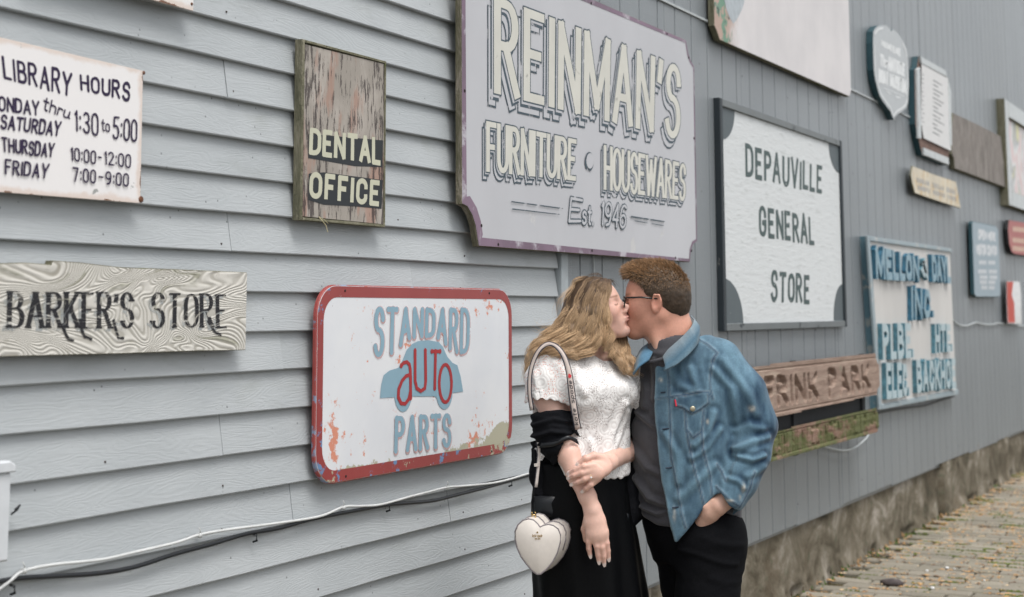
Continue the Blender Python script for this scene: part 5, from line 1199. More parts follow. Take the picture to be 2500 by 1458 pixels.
def head(F, fr, female=False, look=1):
    """head in a frame: x forward, y up, z sideways; unit = head height"""
    e = F.ell; s = fr.sc
    e(fr, (-.085, .125, 0), (.395, .36, .315), .02); e(fr, (.10, .16, 0), (.265, .265, .255), .015)
    e(fr, (.10, -.12, 0), (.25, .33, .225), .03)
    for z in (-1, 1):
        F.cone(fr.pt(-.10, -.16, .20*z), fr.pt(.20, -.40, .07*z), .085*s, .07*s, .02)              # jaw
        e(fr, (.20, -.07, .145*z), (.13, .12, .095), .02)                                           # cheek
        F.cone(fr.pt(.315, .095, .05*z), fr.pt(.26, .10, .19*z), .035*s, .03*s, .012)               # brow
    e(fr, (.275, -.415, 0), (.085, .075, .10), .018)                                                # chin
    e(fr, (.295 if not female else .275, -.26, 0), (.10, .11, .13), .02)                                                     # muzzle
    for z in (-1, 1): e(fr, (.378, .022, .125*z), (.056, .046, .068), .010, True)                    # sockets
    for z in (-1, 1):
        e(fr, (.277, .012, .125*z), (.060, .052, .066), .006)
    nt_ = (.465, -.115) if not female else (.440, -.100)
    F.cone(fr.pt(.335, .055, 0), fr.pt(nt_[0], nt_[1], 0), .028*s, .038*s, .010); F.cone(fr.pt(nt_[0], nt_[1], 0), fr.pt(.37, -.165, 0), .034*s, .03*s, .008)
    for z in (-1, 1): e(fr, (.40, -.145, .048*z), (.042, .032, .030), .006)
    for z in (-1, 1): e(fr, (.425, -.170, .028*z), (.018, .014, .014), .003, True)
    e(fr, (.385, -.235, 0), (.040, .022, .085), .006); e(fr, (.378, -.278, 0), (.040, .024, .075), .006); e(fr, (.425, -.256, 0), (.03, .0055, .08), .003, True)
    e(fr, (.385, -.335, 0), (.04, .025, .09), .012, True)
    for z in (-1, 1):      # ears
        e(fr, (-.055, -.005, .305*z), (.074, .130, .034), .004, False, 12); e(fr, (-.040, .010, .345*z), (.044, .088, .030), .003, True, 12); F.chain([(fr.pt(-.005, .06, .325*z), .012*s), (fr.pt(-.03, .115, .335*z), .014*s), (fr.pt(-.09, .11, .338*z), .014*s), (fr.pt(-.115, .03, .335*z), .013*s), (fr.pt(-.09, -.06, .325*z), .013*s)], .003)
        e(fr, (-.045, -.09, .295*z), (.035, .04, .03), .004)
def head_tint(V, fr, base, female=False):
    x, y, z = fr.loc(V[:, 0], V[:, 1], V[:, 2]); c = np.tile(np.array(base, float), (len(V), 1))
    g = lambda cx, cy, cz, r: np.exp(-(((x-cx)**2+(y-cy)**2+(np.abs(z)-cz)**2)/r**2))
    c = mixc(c, (.56, .20, .15) if not female else (.66, .32, .26), .50*g(.26, -.08, .16, .13)+.45*g(.44, -.12, .0, .08)+.45*g(-.05, 0, .33, .12)+.2*g(.25, -.35, .05, .15))
    lip = np.clip(1.25*np.maximum(g(.40, -.238, .0, .045), np.maximum(g(.395, -.28, .0, .045), np.maximum(g(.385, -.238, .045, .035), g(.38, -.272, .045, .035)))), 0, 1)**2
    c = mixc(c, (.42, .12, .11) if female else (.42, .17, .14), lip*.9)
    brow = np.exp(-((y-.118-.02*np.clip(np.abs(z)-.1, 0, .1)*5)/.018)**2)*(np.abs(z) > .045)*(np.abs(z) < .20)*(x > .18)
    c = mixc(c, (.16, .085, .05) if female else (.20, .10, .05), brow*.85)
    lash = np.exp(-((y+.008-3.5*(np.abs(z)-.125)**2)/.011)**2)*(np.abs(np.abs(z)-.125) < .058)*(x > .24)
    c = mixc(c, (.06, .03, .025), lash*.85)
    return c
# ================================================================== the man
M['skin_m'] = attr_mat('skin_ruddy', .48, .4, 120, .12, .0006, sss=.12, vary=.05)
ml = to_world(np.array([L3(1700, 1960, .0)]))[0]; ml[2] = 0; man = empty('person', tuple(ml))
tag(man, 'man in faded denim jacket and grey shirt kissing the woman, hand in pocket', 'person')
Hm = .2135; fm = Fr(L3(1593, 741, 0), (-1, 0, -.10), (0.02, 1, 0), sc=Hm)
if fm.R[2][2] < 0: pass
F = Field(L3(1440, 1290, -.24)*[1, 1, 0]+[0, 0, -.16], L3(1830, 640, .22)*[1, 1, 0]+[0, 0, .22], .0027)
head(F, fm)
F.chain([(L3(1618, 775, -.005), .060), (L3(1636, 820, -.01), .063), (L3(1655, 880, -.02), .072)], .02, k0=.025)
F.cone(L3(1638, 762, 0), L3(1650, 850, -.02), .046, .056, .03)
F.cone(L3(1590, 790, .03), L3(1612, 868, .05), .012, .012, .03)      # neck muscle
F.vloft(Fr((L3(1672, 900)[0], 0, -.03), (.8, 0, .6), (0, 1, 0)), [(L3(0, 930)[1], 0, 0, .14, .09), (L3(0, 880)[1], 0, 0, .12, .08), (L3(0, 858)[1], 0, 0, .07, .06)], .03)
# hidden upper arms and forearm so that the body is whole; wrist and hand slide into the pocket
F.chain([(L3(1770, 905, .05), .045), (L3(1850, 1035, .06), .042), (L3(1792, 1175, .10), .034), (L3(1768, 1222, .12), .027)], .01)
F.chain([(L3(1768, 1222, .12), .026), (L3(1752, 1236, .125), .026), (L3(1733, 1250, .115), .028), (L3(1716, 1275, .10), .024)], .008)
F.chain([(L3(1740, 1226, .125), .013), (L3(1722, 1238, .13), .011)], .008)
F.cone(L3(1672, 900, -.02), L3(1770, 905, .05), .05, .045, .02)
V, Fc = F.mesh(); V = smooth_mesh(V, Fc, 1, .4); N = normals(V, Fc)
col = head_tint(V, fm, (.57, .30, .22)); x, y, z = fm.loc(V[:, 0], V[:, 1], V[:, 2])
col = mixc(col, (.52, .25, .18), .35+.25*fnoise(V, 25)); col = mixc(col, (.56, .36, .28), np.clip((-.42-y)*4, 0, .8))
stub = np.clip((-.18-y)*6, 0, 1)*np.clip((y+.62)*8, 0, 1)*(x > -.1)*np.clip((x+.05)*4, 0, 1); col = mixc(col, (.30, .17, .12), .22*stub)
skin_obj('body', V, Fc, M['skin_m'], man, ml, col)
# ---- hair: cap with short strands
hf = Field(L3(1480, 800)*[1, 1, 0]+[0, 0, -.13], L3(1720, 600)*[1, 1, 0]+[0, 0, .13], .003)
hf.ell(fm, (-.10, .135, 0), (.408, .375, .326), .01); hf.ell(fm, (-.04, .30, 0), (.37, .27, .27), .04); hf.ell(fm, (.15, .40, 0), (.19, .125, .21), .03); hf.ell(fm, (.255, .405, 0), (.085, .075, .15), .03); hf.ell(fm, (-.30, .0, 0), (.20, .28, .25), .04)
hf.ell(fm, (.31, .05, 0), (.26, .335, .45), .006, True)             # forehead and temple line
hf.ell(fm, (.16, -.20, 0), (.26, .335, .6), .012, True); hf.ell(fm, (-.05, -.035, .33), (.105, .150, .12), .006, True); hf.ell(fm, (-.06, -.64, 0), (.6, .37, .6), .01, True)
Vh, Fh = hf.mesh(); Nh = normals(Vh, Fh); Vh = Vh+Nh*(fnoise(Vh, 60, 3)*.0022)[:, None]-Nh*.002
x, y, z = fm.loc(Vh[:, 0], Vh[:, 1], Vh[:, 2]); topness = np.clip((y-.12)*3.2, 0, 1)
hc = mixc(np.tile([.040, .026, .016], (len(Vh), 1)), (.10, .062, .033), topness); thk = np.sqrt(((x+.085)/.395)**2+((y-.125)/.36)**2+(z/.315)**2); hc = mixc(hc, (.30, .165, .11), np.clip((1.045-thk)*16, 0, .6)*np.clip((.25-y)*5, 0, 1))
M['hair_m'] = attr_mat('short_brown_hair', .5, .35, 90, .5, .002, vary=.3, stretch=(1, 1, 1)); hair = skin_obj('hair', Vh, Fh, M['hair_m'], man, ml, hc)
rng = np.random.default_rng(4); ok = np.where((y > -.30) & (x < .45))[0]; pick = rng.choice(ok, 11000); gs = []
VV, FF, CC = [], [], []; base = 0
fw_ = fm.R[0]; upv = fm.R[1]
for i in pick:
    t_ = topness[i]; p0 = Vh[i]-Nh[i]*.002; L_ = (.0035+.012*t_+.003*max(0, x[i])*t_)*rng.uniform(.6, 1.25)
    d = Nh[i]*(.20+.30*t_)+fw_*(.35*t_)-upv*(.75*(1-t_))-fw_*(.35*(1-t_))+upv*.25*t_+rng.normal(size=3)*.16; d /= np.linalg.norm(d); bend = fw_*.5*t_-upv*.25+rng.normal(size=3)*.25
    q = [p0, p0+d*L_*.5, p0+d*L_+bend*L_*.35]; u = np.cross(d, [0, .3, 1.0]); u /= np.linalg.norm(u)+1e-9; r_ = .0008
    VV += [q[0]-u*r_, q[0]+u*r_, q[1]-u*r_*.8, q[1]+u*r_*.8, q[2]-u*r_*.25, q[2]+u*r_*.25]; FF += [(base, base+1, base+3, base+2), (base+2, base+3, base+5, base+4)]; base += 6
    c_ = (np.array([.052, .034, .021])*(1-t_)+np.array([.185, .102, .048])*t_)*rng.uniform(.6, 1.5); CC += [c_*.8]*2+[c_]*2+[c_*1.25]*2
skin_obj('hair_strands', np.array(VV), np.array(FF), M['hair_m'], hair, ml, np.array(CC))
# ---- glasses
gl = MB(); gm = plain('black_acetate', (.012, .012, .013), .25, .5)
def wp_(p): return tuple(to_world(np.array([p]))[0]-ml)
gl.tube([wp_(p) for p in (fm.pt(.375, .075, .285), fm.pt(.30, .078, .315), fm.pt(.15, .082, .325), fm.pt(.0, .088, .322), fm.pt(-.06, .085, .325), fm.pt(-.12, .055, .315), fm.pt(-.15, -.02, .30))], .0026, 8)
gl.tube([wp_(p) for p in (fm.pt(.375, .075, -.285), fm.pt(.15, .082, -.325), fm.pt(-.12, .055, -.315))], .0026, 8)
for zz in (-1, 1): gl.tube([wp_(fm.pt(.392-.012*abs(math.cos(a)), .018+.078*math.sin(a), zz*(.155+.115*math.cos(a)))) for a in np.linspace(0, 2*math.pi, 25)], .0022, 6)
gl.tube([wp_(fm.pt(.40, .04, -.045)), wp_(fm.pt(.41, .05, 0)), wp_(fm.pt(.40, .04, .045))], .002, 6)
go = gl.build('glasses', gm, man, True)
gb = NB('lens_glass'); gb.bsdf.inputs['Transmission Weight'].default_value = 1; gb.bsdf.inputs['IOR'].default_value = 1.05; gb.fin((.9, .93, .9), .02, .5)
for zz in (-1, 1):
    b = MB(); P_ = [wp_(fm.pt(.388, .018+.074*math.sin(a), zz*(.155+.110*math.cos(a)))) for a in np.linspace(0, 2*math.pi, 21)[:-1]]; b.add(P_, [tuple(range(20))]); b.build('lens', gb.mat, go)
# ---- shirt
ty = lambda py: L3(1600, py, .1)[1]
FT = Fr((L3(1676, 1000)[0], 0, -.03), (.8, 0, .6), (0, 1, 0))       # x = his left, z = chest direction reversed sign handled below
F = Field(L3(1490, 1345)*[1, 1, 0]+[0, 0, -.28], L3(1860, 815)*[1, 1, 0]+[0, 0, .26], .004)
ST = [(ty(1330), 0, 0, .175, .135), (ty(1250), 0, 0, .180, .142), (ty(1150), 0, 0, .180, .146), (ty(1050), 0, 0, .182, .142), (ty(950), 0, 0, .186, .130), (ty(900), 0, 0, .175, .115), (ty(873), 0, 0, .150, .098), (ty(850), 0, 0, .085, .078), (ty(835), 0, 0, .070, .068)]
F.vloft(FT, [(b_, x_, z_, rx-.012, rz-.012) for b_, x_, z_, rx, rz in ST], .02)
F.cone(L3(1640, 862, .0), L3(1640, 850, 0), .082, .076, .02)
F.chain([(L3(1625, 790, 0), .066), (L3(1640, 860, -.01), .070)], .004, True)
F.cone(L3(1770, 905, .05), L3(1840, 1020, .06), .055, .05, .03)
# curved hem
F.prism(poly2([(1500, 1200), (1548, 1190), (1560, 1245), (1580, 1275), (1610, 1290), (1650, 1292), (1700, 1270), (1760, 1250), (1800, 1265), (1830, 1290), (1900, 1290), (1900, 1400), (1480, 1400), (1480, 1200)], .12), -.4, .4, .006, True)
V, Fc = F.mesh(); V = smooth_mesh(V, Fc, 2, .5); N = normals(V, Fc); d = fnoise(V*[1, .6, 1], 11, 3, 2)*.0045+fnoise(V*[.7, 1.3, 1], 26, 2, 5)*.0018
for pl, amp, wd in (([(1560, 1010), (1600, 1045), (1640, 1050)], .006, .008), ([(1550, 1100), (1585, 1150), (1625, 1165)], .006, .010), ([(1558, 1180), (1590, 1225), (1640, 1240)], .008, .010), ([(1575, 1250), (1610, 1262), (1640, 1250)], .007, .007), ([(1575, 905), (1585, 960), (1580, 1000)], .005, .009), ([(1600, 880), (1604, 920), (1600, 980)], .004, .007)):
    q = dline(V, P2(pl, .12)); d = d+amp*np.exp(-(q/wd)**2)-amp*.7*np.exp(-((q-wd*1.6)/wd)**2)
V = V+N*d[:, None]; M['tee'] = attr_mat('charcoal_jersey', .85, .15, 300, .25, .0006, vary=.12, sheen=.25)
col = mixc(np.tile([.048, .048, .056], (len(V), 1)), (.078, .078, .088), .5+.5*fnoise(V, 9)); shirt = skin_obj('shirt', V, Fc, M['tee'], man, ml, col)
b = MB(); b.tube([tuple(to_world(np.array([p]))[0]-ml) for p in (L3(1618+44*math.cos(a)-6, 866+12*math.sin(a)-math.cos(a)*14, .015+.068*math.sin(a)) for a in np.linspace(-.6, 3.6, 22))], .0055, 8); b.build('neckband', plain('jersey_rib', (.07, .07, .078), .85, .15), shirt, True)
# ---- trousers
F = Field(L3(1490, 1990)*[1, 1, 0]+[0, 0, -.3], L3(1860, 1215)*[1, 1, 0]+[0, 0, .26], .006)
F.vloft(FT, [(ty(1385), .030, 0, .130, .10), (ty(1330), .025, 0, .150, .120), (ty(1290), .016, 0, .156, .120), (ty(1262), .010, 0, .148, .112), (ty(1235), .005, 0, .140, .105)], .03)
F.chain([(L3(1738, 1330, .05), .094), (L3(1727, 1458, .06), .088), (L3(1728, 1580, .06), .070), (L3(1722, 1760, .05), .062), (L3(1718, 1905, .04), .056)], .02, k0=.04)
F.chain([(L3(1660, 1325, -.05), .078), (L3(1684, 1458, -.06), .078), (L3(1690, 1580, -.06), .068), (L3(1700, 1760, -.06), .060), (L3(1702, 1905, -.06), .055)], .015, k0=.03)
V, Fc = F.mesh(); V = smooth_mesh(V, Fc, 1, .5); N = normals(V, Fc); d = fnoise(V*[.6, 1.6, 1], 14, 3, 3)*.004
for pl, amp, wd in (([(1800, 1378), (1760, 1372), (1700, 1352), (1660, 1345)], .005, .006), ([(1815, 1335), (1760, 1326), (1720, 1312)], .003, .009), ([(1810, 1425), (1770, 1420), (1730, 1408)], .003, .009)):
    q = dline(V, P2(pl, .12)); d = d+amp*np.exp(-(q/wd)**2)
V = V+N*d[:, None]; M['blackcloth'] = attr_mat('black_cloth', .85, .08, 250, .25, .0006, vary=.25, sheen=.0)
skin_obj('trousers', V, Fc, M['blackcloth'], man, ml, np.tile([.0045, .0048, .006], (len(V), 1)))
def shoe(parent, root, p, toe, col_):
    f_ = Field(np.minimum(p, toe)-[.08, .09, .08], np.maximum(p, toe)+[.08, .12, .08], .006); f_.chain([(p, .042), ((p+toe)/2+[0, -.004, 0], .046), (toe, .040)], .03); f_.cone(p, p+[0, .06, 0], .045, .045, .03)
    V_, F_ = f_.mesh(); g = -CAMH+.004; V_[:, 1] = np.maximum(V_[:, 1], g); skin_obj('shoe', V_, F_, M['blackcloth'], parent, root, np.tile(col_, (len(V_), 1)))
for p in (L3(1718, 1925, .04), L3(1702, 1925, -.06)): p = np.array([p[0], -CAMH+.045, p[2]]); shoe(man, ml, p, p+np.array([-.15, -.005, .06]), (.03, .025, .02))
# ---- denim jacket
F = Field(L3(1500, 1345)*[1, 1, 0]+[0, 0, -.3], L3(1935, 770)*[1, 1, 0]+[0, 0, .3], .0036)
SJ = [(b_, x_, z_, rx+.006, rz+.008) for b_, x_, z_, rx, rz in ST]; SJ[0] = (ty(1330), .0, 0, .178, .150); SJ[1] = (ty(1250), 0, 0, .192, .156)
F.vloft(FT, SJ, .02)
F.chain([(L3(1690, 846, -.01), .050), (L3(1752, 888, .045), .070), (L3(1812, 960, .07), .068), (L3(1842, 1040, .075), .066)], .02, k0=.03)
F.chain([(L3(1842, 1040, .075), .063), (L3(1828, 1110, .10), .060), (L3(1803, 1172, .115), .053), (L3(1784, 1212, .125), .047)], .015, k0=.006)
F.chain([(L3(1600, 880, -.19), .055), (L3(1570, 990, -.24), .055), (L3(1580, 1100, -.20), .05)], .02)
# hollow for shirt, neck and sleeve mouth
F.vloft(FT, [(b_, x_, z_, rx-.006, rz-.006) for b_, x_, z_, rx, rz in ST[:-1]]+[(ty(800), 0, 0, .08, .075)], .003, True)
F.cone(L3(1790, 1200, .122), L3(1755, 1262, .125), .036, .042, .004, True)
F.cone(L3(1622, 790, 0), L3(1638, 850, -.01), .072, .080, .004, True)
OPEN = [(1640, 780), (1622, 852), (1608, 882), (1605, 930), (1603, 1000), (1606, 1060), (1611, 1120), (1618, 1180), (1630, 1240), (1640, 1285), (1651, 1326), (1470, 1400), (1470, 1120), (1549, 1110), (1546, 1050), (1541, 985), (1547, 930), (1565, 893), (1588, 862), (1600, 830), (1560, 780)]
F.chain([(L3(1746, 985, .160), .006), (L3(1764, 1038, .150), .011), (L3(1780, 1082, .145), .015), (L3(1783, 1115, .145), .016), (L3(1772, 1152, .155), .013), (L3(1764, 1188, .165), .009)], .006, True)
F.prism(poly2(OPEN, .13), -.05, .5, .003, True)
F.prism(poly2([(1651, 1326), (1690, 1280), (1722, 1232), (1745, 1206), (1757, 1200), (1790, 1262), (1850, 1205), (1950, 1190), (1950, 1420), (1480, 1420), (1480, 1200), (1560, 1130), (1600, 1250)], .12), -.5, .5, .003, True)
V, Fc = F.mesh(); V = smooth_mesh(V, Fc, 1, .5); N = normals(V, Fc)
X_ = V[:, 0]; arm = inside(V, [(1760, 860), (1830, 850), (1920, 1000), (1930, 1100), (1850, 1260), (1740, 1250), (1760, 1150), (1790, 1080), (1745, 960)], .12)
d = fnoise(V*[1, .7, 1], 9, 3, 1)*.004+fnoise(V, 30, 2, 7)*.0012
FOLD = (([(1795, 1098), (1830, 1080), (1880, 1068)], .007, .009), ([(1793, 1112), (1835, 1122), (1868, 1112)], .006, .007), ([(1800, 1052), (1832, 1040), (1870, 1050)], .004, .010), ([(1822, 1160), (1850, 1150), (1866, 1140)], .004, .009), ([(1780, 1168), (1800, 1172), (1815, 1190)], .004, .007),
        ([(1745, 900), (1790, 950), (1800, 1030)], .005, .010), ([(1770, 880), (1830, 960), (1850, 1010)], .004, .012), ([(1700, 1090), (1730, 1060), (1745, 1010)], .007, .010), ([(1690, 1120), (1725, 1095), (1760, 1050)], .006, .009), ([(1660, 1220), (1700, 1180), (1745, 1140)], .005, .012),
        ([(1640, 900), (1660, 940), (1690, 955)], .004, .010), ([(1690, 900), (1700, 935), (1705, 955)], .004, .009), ([(1625, 1060), (1655, 1110), (1660, 1180)], .004, .010))
fold = np.zeros(len(V))
for pl, amp, wd in FOLD:
    q = dline(V, P2(pl, .15)); fold += .8*amp*(np.exp(-(q/wd)**2)-.8*np.exp(-((q-wd*1.7)/wd)**2))
SEAM = [[(1684,823),(1710,827),(1733,841),(1754,862)], [(1754,862),(1742,880),(1736,920),(1735,950),(1742,974)], [(1606,976),(1640,971),(1682,964),(1710,957),(1730,958),(1742,974)],
        [(1675,1006),(1677,1048),(1691,1128),(1707,1185),(1718,1229)], [(1719,1003),(1714,1055),(1716,1093),(1735,1164),(1739,1207)], [(1677,1048),(1693,1069),(1714,1055)], [(1636,895),(1638,978),(1641,1120),(1646,1140),(1656,1196),(1664,1251),(1675,1289)], [(1751,1134),(1762,1150),(1770,1172)],
        [(1749,1188),(1775,1215),(1805,1235)], [(1651,973),(1650,992),(1670,997),(1691,1011),(1710,1001),(1731,985),(1730,962)], [(1838,1150),(1828,1190),(1800,1238)]]
front = N[:, 2] > -.3; seam = np.full(len(V), 9.0)
for pl in SEAM: seam = np.minimum(seam, np.where(front, dline(V, P2(pl, .14)), 9.0))
d = d+fold+.0022*np.exp(-(seam/.0035)**2); edge = np.where(front, dline(V, P2(OPEN[2:11], .14)), 9.0); V = V+N*d[:, None]
flap = inside(V, [(1652,973),(1650,992),(1670,997),(1691,1011),(1710,1001),(1731,985),(1730,960),(1690,966)], .15) & front; V = V+N*(flap*.0035)[:, None]
paleness = np.clip(.42+.75*fnoise(V*[1.6, .6, 1.3], 7, 4, 3)+.35*fnoise(V*[2.5, .8, 2], 30, 3, 6)+75*fold+.25*N[:, 1], 0, 1)  # random fading, plus paler fold ridges and upward faces, darker fold hollows
col = mixc(np.tile([.017, .043, .080], (len(V), 1)), (.115, .205, .27), paleness)
col = mixc(col, (.20, .32, .40), .55*np.exp(-((seam-.0065)/.0028)**2)*(.5+.5*fnoise(V, 120, 2, 9))); col = mixc(col, (.035, .07, .12), .65*np.exp(-(seam/.0022)**2)); col = mixc(col, (.25, .27, .28), .35*np.exp(-((seam-.003)/.0012)**2))
col = mixc(col, (.25, .38, .46), .65*np.exp(-(edge/.005)**2)); plk = inside(V, [(1604,890),(1638,895),(1640,1120),(1656,1196),(1675,1289),(1650,1326),(1625,1230),(1607,1100)], .15) & front; col = mixc(col, (.15, .26, .34), .35*plk*(.6+.5*fnoise(V*[1, 3, 1], 60, 2, 4)))
for (px, py, rx, ry) in ((1840, 999, 11, 9), (1651, 1262, 5, 20), (1621, 932, 6, 7), (1815, 1192, 6, 14), (1732, 1032, 4, 7), (1780, 1222, 14, 4), (1806, 1216, 5, 8)):
    p = L3(px, py, .17); e_ = ((V[:, 0]-p[0])/(rx*.72*PXM))**2+((V[:, 1]-p[1])/(ry*.72*PXM))**2; col = mixc(col, (.50, .48, .42), .95*np.exp(-e_*1.1)*front*np.clip(.75+.9*fnoise(V, 150, 2, 2), 0, 1))
b = NB('denim'); at = b.n('ShaderNodeAttribute'); at.attribute_name = 'tint'; v = b.coord(rnd=False); wv_ = b.n('ShaderNodeTexWave', Scale=260.0, Distortion=1.5, Detail=2.0); wv_.bands_direction = 'DIAGONAL'; b.t.links.new(v, wv_.inputs['Vector'])
n1 = b.noise(v, 180, 4, .7); c = b.mix(1.0, at.outputs['Color'], b.mix(b.step(n1, .3, .7), (.90,)*3, (1.10,)*3), 'MULTIPLY'); b.bump(b.math('ADD', b.math('MULTIPLY', wv_.outputs['Fac'], .25), n1), .25, .0008); M['denim'] = b.fin(c, .85, .2); b.bsdf.inputs['Sheen Weight'].default_value = .15
jk = skin_obj('jacket', V, Fc, M['denim'], man, ml, col)
# collar: a folded strip standing round the neck, its points lying on the chest
def sheet(rows, nu=18, th=.003):
    """rows: list of polylines (3-D points); lofted and given thickness"""
    R_ = []
    for r in rows:
        r = np.array(r); t = np.linspace(0, 1, len(r)); u = np.linspace(0, 1, nu); R_.append(np.stack([np.interp(u, t, r[:, k]) for k in range(3)], 1))
    R_ = np.array(R_); nr_ = len(R_); 
    for _ in range(2): R_[:, 1:-1] = .25*R_[:, :-2]+.5*R_[:, 1:-1]+.25*R_[:, 2:]
    V_ = R_.reshape(-1, 3); I_ = np.arange(nr_*nu).reshape(nr_, nu); q = np.stack([I_[:-1, :-1].ravel(), I_[:-1, 1:].ravel(), I_[1:, 1:].ravel(), I_[1:, :-1].ravel()], 1); n_ = normals(V_, q)
    V2 = np.concatenate([V_+n_*th/2, V_-n_*th/2]); m_ = len(V_); ring = np.concatenate([I_[0, :], I_[1:, -1], I_[-1, ::-1][1:], I_[::-1, 0][1:-1]]); rn = np.roll(ring, -1)
    return V2, np.concatenate([q, q[:, ::-1]+m_, np.stack([ring, ring+m_, rn+m_, rn], 1)])
near_top = [L3(1686, 770, -.035), L3(1695, 781, .01), L3(1687, 800, .055), L3(1662, 827, .09), L3(1630, 855, .105), L3(1618, 872, .118)]
near_mid = [L3(1698, 786, -.05), L3(1708, 797, .01), L3(1701, 820, .075), L3(1678, 848, .115), L3(1646, 880, .135), L3(1624, 893, .142)]
near_low = [L3(1698, 804, -.06), L3(1709, 815, .01), L3(1704, 839, .085), L3(1683, 865, .130), L3(1650, 892, .150), L3(1620, 905, .150)]
V2, F2 = sheet([near_top, near_mid, near_low], 26, .005); c2 = np.tile([.052, .108, .155], (len(V2), 1)); q = dline(V2, near_top, (0, 1, 2)); c2 = mixc(c2, (.42, .48, .50), .7*np.exp(-(q/.0028)**2)); q = dline(V2, near_low, (0, 1, 2)); c2 = mixc(c2, (.22, .32, .38), .7*np.exp(-(q/.003)**2)); c2 = c2*(1+.25*fnoise(V2, 40, 2))[:, None]
skin_obj('collar', V2, F2, M['denim'], jk, ml, c2)
far_top = [L3(1607, 838, -.06), L3(1600, 842, -.01), L3(1596, 856, .04), L3(1585, 878, .085)]; far_mid = [L3(1596, 828, -.07), L3(1580, 842, -.01), L3(1570, 862, .05), L3(1562, 893, .10)]; far_low = [L3(1590, 836, -.08), L3(1565, 852, -.01), L3(1552, 880, .05), L3(1546, 915, .095)]
V2, F2 = sheet([far_top, far_mid, far_low], 20, .005); c2 = np.tile([.075, .17, .26], (len(V2), 1)); q = dline(V2, far_low, (0, 1, 2)); c2 = mixc(c2, (.30, .38, .42), .6*np.exp(-(q/.003)**2)); c2 = c2*(1+.35*fnoise(V2, 60, 2))[:, None]
skin_obj('collar', V2, F2, M['denim'], jk, ml, c2)
def snap_c(V_, px, py, dflt=.18):
    """front surface depth of a mesh at a pixel"""
    p = L3(px, py, .15); r_ = np.hypot(V_[:, 0]-p[0], V_[:, 1]-p[1]); m_ = r_ < .008
    return V_[m_, 2].max() if m_.any() else dflt
mb_ = plain('brass_button', (.42, .38, .28), .35, .5, metal=.7)
for px, py in ((1691, 998), (1562, 932)):
    c_ = snap_c(V, px, py, .12); p = to_world(np.array([L3(px, py, c_)]))[0]-ml; b = MB(); b.lathe(p, -HV, [(.0075, -.002), (.0080, .002), (.006, .0038), (.002, .0040)], 14); b.build('button', mb_, jk, True)
for px, py, ln in ((1621, 958, 16), (1626, 1047, 18), (1634, 1142, 18), (1649, 1239, 16)):
    c_ = snap_c(V, px, py); b = MB(); b.tube([wp_(L3(px-ln/2, py+1, c_+.0015)), wp_(L3(px+ln/2, py-1, c_+.0015))], .0022, 6); b.build('buttonhole', plain('dark_thread', (.02, .03, .05), .8), jk)
c_ = snap_c(V, 1650, 985); b = MB(); b.tube([wp_(L3(1648, 976, c_+.002)), wp_(L3(1651, 992, c_+.003))], .0024, 6); b.build('red_tab', plain('red_tab', (.6, .03, .06), .6), jk)
# ================================================================== the woman
M['skin_w'] = attr_mat('skin_fair', .45, .4, 120, .1, .0005, sss=.12, vary=.04)
wl_ = to_world(np.array([L3(1430, 1960, .0)]))[0]; wl_[2] = 0; wom = empty('person', tuple(wl_))
tag(wom, 'woman with long wavy blonde hair in white lace top and black skirt, holding her forearm', 'person')
def ww_(p): return tuple(to_world(np.array([p]))[0]-wl_)
Hw = .195; th, ps = math.radians(19), math.radians(20)
fw = Fr(L3(1461, 759, 0), (math.cos(th)*math.cos(ps), math.sin(th), math.sin(ps)), (-math.sin(th), math.cos(th), 0), sc=Hw)
F = Field(L3(1270, 1400)*[1, 1, 0]+[0, 0, -.14], L3(1600, 650)*[1, 1, 0]+[0, 0, .27], .0026)
head(F, fw, True)
F.chain([(L3(1463, 795, -.012), .046), (L3(1462, 835, -.015), .045), (L3(1460, 880, -.01), .052)], .015, k0=.02)
F.cone(L3(1490, 812, .02), L3(1476, 868, .05), .008, .009, .02)
FWd = Fr((L3(1425, 1000)[0], 0, .0), (.84, 0, -.54), (0, 1, 0)); yw = lambda py: L3(1425, py, .1)[1]
F.vloft(FWd, [(yw(1100), 0, 0, .11, .08), (yw(930), 0, 0, .14, .085), (yw(895), 0, 0, .135, .07), (yw(870), .02, 0, .085, .055)], .02)
# right arm hanging straight, hand open
RA = [(L3(1343, 892, .05), .050), (L3(1340, 960, .075), .047), (L3(1366, 1062, .105), .035), (L3(1387, 1108, .13), .0330), (L3(1410, 1160, .16), .0292), (L3(1434, 1212, .18), .0238), (L3(1447, 1246, .187), .0222)]
F.chain(RA, .012, flat=None)
fl = ((.0, 0, 1.0), 1.55)
F.chain([(L3(1447, 1246, .187), .0245), (L3(1452, 1272, .188), .0300), (L3(1458, 1300, .188), .0325)], .008, k0=.012, flat=fl)
RF = [[(1440,1298,.186),(1437,1322,.188),(1438,1340,.183),(1441,1356,.178)], [(1452,1304,.190),(1457,1333,.193),(1460,1354,.186),(1462,1371,.180)], [(1464,1304,.190),(1470,1336,.192),(1473,1358,.185),(1475,1376,.178)], [(1475,1298,.186),(1481,1326,.188),(1484,1345,.182),(1486,1364,.176)]]
for f_ in RF: F.chain([(L3(*p), r) for p, r in zip(f_, (.0098, .0084, .0076, .0062))], .003, k0=.007)
F.chain([(L3(1436, 1262, .170), .013), (L3(1428, 1292, .158), .0105), (L3(1431, 1318, .152), .0085)], .006)
for p in RF: F.ell(Fr(L3(p[0][0], p[0][1]+2, p[0][2]+.008)), (0, 0, 0), (.008, .009, .006), .006)
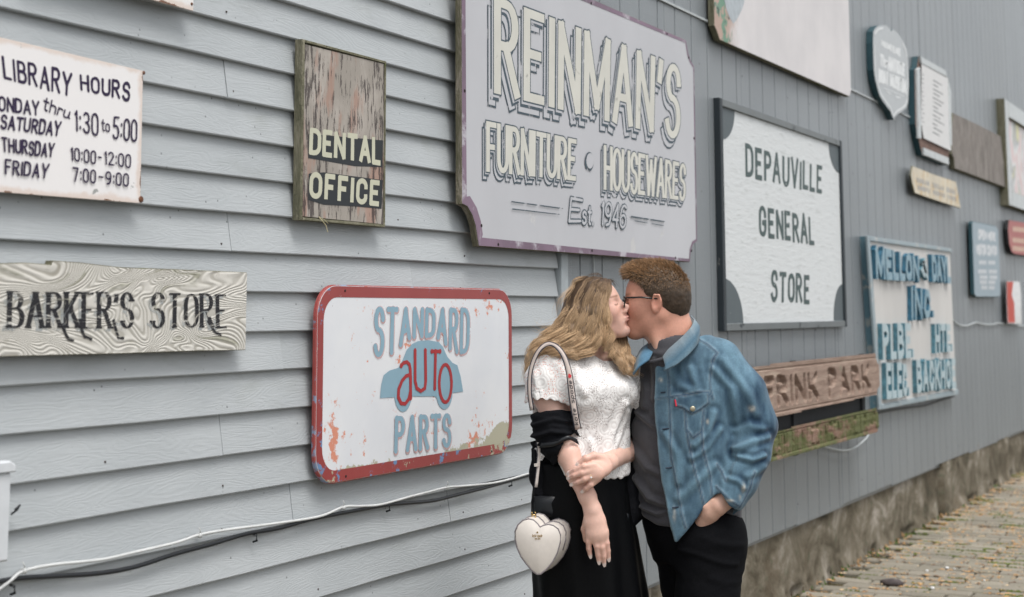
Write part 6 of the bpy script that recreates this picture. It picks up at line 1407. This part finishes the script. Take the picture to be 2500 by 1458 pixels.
# left arm folded across, hand round the right forearm
F.chain([(L3(1520, 905, -.04), .046), (L3(1556, 1000, -.15), .042), (L3(1574, 1084, -.185), .036), (L3(1545, 1097, -.115), .0350), (L3(1514, 1111, .015), .0300), (L3(1487, 1127, .135), .0245)], .012)
nl = np.array([-.25, .30, .92]); nl /= np.linalg.norm(nl); fl2 = (tuple(nl), 1.6)
F.chain([(L3(1487, 1127, .14), .026), (L3(1468, 1138, .19), .030), (L3(1452, 1149, .214), .0315)], .008, k0=.012, flat=fl2)
LF = [[(1450,1136,.222),(1425,1139,.228),(1404,1148,.220),(1389,1155,.206)], [(1448,1148,.224),(1421,1155,.230),(1402,1161,.222),(1390,1166,.208)], [(1451,1160,.222),(1427,1170,.228),(1410,1177,.221),(1398,1182,.210)], [(1458,1170,.216),(1442,1184,.222),(1432,1192,.217),(1424,1198,.208)]]
for f_ in LF: F.chain([(L3(*p), r) for p, r in zip(f_, (.0098, .0084, .0076, .0062))], .003, k0=.007)
LTh = [(1474,1120,.190),(1450,1113,.208),(1430,1120,.216),(1411,1132,.212)]; F.chain([(L3(*p), r) for p, r in zip(LTh, (.014, .0108, .0092, .0070))], .005, k0=.010)
V, Fc = F.mesh(); V = smooth_mesh(V, Fc, 1, .35)
col = head_tint(V, fw, (.69, .455, .375), True); col = mixc(col, (.60, .33, .25), .18+.22*fnoise(V, 22))
for pl, r_, c_, a_ in [(f_, .011, (.60, .27, .21), .45) for f_ in (RF+LF+[LTh])]:
    for p in pl[1:3]:
        q = np.linalg.norm(V-L3(*p), axis=1); col = mixc(col, c_, a_*np.exp(-(q/r_)**2)*.7)
for pl in RF+LF+[LTh]:
    a, b_ = L3(*pl[-2]), L3(*pl[-1]); dr = (b_-a)/np.linalg.norm(b_-a); p = b_+dr*.003+np.array([0, 0, .004]); q = np.linalg.norm(V-p, axis=1); col = mixc(col, (.80, .66, .61), np.clip(1.6-q/.0055, 0, 1))
skin_obj('body', V, Fc, M['skin_w'], wom, wl_, col)
nm = plain('pale_nail', (.74, .62, .58), .2, .6, vary=.03)
for pl in RF+LF+[LTh]:
    a, b_ = L3(*pl[-2]), L3(*pl[-1]); dr = (b_-a)/np.linalg.norm(b_-a); up = np.array([0, 0, 1.0]); up -= dr*up.dot(dr); up /= np.linalg.norm(up); sd_ = np.cross(dr, up); c0 = b_+up*.0052
    P_ = [c0+dr*(-.005+.0135*(1-math.cos(t))/2)+sd_*.0046*math.sin(t)*(1 if t < math.pi else 1)+up*(-.0012*((1-math.cos(t))/2)) for t in np.linspace(0, 2*math.pi, 13)[:-1]]
    b = MB(); top = [ww_(p+up*.0008) for p in P_]; bot = [ww_(p-up*.0015) for p in P_]; b.v = top+bot; n = len(P_); b.f = [tuple(range(n)), tuple(reversed(range(n, 2*n)))]+[(i, i+n, (i+1) % n+n, (i+1) % n) for i in range(n)]; b.m = [0]*len(b.f); b.build('fingernail', nm, wom)
gold = plain('gold', (.70, .50, .22), .25, .5, metal=1.0, vary=.02)
rp_, rq_ = L3(*LF[2][0]), L3(*LF[2][1]); ax_ = (rq_-rp_)/np.linalg.norm(rq_-rp_); u_ = np.cross(ax_, [0, 0, 1]); u_ /= np.linalg.norm(u_); v_ = np.cross(ax_, u_); ctr = rp_*.62+rq_*.38
b = MB(); b.tube([ww_(ctr+.0102*(math.cos(t)*u_+math.sin(t)*v_)) for t in np.linspace(0, 2*math.pi, 19)], .0011, 6, cap=False); rg = b.build('ring', gold, wom, True)
b = MB(); b.lathe(ww_(ctr+np.array([.001, -.001, .0110])), -HV, [(.0012, 0), (.0028, .0018), (.0020, .0030)], 8); b.build('diamond', plain('clear_stone', (.8, .8, .82), .05, 1.0), rg)
# ---- lace top
def m_lace():
    b = NB('white_crochet_lace'); at = b.n('ShaderNodeAttribute'); at.attribute_name = 'tint'; v = b.coord(rnd=False); vo = b.n('ShaderNodeTexVoronoi'); vo.inputs['Scale'].default_value = 19; b.t.links.new(v, vo.inputs['Vector'])
    d = vo.outputs['Distance']; ring = b.math('SINE', b.math('ADD', b.math('MULTIPLY', d, 40.0), b.math('MULTIPLY', b.noise(v, 60, 2), 3.0))); h1 = b.voro(v, 210, rnd=.6); zone = b.math('ADD', b.step(d, .36, .50), b.math('MULTIPLY', b.step(b.noise(v, 26, 3), .54, .60), .8))
    hole = b.math('MULTIPLY', b.math('LESS_THAN', h1, .37), b.math('MINIMUM', zone, 1.0)); hole = b.math('MULTIPLY', hole, b.step(b.noise(v, 40, 2), .43, .5))
    c = b.mix(b.math('MULTIPLY', hole, .85), b.mix(b.step(ring, -.9, .1), (.69, .67, .66), (.79, .78, .77)), b.mix(1.0, at.outputs['Color'], (1, 1, 1), 'MULTIPLY'))
    b.bump(b.math('SUBTRACT', b.math('MULTIPLY', ring, .6), b.math('MULTIPLY', hole, 1.2)), .28, .0014); return b.fin(c, .85, .2)
M['lace'] = m_lace()
F = Field(L3(1265, 1200)*[1, 1, 0]+[0, 0, -.19], L3(1580, 820)*[1, 1, 0]+[0, 0, .24], .0034)
SW = [(yw(1200), -.012, 0, .160, .118), (yw(1120), -.008, 0, .152, .115), (yw(1050), -.002, 0, .147, .112), (yw(990), 0, .004, .152, .122), (yw(945), 0, .006, .156, .124), (yw(910), .0, 0, .156, .102), (yw(886), .008, 0, .140, .082), (yw(868), .018, 0, .095, .064), (yw(858), .022, 0, .062, .056)]
F.vloft(FWd, SW, .02)
for x_ in (-.062, .062): F.ell(FWd, (x_, yw(958), .088), (.058, .055, .048), .03)
F.chain([(L3(1352, 880, .05), .056), (L3(1338, 930, .066), .064), (L3(1339, 1005, .082), .071)], .015, k0=.03)
F.chain([(L3(1520, 900, -.04), .052), (L3(1540, 965, -.06), .056)], .015)
F.cone(L3(1337, 962, .08), L3(1342, 1030, .085), .056, .068, .003, True)
F.chain([(L3(1468, 800, 0), .040), (L3(1462, 862, .0), .0505), (L3(1458, 874, .01), .044)], .003, True)
scal = lambda x0, y0, x1, y1, n, A: [(x0+(x1-x0)*t, y0+(y1-y0)*t+A*abs(math.sin(t*math.pi*n))) for t in np.linspace(0, 1, n*6+1)]
sle = [(1255, 1100)]+[(1255, 978)]+scal(1278, 990, 1300, 975, 1, 3)+scal(1302, 974, 1345, 974, 2, 6)+scal(1345, 974, 1397, 990, 3, 5)+[(1396, 1100)]
F.prism(poly2(sle, .15), .03, .5, .003, True)
hem = [(1255, 1400), (1255, 1120)]+scal(1286, 1150, 1330, 1120, 4, 7)+[(1345, 1100), (1380, 1160)]+scal(1400, 1166, 1530, 1172, 7, 6)+[(1600, 1165), (1600, 1400)]
F.prism(poly2(hem, .13), -.5, .5, .003, True)
V, Fc = F.mesh(); V = smooth_mesh(V, Fc, 2, .5); N = normals(V, Fc); d = fnoise(V*[1, .7, 1], 12, 3, 8)*.005+fnoise(V, 60, 2, 3)*.0012
for pl, amp, wd in (([(1405, 880), (1412, 930), (1425, 960)], .005, .010), ([(1530, 990), (1500, 1060), (1490, 1120)], .007, .011), ([(1540, 1010), (1520, 1060), (1505, 1100)], .006, .008), ([(1440, 1080), (1450, 1120), (1445, 1165)], .005, .010), ([(1300, 900), (1310, 940), (1308, 975)], .003, .008)):
    q = dline(V, P2(pl, .12)); d = d+amp*np.exp(-(q/wd)**2)-amp*.6*np.exp(-((q-wd*1.7)/wd)**2)
V = V+N*d[:, None]; slv = inside(V, [(1270, 840), (1385, 850), (1395, 1000), (1270, 1000)], .12); col = np.tile([.30, .26, .25], (len(V), 1)); col[slv] = (.62, .27, .22)
top = skin_obj('lace_top', V, Fc, M['lace'], wom, wl_, col)
# ---- skirt
F = Field(L3(1240, 1990)*[1, 1, 0]+[0, 0, -.28], L3(1640, 1110)*[1, 1, 0]+[0, 0, .28], .006)
F.vloft(FWd, [(yw(1925), .05, 0, .21, .17), (yw(1700), .045, 0, .19, .155), (yw(1458), .020, 0, .172, .135), (yw(1330), .0, 0, .166, .130), (yw(1230), -.014, 0, .152, .122), (yw(1150), -.016, 0, .140, .11), (yw(1130), -.012, 0, .135, .105)], .02)
V, Fc = F.mesh(); V = smooth_mesh(V, Fc, 1, .5); N = normals(V, Fc); x, y, z = FWd.loc(V[:, 0], V[:, 1], V[:, 2]); ang = np.arctan2(z, x); k = np.clip((yw(1160)-V[:, 1])*2.2, 0, 1)
V = V+N*(k*(.0085*np.sin(ang*9+3*fnoise(V*[1, .25, 1], 3, 2))+.006*fnoise(V*[1, .12, 1], 14, 3))+.0)[:, None]
b = attr_mat('black_satin', .55, .10, 200, .1, .0004, vary=.2); M['satin'] = b
skin_obj('skirt', V, Fc, b, wom, wl_, np.tile([.0025, .0028, .0035], (len(V), 1)))
for p in (L3(1400, 1935, .06), L3(1470, 1935, -.04)): p = np.array([p[0], -CAMH+.045, p[2]]); shoe(wom, wl_, p, p+np.array([.13, -.01, .06]), (.02, .02, .02))
# ---- black wrap slipped down to the elbows
F = Field(L3(1270, 1350)*[1, 1, 0]+[0, 0, -.16], L3(1620, 985)*[1, 1, 0]+[0, 0, .26], .0036)
F.chain([(L3(1348, 1020, .086), .0640), (L3(1356, 1050, .10), .0665), (L3(1364, 1078, .108), .0620)], .01)
F.chain([(L3(1405, 1070, .10), .022), (L3(1412, 1100, .09), .020), (L3(1405, 1140, .07), .02)], .02)
F.chain([(L3(1322, 1100, .03), .035), (L3(1335, 1160, .05), .048), (L3(1345, 1225, .065), .052), (L3(1346, 1258, .07), .046)], .02)
F.chain([(L3(1380, 1120, .03), .04), (L3(1375, 1200, .05), .045), (L3(1368, 1262, .06), .030)], .02)
F.chain([(L3(1358, 1262, .10), .022), (L3(1368, 1290, .11), .018), (L3(1374, 1320, .10), .009)], .012)
F.chain([(L3(1530, 985, -.05), .045), (L3(1553, 1035, -.13), .046), (L3(1560, 1066, -.15), .043)], .02)
F.chain([(L3(1553, 1130, -.09), .040), (L3(1547, 1190, -.06), .040), (L3(1545, 1240, -.04), .038), (L3(1530, 1282, -.01), .020)], .02)
F.prism(poly2([(1270, 950), (1270, 1022), (1300, 1014), (1330, 1004), (1370, 1002), (1400, 1006), (1420, 1040), (1440, 950)], .15), .0, .5, .004, True)
F.cone(L3(1390, 1100, .135), L3(1372, 1060, .115), .040, .0405, .003, True)
V, Fc = F.mesh(); V = smooth_mesh(V, Fc, 1, .5); N = normals(V, Fc); d = fnoise(V*[1, 2.2, 1], 16, 3, 4)*.005
for pl, amp, wd in (([(1300, 1040), (1350, 1022), (1400, 1030)], .006, .006), ([(1298, 1068), (1345, 1052), (1410, 1062)], .007, .006), ([(1300, 1092), (1340, 1080), (1380, 1066), (1412, 1082)], .006, .005), ([(1310, 1110), (1318, 1160), (1312, 1210)], .007, .009), ([(1352, 1130), (1356, 1180), (1350, 1215)], .007, .009)):
    q = dline(V, P2(pl, .14)); d = d+amp*np.exp(-(q/wd)**2)-amp*.7*np.exp(-((q-wd*1.7)/wd)**2)
V = V+N*d[:, None]; wrap = skin_obj('wrap', V, Fc, M['blackcloth'], wom, wl_, np.tile([.0075, .008, .010], (len(V), 1)))
satin2 = plain('black_satin_trim', (.008, .010, .013), .42, .4, vary=.2)
def band(rows, nm_, par, mt, rl=None, nu=16, th=.002):
    V2, F2 = sheet(rows, nu, th); W_ = to_world(V2)-(wl_ if rl is None else rl); return mesh_np(nm_, W_, F2, mt, par, True)
SN = lambda x_, y_, e_=.004: L3(x_, y_, snap_c(V, x_, y_, .10)+e_)
band([[SN(x_, y_+d_) for x_, d_ in ((1303, 2), (1318, -1), (1336, 0), (1354, 2), (1370, 4), (1382, 6))] for y_ in (1211, 1228, 1246, 1262)], 'satin_band', wrap, satin2)
band([[L3(1352, 1268, .128), L3(1362, 1262, .132), L3(1376, 1262, .128)], [L3(1360, 1288, .136), L3(1372, 1284, .140), L3(1384, 1284, .132)], [L3(1374, 1312, .134), L3(1378, 1308, .136), L3(1382, 1300, .132)]], 'ribbon_tail', wrap, satin2, nu=8)
band([[L3(1322, 1082, .155), L3(1352, 1080, .172), L3(1388, 1062, .172), L3(1408, 1072, .15)], [L3(1316, 1094, .150), L3(1352, 1091, .170), L3(1390, 1072, .170), L3(1414, 1086, .145)]], 'satin_band', wrap, satin2)
band([[L3(1512, 1252, .05), L3(1522, 1250, .052), L3(1536, 1256, .05)], [L3(1514, 1290, .05), L3(1520, 1294, .052), L3(1528, 1300, .05)], [L3(1522, 1334, .05), L3(1523, 1332, .05), L3(1526, 1326, .05)]], 'ribbon_tail', wrap, satin2, nu=8)
# ---- hair
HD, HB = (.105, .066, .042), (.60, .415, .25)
G = [dict(p=[(1487,684,.015),(1481,712,.055),(1476,748,.074),(1476,786,.080),(1488,812,.080),(1487,838,.085),(1476,856,.088)], n=130, spread=[.003,.006,.009,.010,.010,.008]),
     dict(p=[(1484,684,.02),(1474,715,.062),(1468,755,.080),(1466,800,.085),(1476,832,.085),(1494,856,.08),(1492,874,.082)], n=120, spread=[.003,.008,.012,.012,.010,.004], ph=2),
     dict(p=[(1477,681,.02),(1460,715,.066),(1450,762,.085),(1446,805,.092),(1432,842,.098),(1395,860,.105),(1345,862,.100),(1302,880,.08)], n=260, spread=[.003,.012,.016,.017,.016,.014,.010]),
     dict(p=[(1470,680,.01),(1442,712,.058),(1428,762,.078),(1420,806,.088),(1396,838,.096),(1352,848,.098),(1308,862,.082),(1290,905,.05)], n=300, spread=[.003,.013,.017,.019,.018,.015,.010]),
     dict(p=[(1462,680,0),(1424,708,.040),(1404,756,.062),(1392,802,.074),(1362,828,.078),(1320,838,.068),(1292,872,.05),(1286,930,.02)], n=300, spread=[.003,.013,.016,.018,.016,.014,.009]),
     dict(p=[(1452,683,-.01),(1408,710,.012),(1386,758,.030),(1370,800,.045),(1340,818,.05),(1308,838,.04),(1288,880,.03),(1290,945,.01)], n=260, spread=[.003,.012,.016,.018,.015,.012,.007]),
     dict(p=[(1445,686,-.03),(1402,716,-.03),(1382,762,-.02),(1366,804,-.01),(1338,830,.0),(1304,860,.0),(1286,915,.0)], n=160, spread=[.003,.012,.018,.020,.016,.010]),
     dict(p=[(1480,682,.02),(1466,718,.068),(1458,766,.086),(1460,812,.092),(1456,842,.098),(1436,862,.105),(1408,872,.110),(1376,862,.112)], n=200, spread=[.003,.010,.014,.014,.014,.012,.006]),
     dict(p=[(1488,800,-.04),(1498,832,.0),(1502,858,.045),(1514,884,.075),(1532,905,.085),(1546,914,.08)], n=220, spread=[.014,.016,.017,.015,.012,.006], m0=-.3, m1=.8),
     dict(p=[(1510,802,-.05),(1520,832,-.02),(1526,858,.02),(1540,878,.045),(1552,898,.05),(1556,915,.05)], n=160, spread=[.014,.015,.014,.012,.008], m0=-.3, m1=.6),
     dict(p=[(1522,815,-.04),(1528,845,.0),(1516,868,.05),(1522,896,.07),(1540,912,.07)], n=110, spread=[.010,.012,.012,.010,.004], m0=-.5, m1=.5)]
G.insert(0, dict(p=[(1490,688,.03),(1487,714,.056),(1483,745,.069),(1480,778,.076),(1486,800,.078),(1494,820,.076),(1486,846,.082)], n=90, spread=[.002,.003,.006,.007,.007,.006]))
fly = [dict(p=[(1400,760,.05),(1360,790,.05),(1322,800,.05),(1306,830,.05)], n=14, spread=[.01,.02,.02,.03], wave=.004, rad=.55, lmin=.5), dict(p=[(1380,790,.06),(1345,812,.06),(1316,806,.06),(1312,770,.05)], n=5, spread=[.01,.01,.02,.02], rad=.5), dict(p=[(1440,682,0),(1400,690,.02),(1370,735,.03),(1352,790,.03)], n=40, spread=[.006,.01,.018,.02], rad=.55), dict(p=[(1480,684,.0),(1500,690,.0),(1508,702,.01)], n=16, spread=[.004,.005,.006], rad=.6, m0=2, m1=3, wave=.001), dict(p=[(1470,678,0),(1440,672,.01),(1415,690,.02)], n=20, spread=[.006,.006,.01], rad=.45, m0=2, m1=3, wave=.001)]
hf = Field(L3(1265, 960)*[1, 1, 0]+[0, 0, -.13], L3(1570, 655)*[1, 1, 0]+[0, 0, .14], .0036)
hf.ell(fw, (-.105, .14, 0), (.405, .375, .365), .01); hf.ell(fw, (-.26, -.10, 0), (.22, .32, .30), .03); hf.ell(fw, (.03, .22, 0), (.30, .31, .31), .02)
for g in G:
    P_ = [L3(*p) for p in g['p']]; rr = np.interp(np.linspace(0, 1, len(P_)), np.linspace(0, 1, len(g['spread'])), g['spread']); sl_ = slice(1, None) if len(g['p']) > 6 else slice(0, None)
    hf.chain([(p-np.array([0, 0, .006]), max(.004, r*.85)) for p, r in zip(P_, rr)][sl_], .012, k0=.015)
hf.ell(fw, (.51, -.17, 0), (.41, .60, .6), .004, True)
V, Fc = hf.mesh(); N = normals(V, Fc); V = smooth_mesh(V, Fc, 2, .5)-N*.002; V = V+N*(fnoise(V*[1.6, .5, 1.6], 45, 3)*.0016)[:, None]
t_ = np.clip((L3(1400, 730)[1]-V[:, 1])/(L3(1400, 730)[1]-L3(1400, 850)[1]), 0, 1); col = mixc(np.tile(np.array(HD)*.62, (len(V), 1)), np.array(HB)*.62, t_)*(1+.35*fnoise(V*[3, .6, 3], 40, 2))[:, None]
b = NB('long_hair'); at = b.n('ShaderNodeAttribute'); at.attribute_name = 'tint'; M['hair_w'] = b.fin(at.outputs['Color'], .5, .3)
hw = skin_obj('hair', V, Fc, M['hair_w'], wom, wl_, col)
hc_ = fw.pt(-.08, .12, 0)
for g in G+fly:
    g['p'] = [L3(*p) for p in g['p']]
    if g['p'][0][1] > L3(1460, 700)[1]:      # keep the first stretch on the curve of the skull
        a_, b_ = g['p'][0], g['p'][1]; ins = []
        for t_ in (.33, .66):
            q = a_*(1-t_)+b_*t_; r_ = (np.linalg.norm(a_-hc_)*(1-t_)+np.linalg.norm(b_-hc_)*t_)+.004; dq = q-hc_; ins.append(hc_+dq/np.linalg.norm(dq)*max(r_, .083))
        g['p'] = [a_]+ins+g['p'][1:]; g['spread'] = [g['spread'][0], g['spread'][0]*1.6, g['spread'][1]]+list(g['spread'][1:])
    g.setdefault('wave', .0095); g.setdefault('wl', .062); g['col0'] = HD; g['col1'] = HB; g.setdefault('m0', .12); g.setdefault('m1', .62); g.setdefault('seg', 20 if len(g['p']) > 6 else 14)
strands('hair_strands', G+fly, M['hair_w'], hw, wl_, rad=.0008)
# ================================================================== heart-shaped bag with its strap
bl = to_world(np.array([L3(1323, 1405, .17)]))[0]; bag = empty('heart_bag', tuple(bl)); tag(bag, 'cream heart-shaped handbag with thin grey piping hanging at the woman\'s hip', 'handbag')
def bw_(p): return tuple(to_world(np.array([p]))[0]-bl)
hp = [(1318.5,1287),(1312,1278),(1302,1269),(1290,1266),(1276,1270),(1264,1281),(1257,1297),(1257,1316),(1262,1338),(1272,1360),(1286,1379),(1300,1395),(1311,1403),(1320,1402),(1334,1391),(1349,1373),(1361,1350),(1368,1325),(1369,1306),(1363,1291),(1352,1283),(1340,1280),(1328,1282)]
front = np.array([L3(x_, y_, .20) for x_, y_ in hp]); ext = np.array([.030, .006, -.058]); cen = front.mean(0)
M['cream'] = plain('cream_leather', (.64, .595, .55), .38, .45, vary=.03, scale=80, bump=.05); M['piping'] = plain('grey_piping', (.20, .18, .19), .4)
def ring_sc(k, o): return cen+(front-cen)*k+o
rings = [ring_sc(.93, np.array([0, 0, .004])), ring_sc(.985, np.array([0, 0, .001])), ring_sc(1.0, ext*.08), ring_sc(1.0, ext*.92), ring_sc(.985, ext), ring_sc(.93, ext*1.05)]
b = MB(); n = len(front)
for r in rings: b.v += [bw_(p) for p in r]
b.v += [bw_(cen+[0, 0, .006]), bw_(cen+ext*1.06)]
for k in range(len(rings)-1):
    for i in range(n): j = (i+1) % n; b.f.append((k*n+i, k*n+j, (k+1)*n+j, (k+1)*n+i)); b.m.append(0)
for i in range(n): j = (i+1) % n; b.f += [(j, i, len(rings)*n), ((len(rings)-1)*n+i, (len(rings)-1)*n+j, len(rings)*n+1)]; b.m += [0, 0]
b.build('bag_body', M['cream'], bag, True)
for o_ in (np.array([0, 0, .001]), ext): b = MB(); P_ = [bw_(p) for p in ring_sc(.992, o_)]; b.tube(P_+[P_[0]], .0022, 6, cap=False); b.build('piping', M['piping'], bag, True)
b = MB(); mid = ring_sc(1.006, ext*.5); seq = [16, 17, 18, 19, 20, 21, 22, 0, 1, 2, 3, 4, 5]; b.tube([bw_(mid[i]) for i in seq], .0026, 6); b.build('zip', M['piping'], bag, True)
b = MB(); P_ = [bw_(p) for p in [L3(1352, 1300, .16), L3(1366, 1320, .165), L3(1370, 1345, .165)]]; b.tube(P_, .002, 6); b.build('seam', M['piping'], bag, True)
def bag_text(txt, x0, y0, x1, y1, tv):
    Wm, Hm = (x1-x0)*PXM*.95, (y1-y0)*PXM*.95; b = MB()
    for ch, polys in text_strokes(txt, Wm, Hm, .22):
        for pl in polys:
            for f in ribbon(pl, tv, tv*.9, 'flat'):
                q = [L3(x0+(p[0]/Wm)*(x1-x0), y1-(p[1]/Hm)*(y1-y0), .2075) for p in f]; n0 = np.cross(q[1]-q[0], q[2]-q[0]); b.add([bw_(p) for p in (q if n0[2] > 0 else q[::-1])], [tuple(range(len(q)))])
    b.build('lettering', gold, bag)
bag_text('kate spade', 1300, 1304, 1324, 1311, .0011); bag_text('NEW YORK', 1306, 1314, 1319, 1317.5, .0007)
b = MB(); sp_ = [L3(1312+2.2*math.sin(t)*(1.2 if math.cos(t) < 0 else .8), 1300-2.6*math.cos(t), .2075) for t in np.linspace(0, 2*math.pi, 13)[:-1]]; b.add([bw_(p) for p in sp_][::-1], [tuple(range(12))]); b.build('emblem', gold, bag)
# strap over the shoulder
SP = [(1299,1002,.128),(1293,960,.128),(1294,915,.126),(1303,880,.124),(1318,853,.124),(1337,840,.122),(1358,845,.138),(1376,868,.148),(1387,900,.155),(1393,935,.162),(1398,975,.166),(1404,1012,.168),(1411,1048,.160)]
SPl = spline([L3(*p) for p in SP], 4); wds = [.012]*len(SPl); inner, outer = [], []
for i, p in enumerate(SPl):
    t = SPl[min(i+1, len(SPl)-1)]-SPl[max(i-1, 0)]; t /= np.linalg.norm(t); nrm = p-L3(1350, 960, .06); nrm -= t*nrm.dot(t); nrm /= np.linalg.norm(nrm)+1e-9; sd_ = np.cross(t, nrm*.5+np.array([0, 0, 1.0])); sd_ /= np.linalg.norm(sd_); hw_ = .0050+.0035*min(1, max(0, (i/len(SPl)-.45)*3)); inner.append(p-sd_*hw_); outer.append(p+sd_*hw_)
inner, outer = np.array(inner), np.array(outer); V2, F2 = sheet([inner, (inner+outer)/2+[0, 0, .001], outer], len(SPl), .003)
st = mesh_np('strap', to_world(V2)-bl, F2, plain('strap_cream', (.50, .43, .395), .5, vary=.03), bag, True)
for e_ in (inner, outer): b = MB(); b.tube([bw_(p) for p in e_], .0021, 5); b.build('strap_edge', plain('strap_edge', (.03, .03, .045), .4), st, True)
mid_ = (inner+outer)/2; L_ = np.concatenate([[0], np.cumsum(np.linalg.norm(np.diff(mid_, axis=0), axis=1))])
def on_strap(s_, w_):     # s_ metres from the lower end, w_ across
    s2 = L_[-1]-s_; c_ = np.array([np.interp(s2, L_, mid_[:, k]) for k in range(3)]); a_ = np.array([np.interp(s2, L_, (outer-inner)[:, k]) for k in range(3)]); a_ /= np.linalg.norm(a_); return c_+a_*w_+[0, 0, .0035]
b = MB()
for ch, polys in text_strokes('kate spade', .125, .010, .2, .5, .3):
    for pl in polys:
        for f in ribbon(pl, .0020, .0017, 'flat'):
            q = [on_strap(.012+p[0], -.004+p[1]) for p in f]; n0 = np.cross(q[1]-q[0], q[2]-q[0]); b.add([bw_(p) for p in (q if n0[2] > 0 else q[::-1])], [tuple(range(len(q)))])
b.build('lettering', plain('strap_ink', (.02, .02, .03), .5), st)
b = MB()
q = [on_strap(.152+.0065*math.cos(t), .0048*math.sin(t)*(1.15 if math.cos(t) < 0 else .8)) for t in np.linspace(0, 2*math.pi, 13)[:-1]]; n0 = np.cross(q[1]-q[0], q[3]-q[0]); b.add([bw_(p) for p in (q if n0[2] > 0 else q[::-1])], [tuple(range(12))]); b.build('red_emblem', plain('red_print', (.50, .02, .03), .5), st)
low = [L3(1314, 1080, .13), L3(1316, 1110, .135), L3(1313, 1150, .14), L3(1308, 1190, .145)]
band([[p-[.0045, 0, 0] for p in low], [p+[.0045, 0, 0] for p in low]], 'lower_strap', bag, plain('strap_cream_low', (.55, .50, .47), .5), rl=bl, nu=12, th=.003)
b = MB(); b.tube([bw_(p-[.0045, 0, -.001]) for p in low], .0014, 5); b.build('strap_edge', plain('strap_edge_low', (.03, .03, .045), .4), bag, True)
b = MB(); c_ = bw_(L3(1311, 1135, .148)); b.box((c_[0]-.012, c_[1]-.002, c_[2]-.004), (c_[0]+.010, c_[1]+.003, c_[2]+.004)); b.build('buckle', M['cream'], bag)
for x_ in (1300, 1308): b = MB(); b.tube([bw_(L3(x_-2, 1268, .18)), bw_(L3(x_, 1258, .182)), bw_(L3(x_-1, 1250, .182))], .0018, 6); b.build('strap_hook', gold, bag, True)
b = MB(); b.tube([bw_(L3(1296, 1256, .181)), bw_(L3(1310, 1258, .181))], .0018, 6); b.build('strap_hook', gold, bag, True)
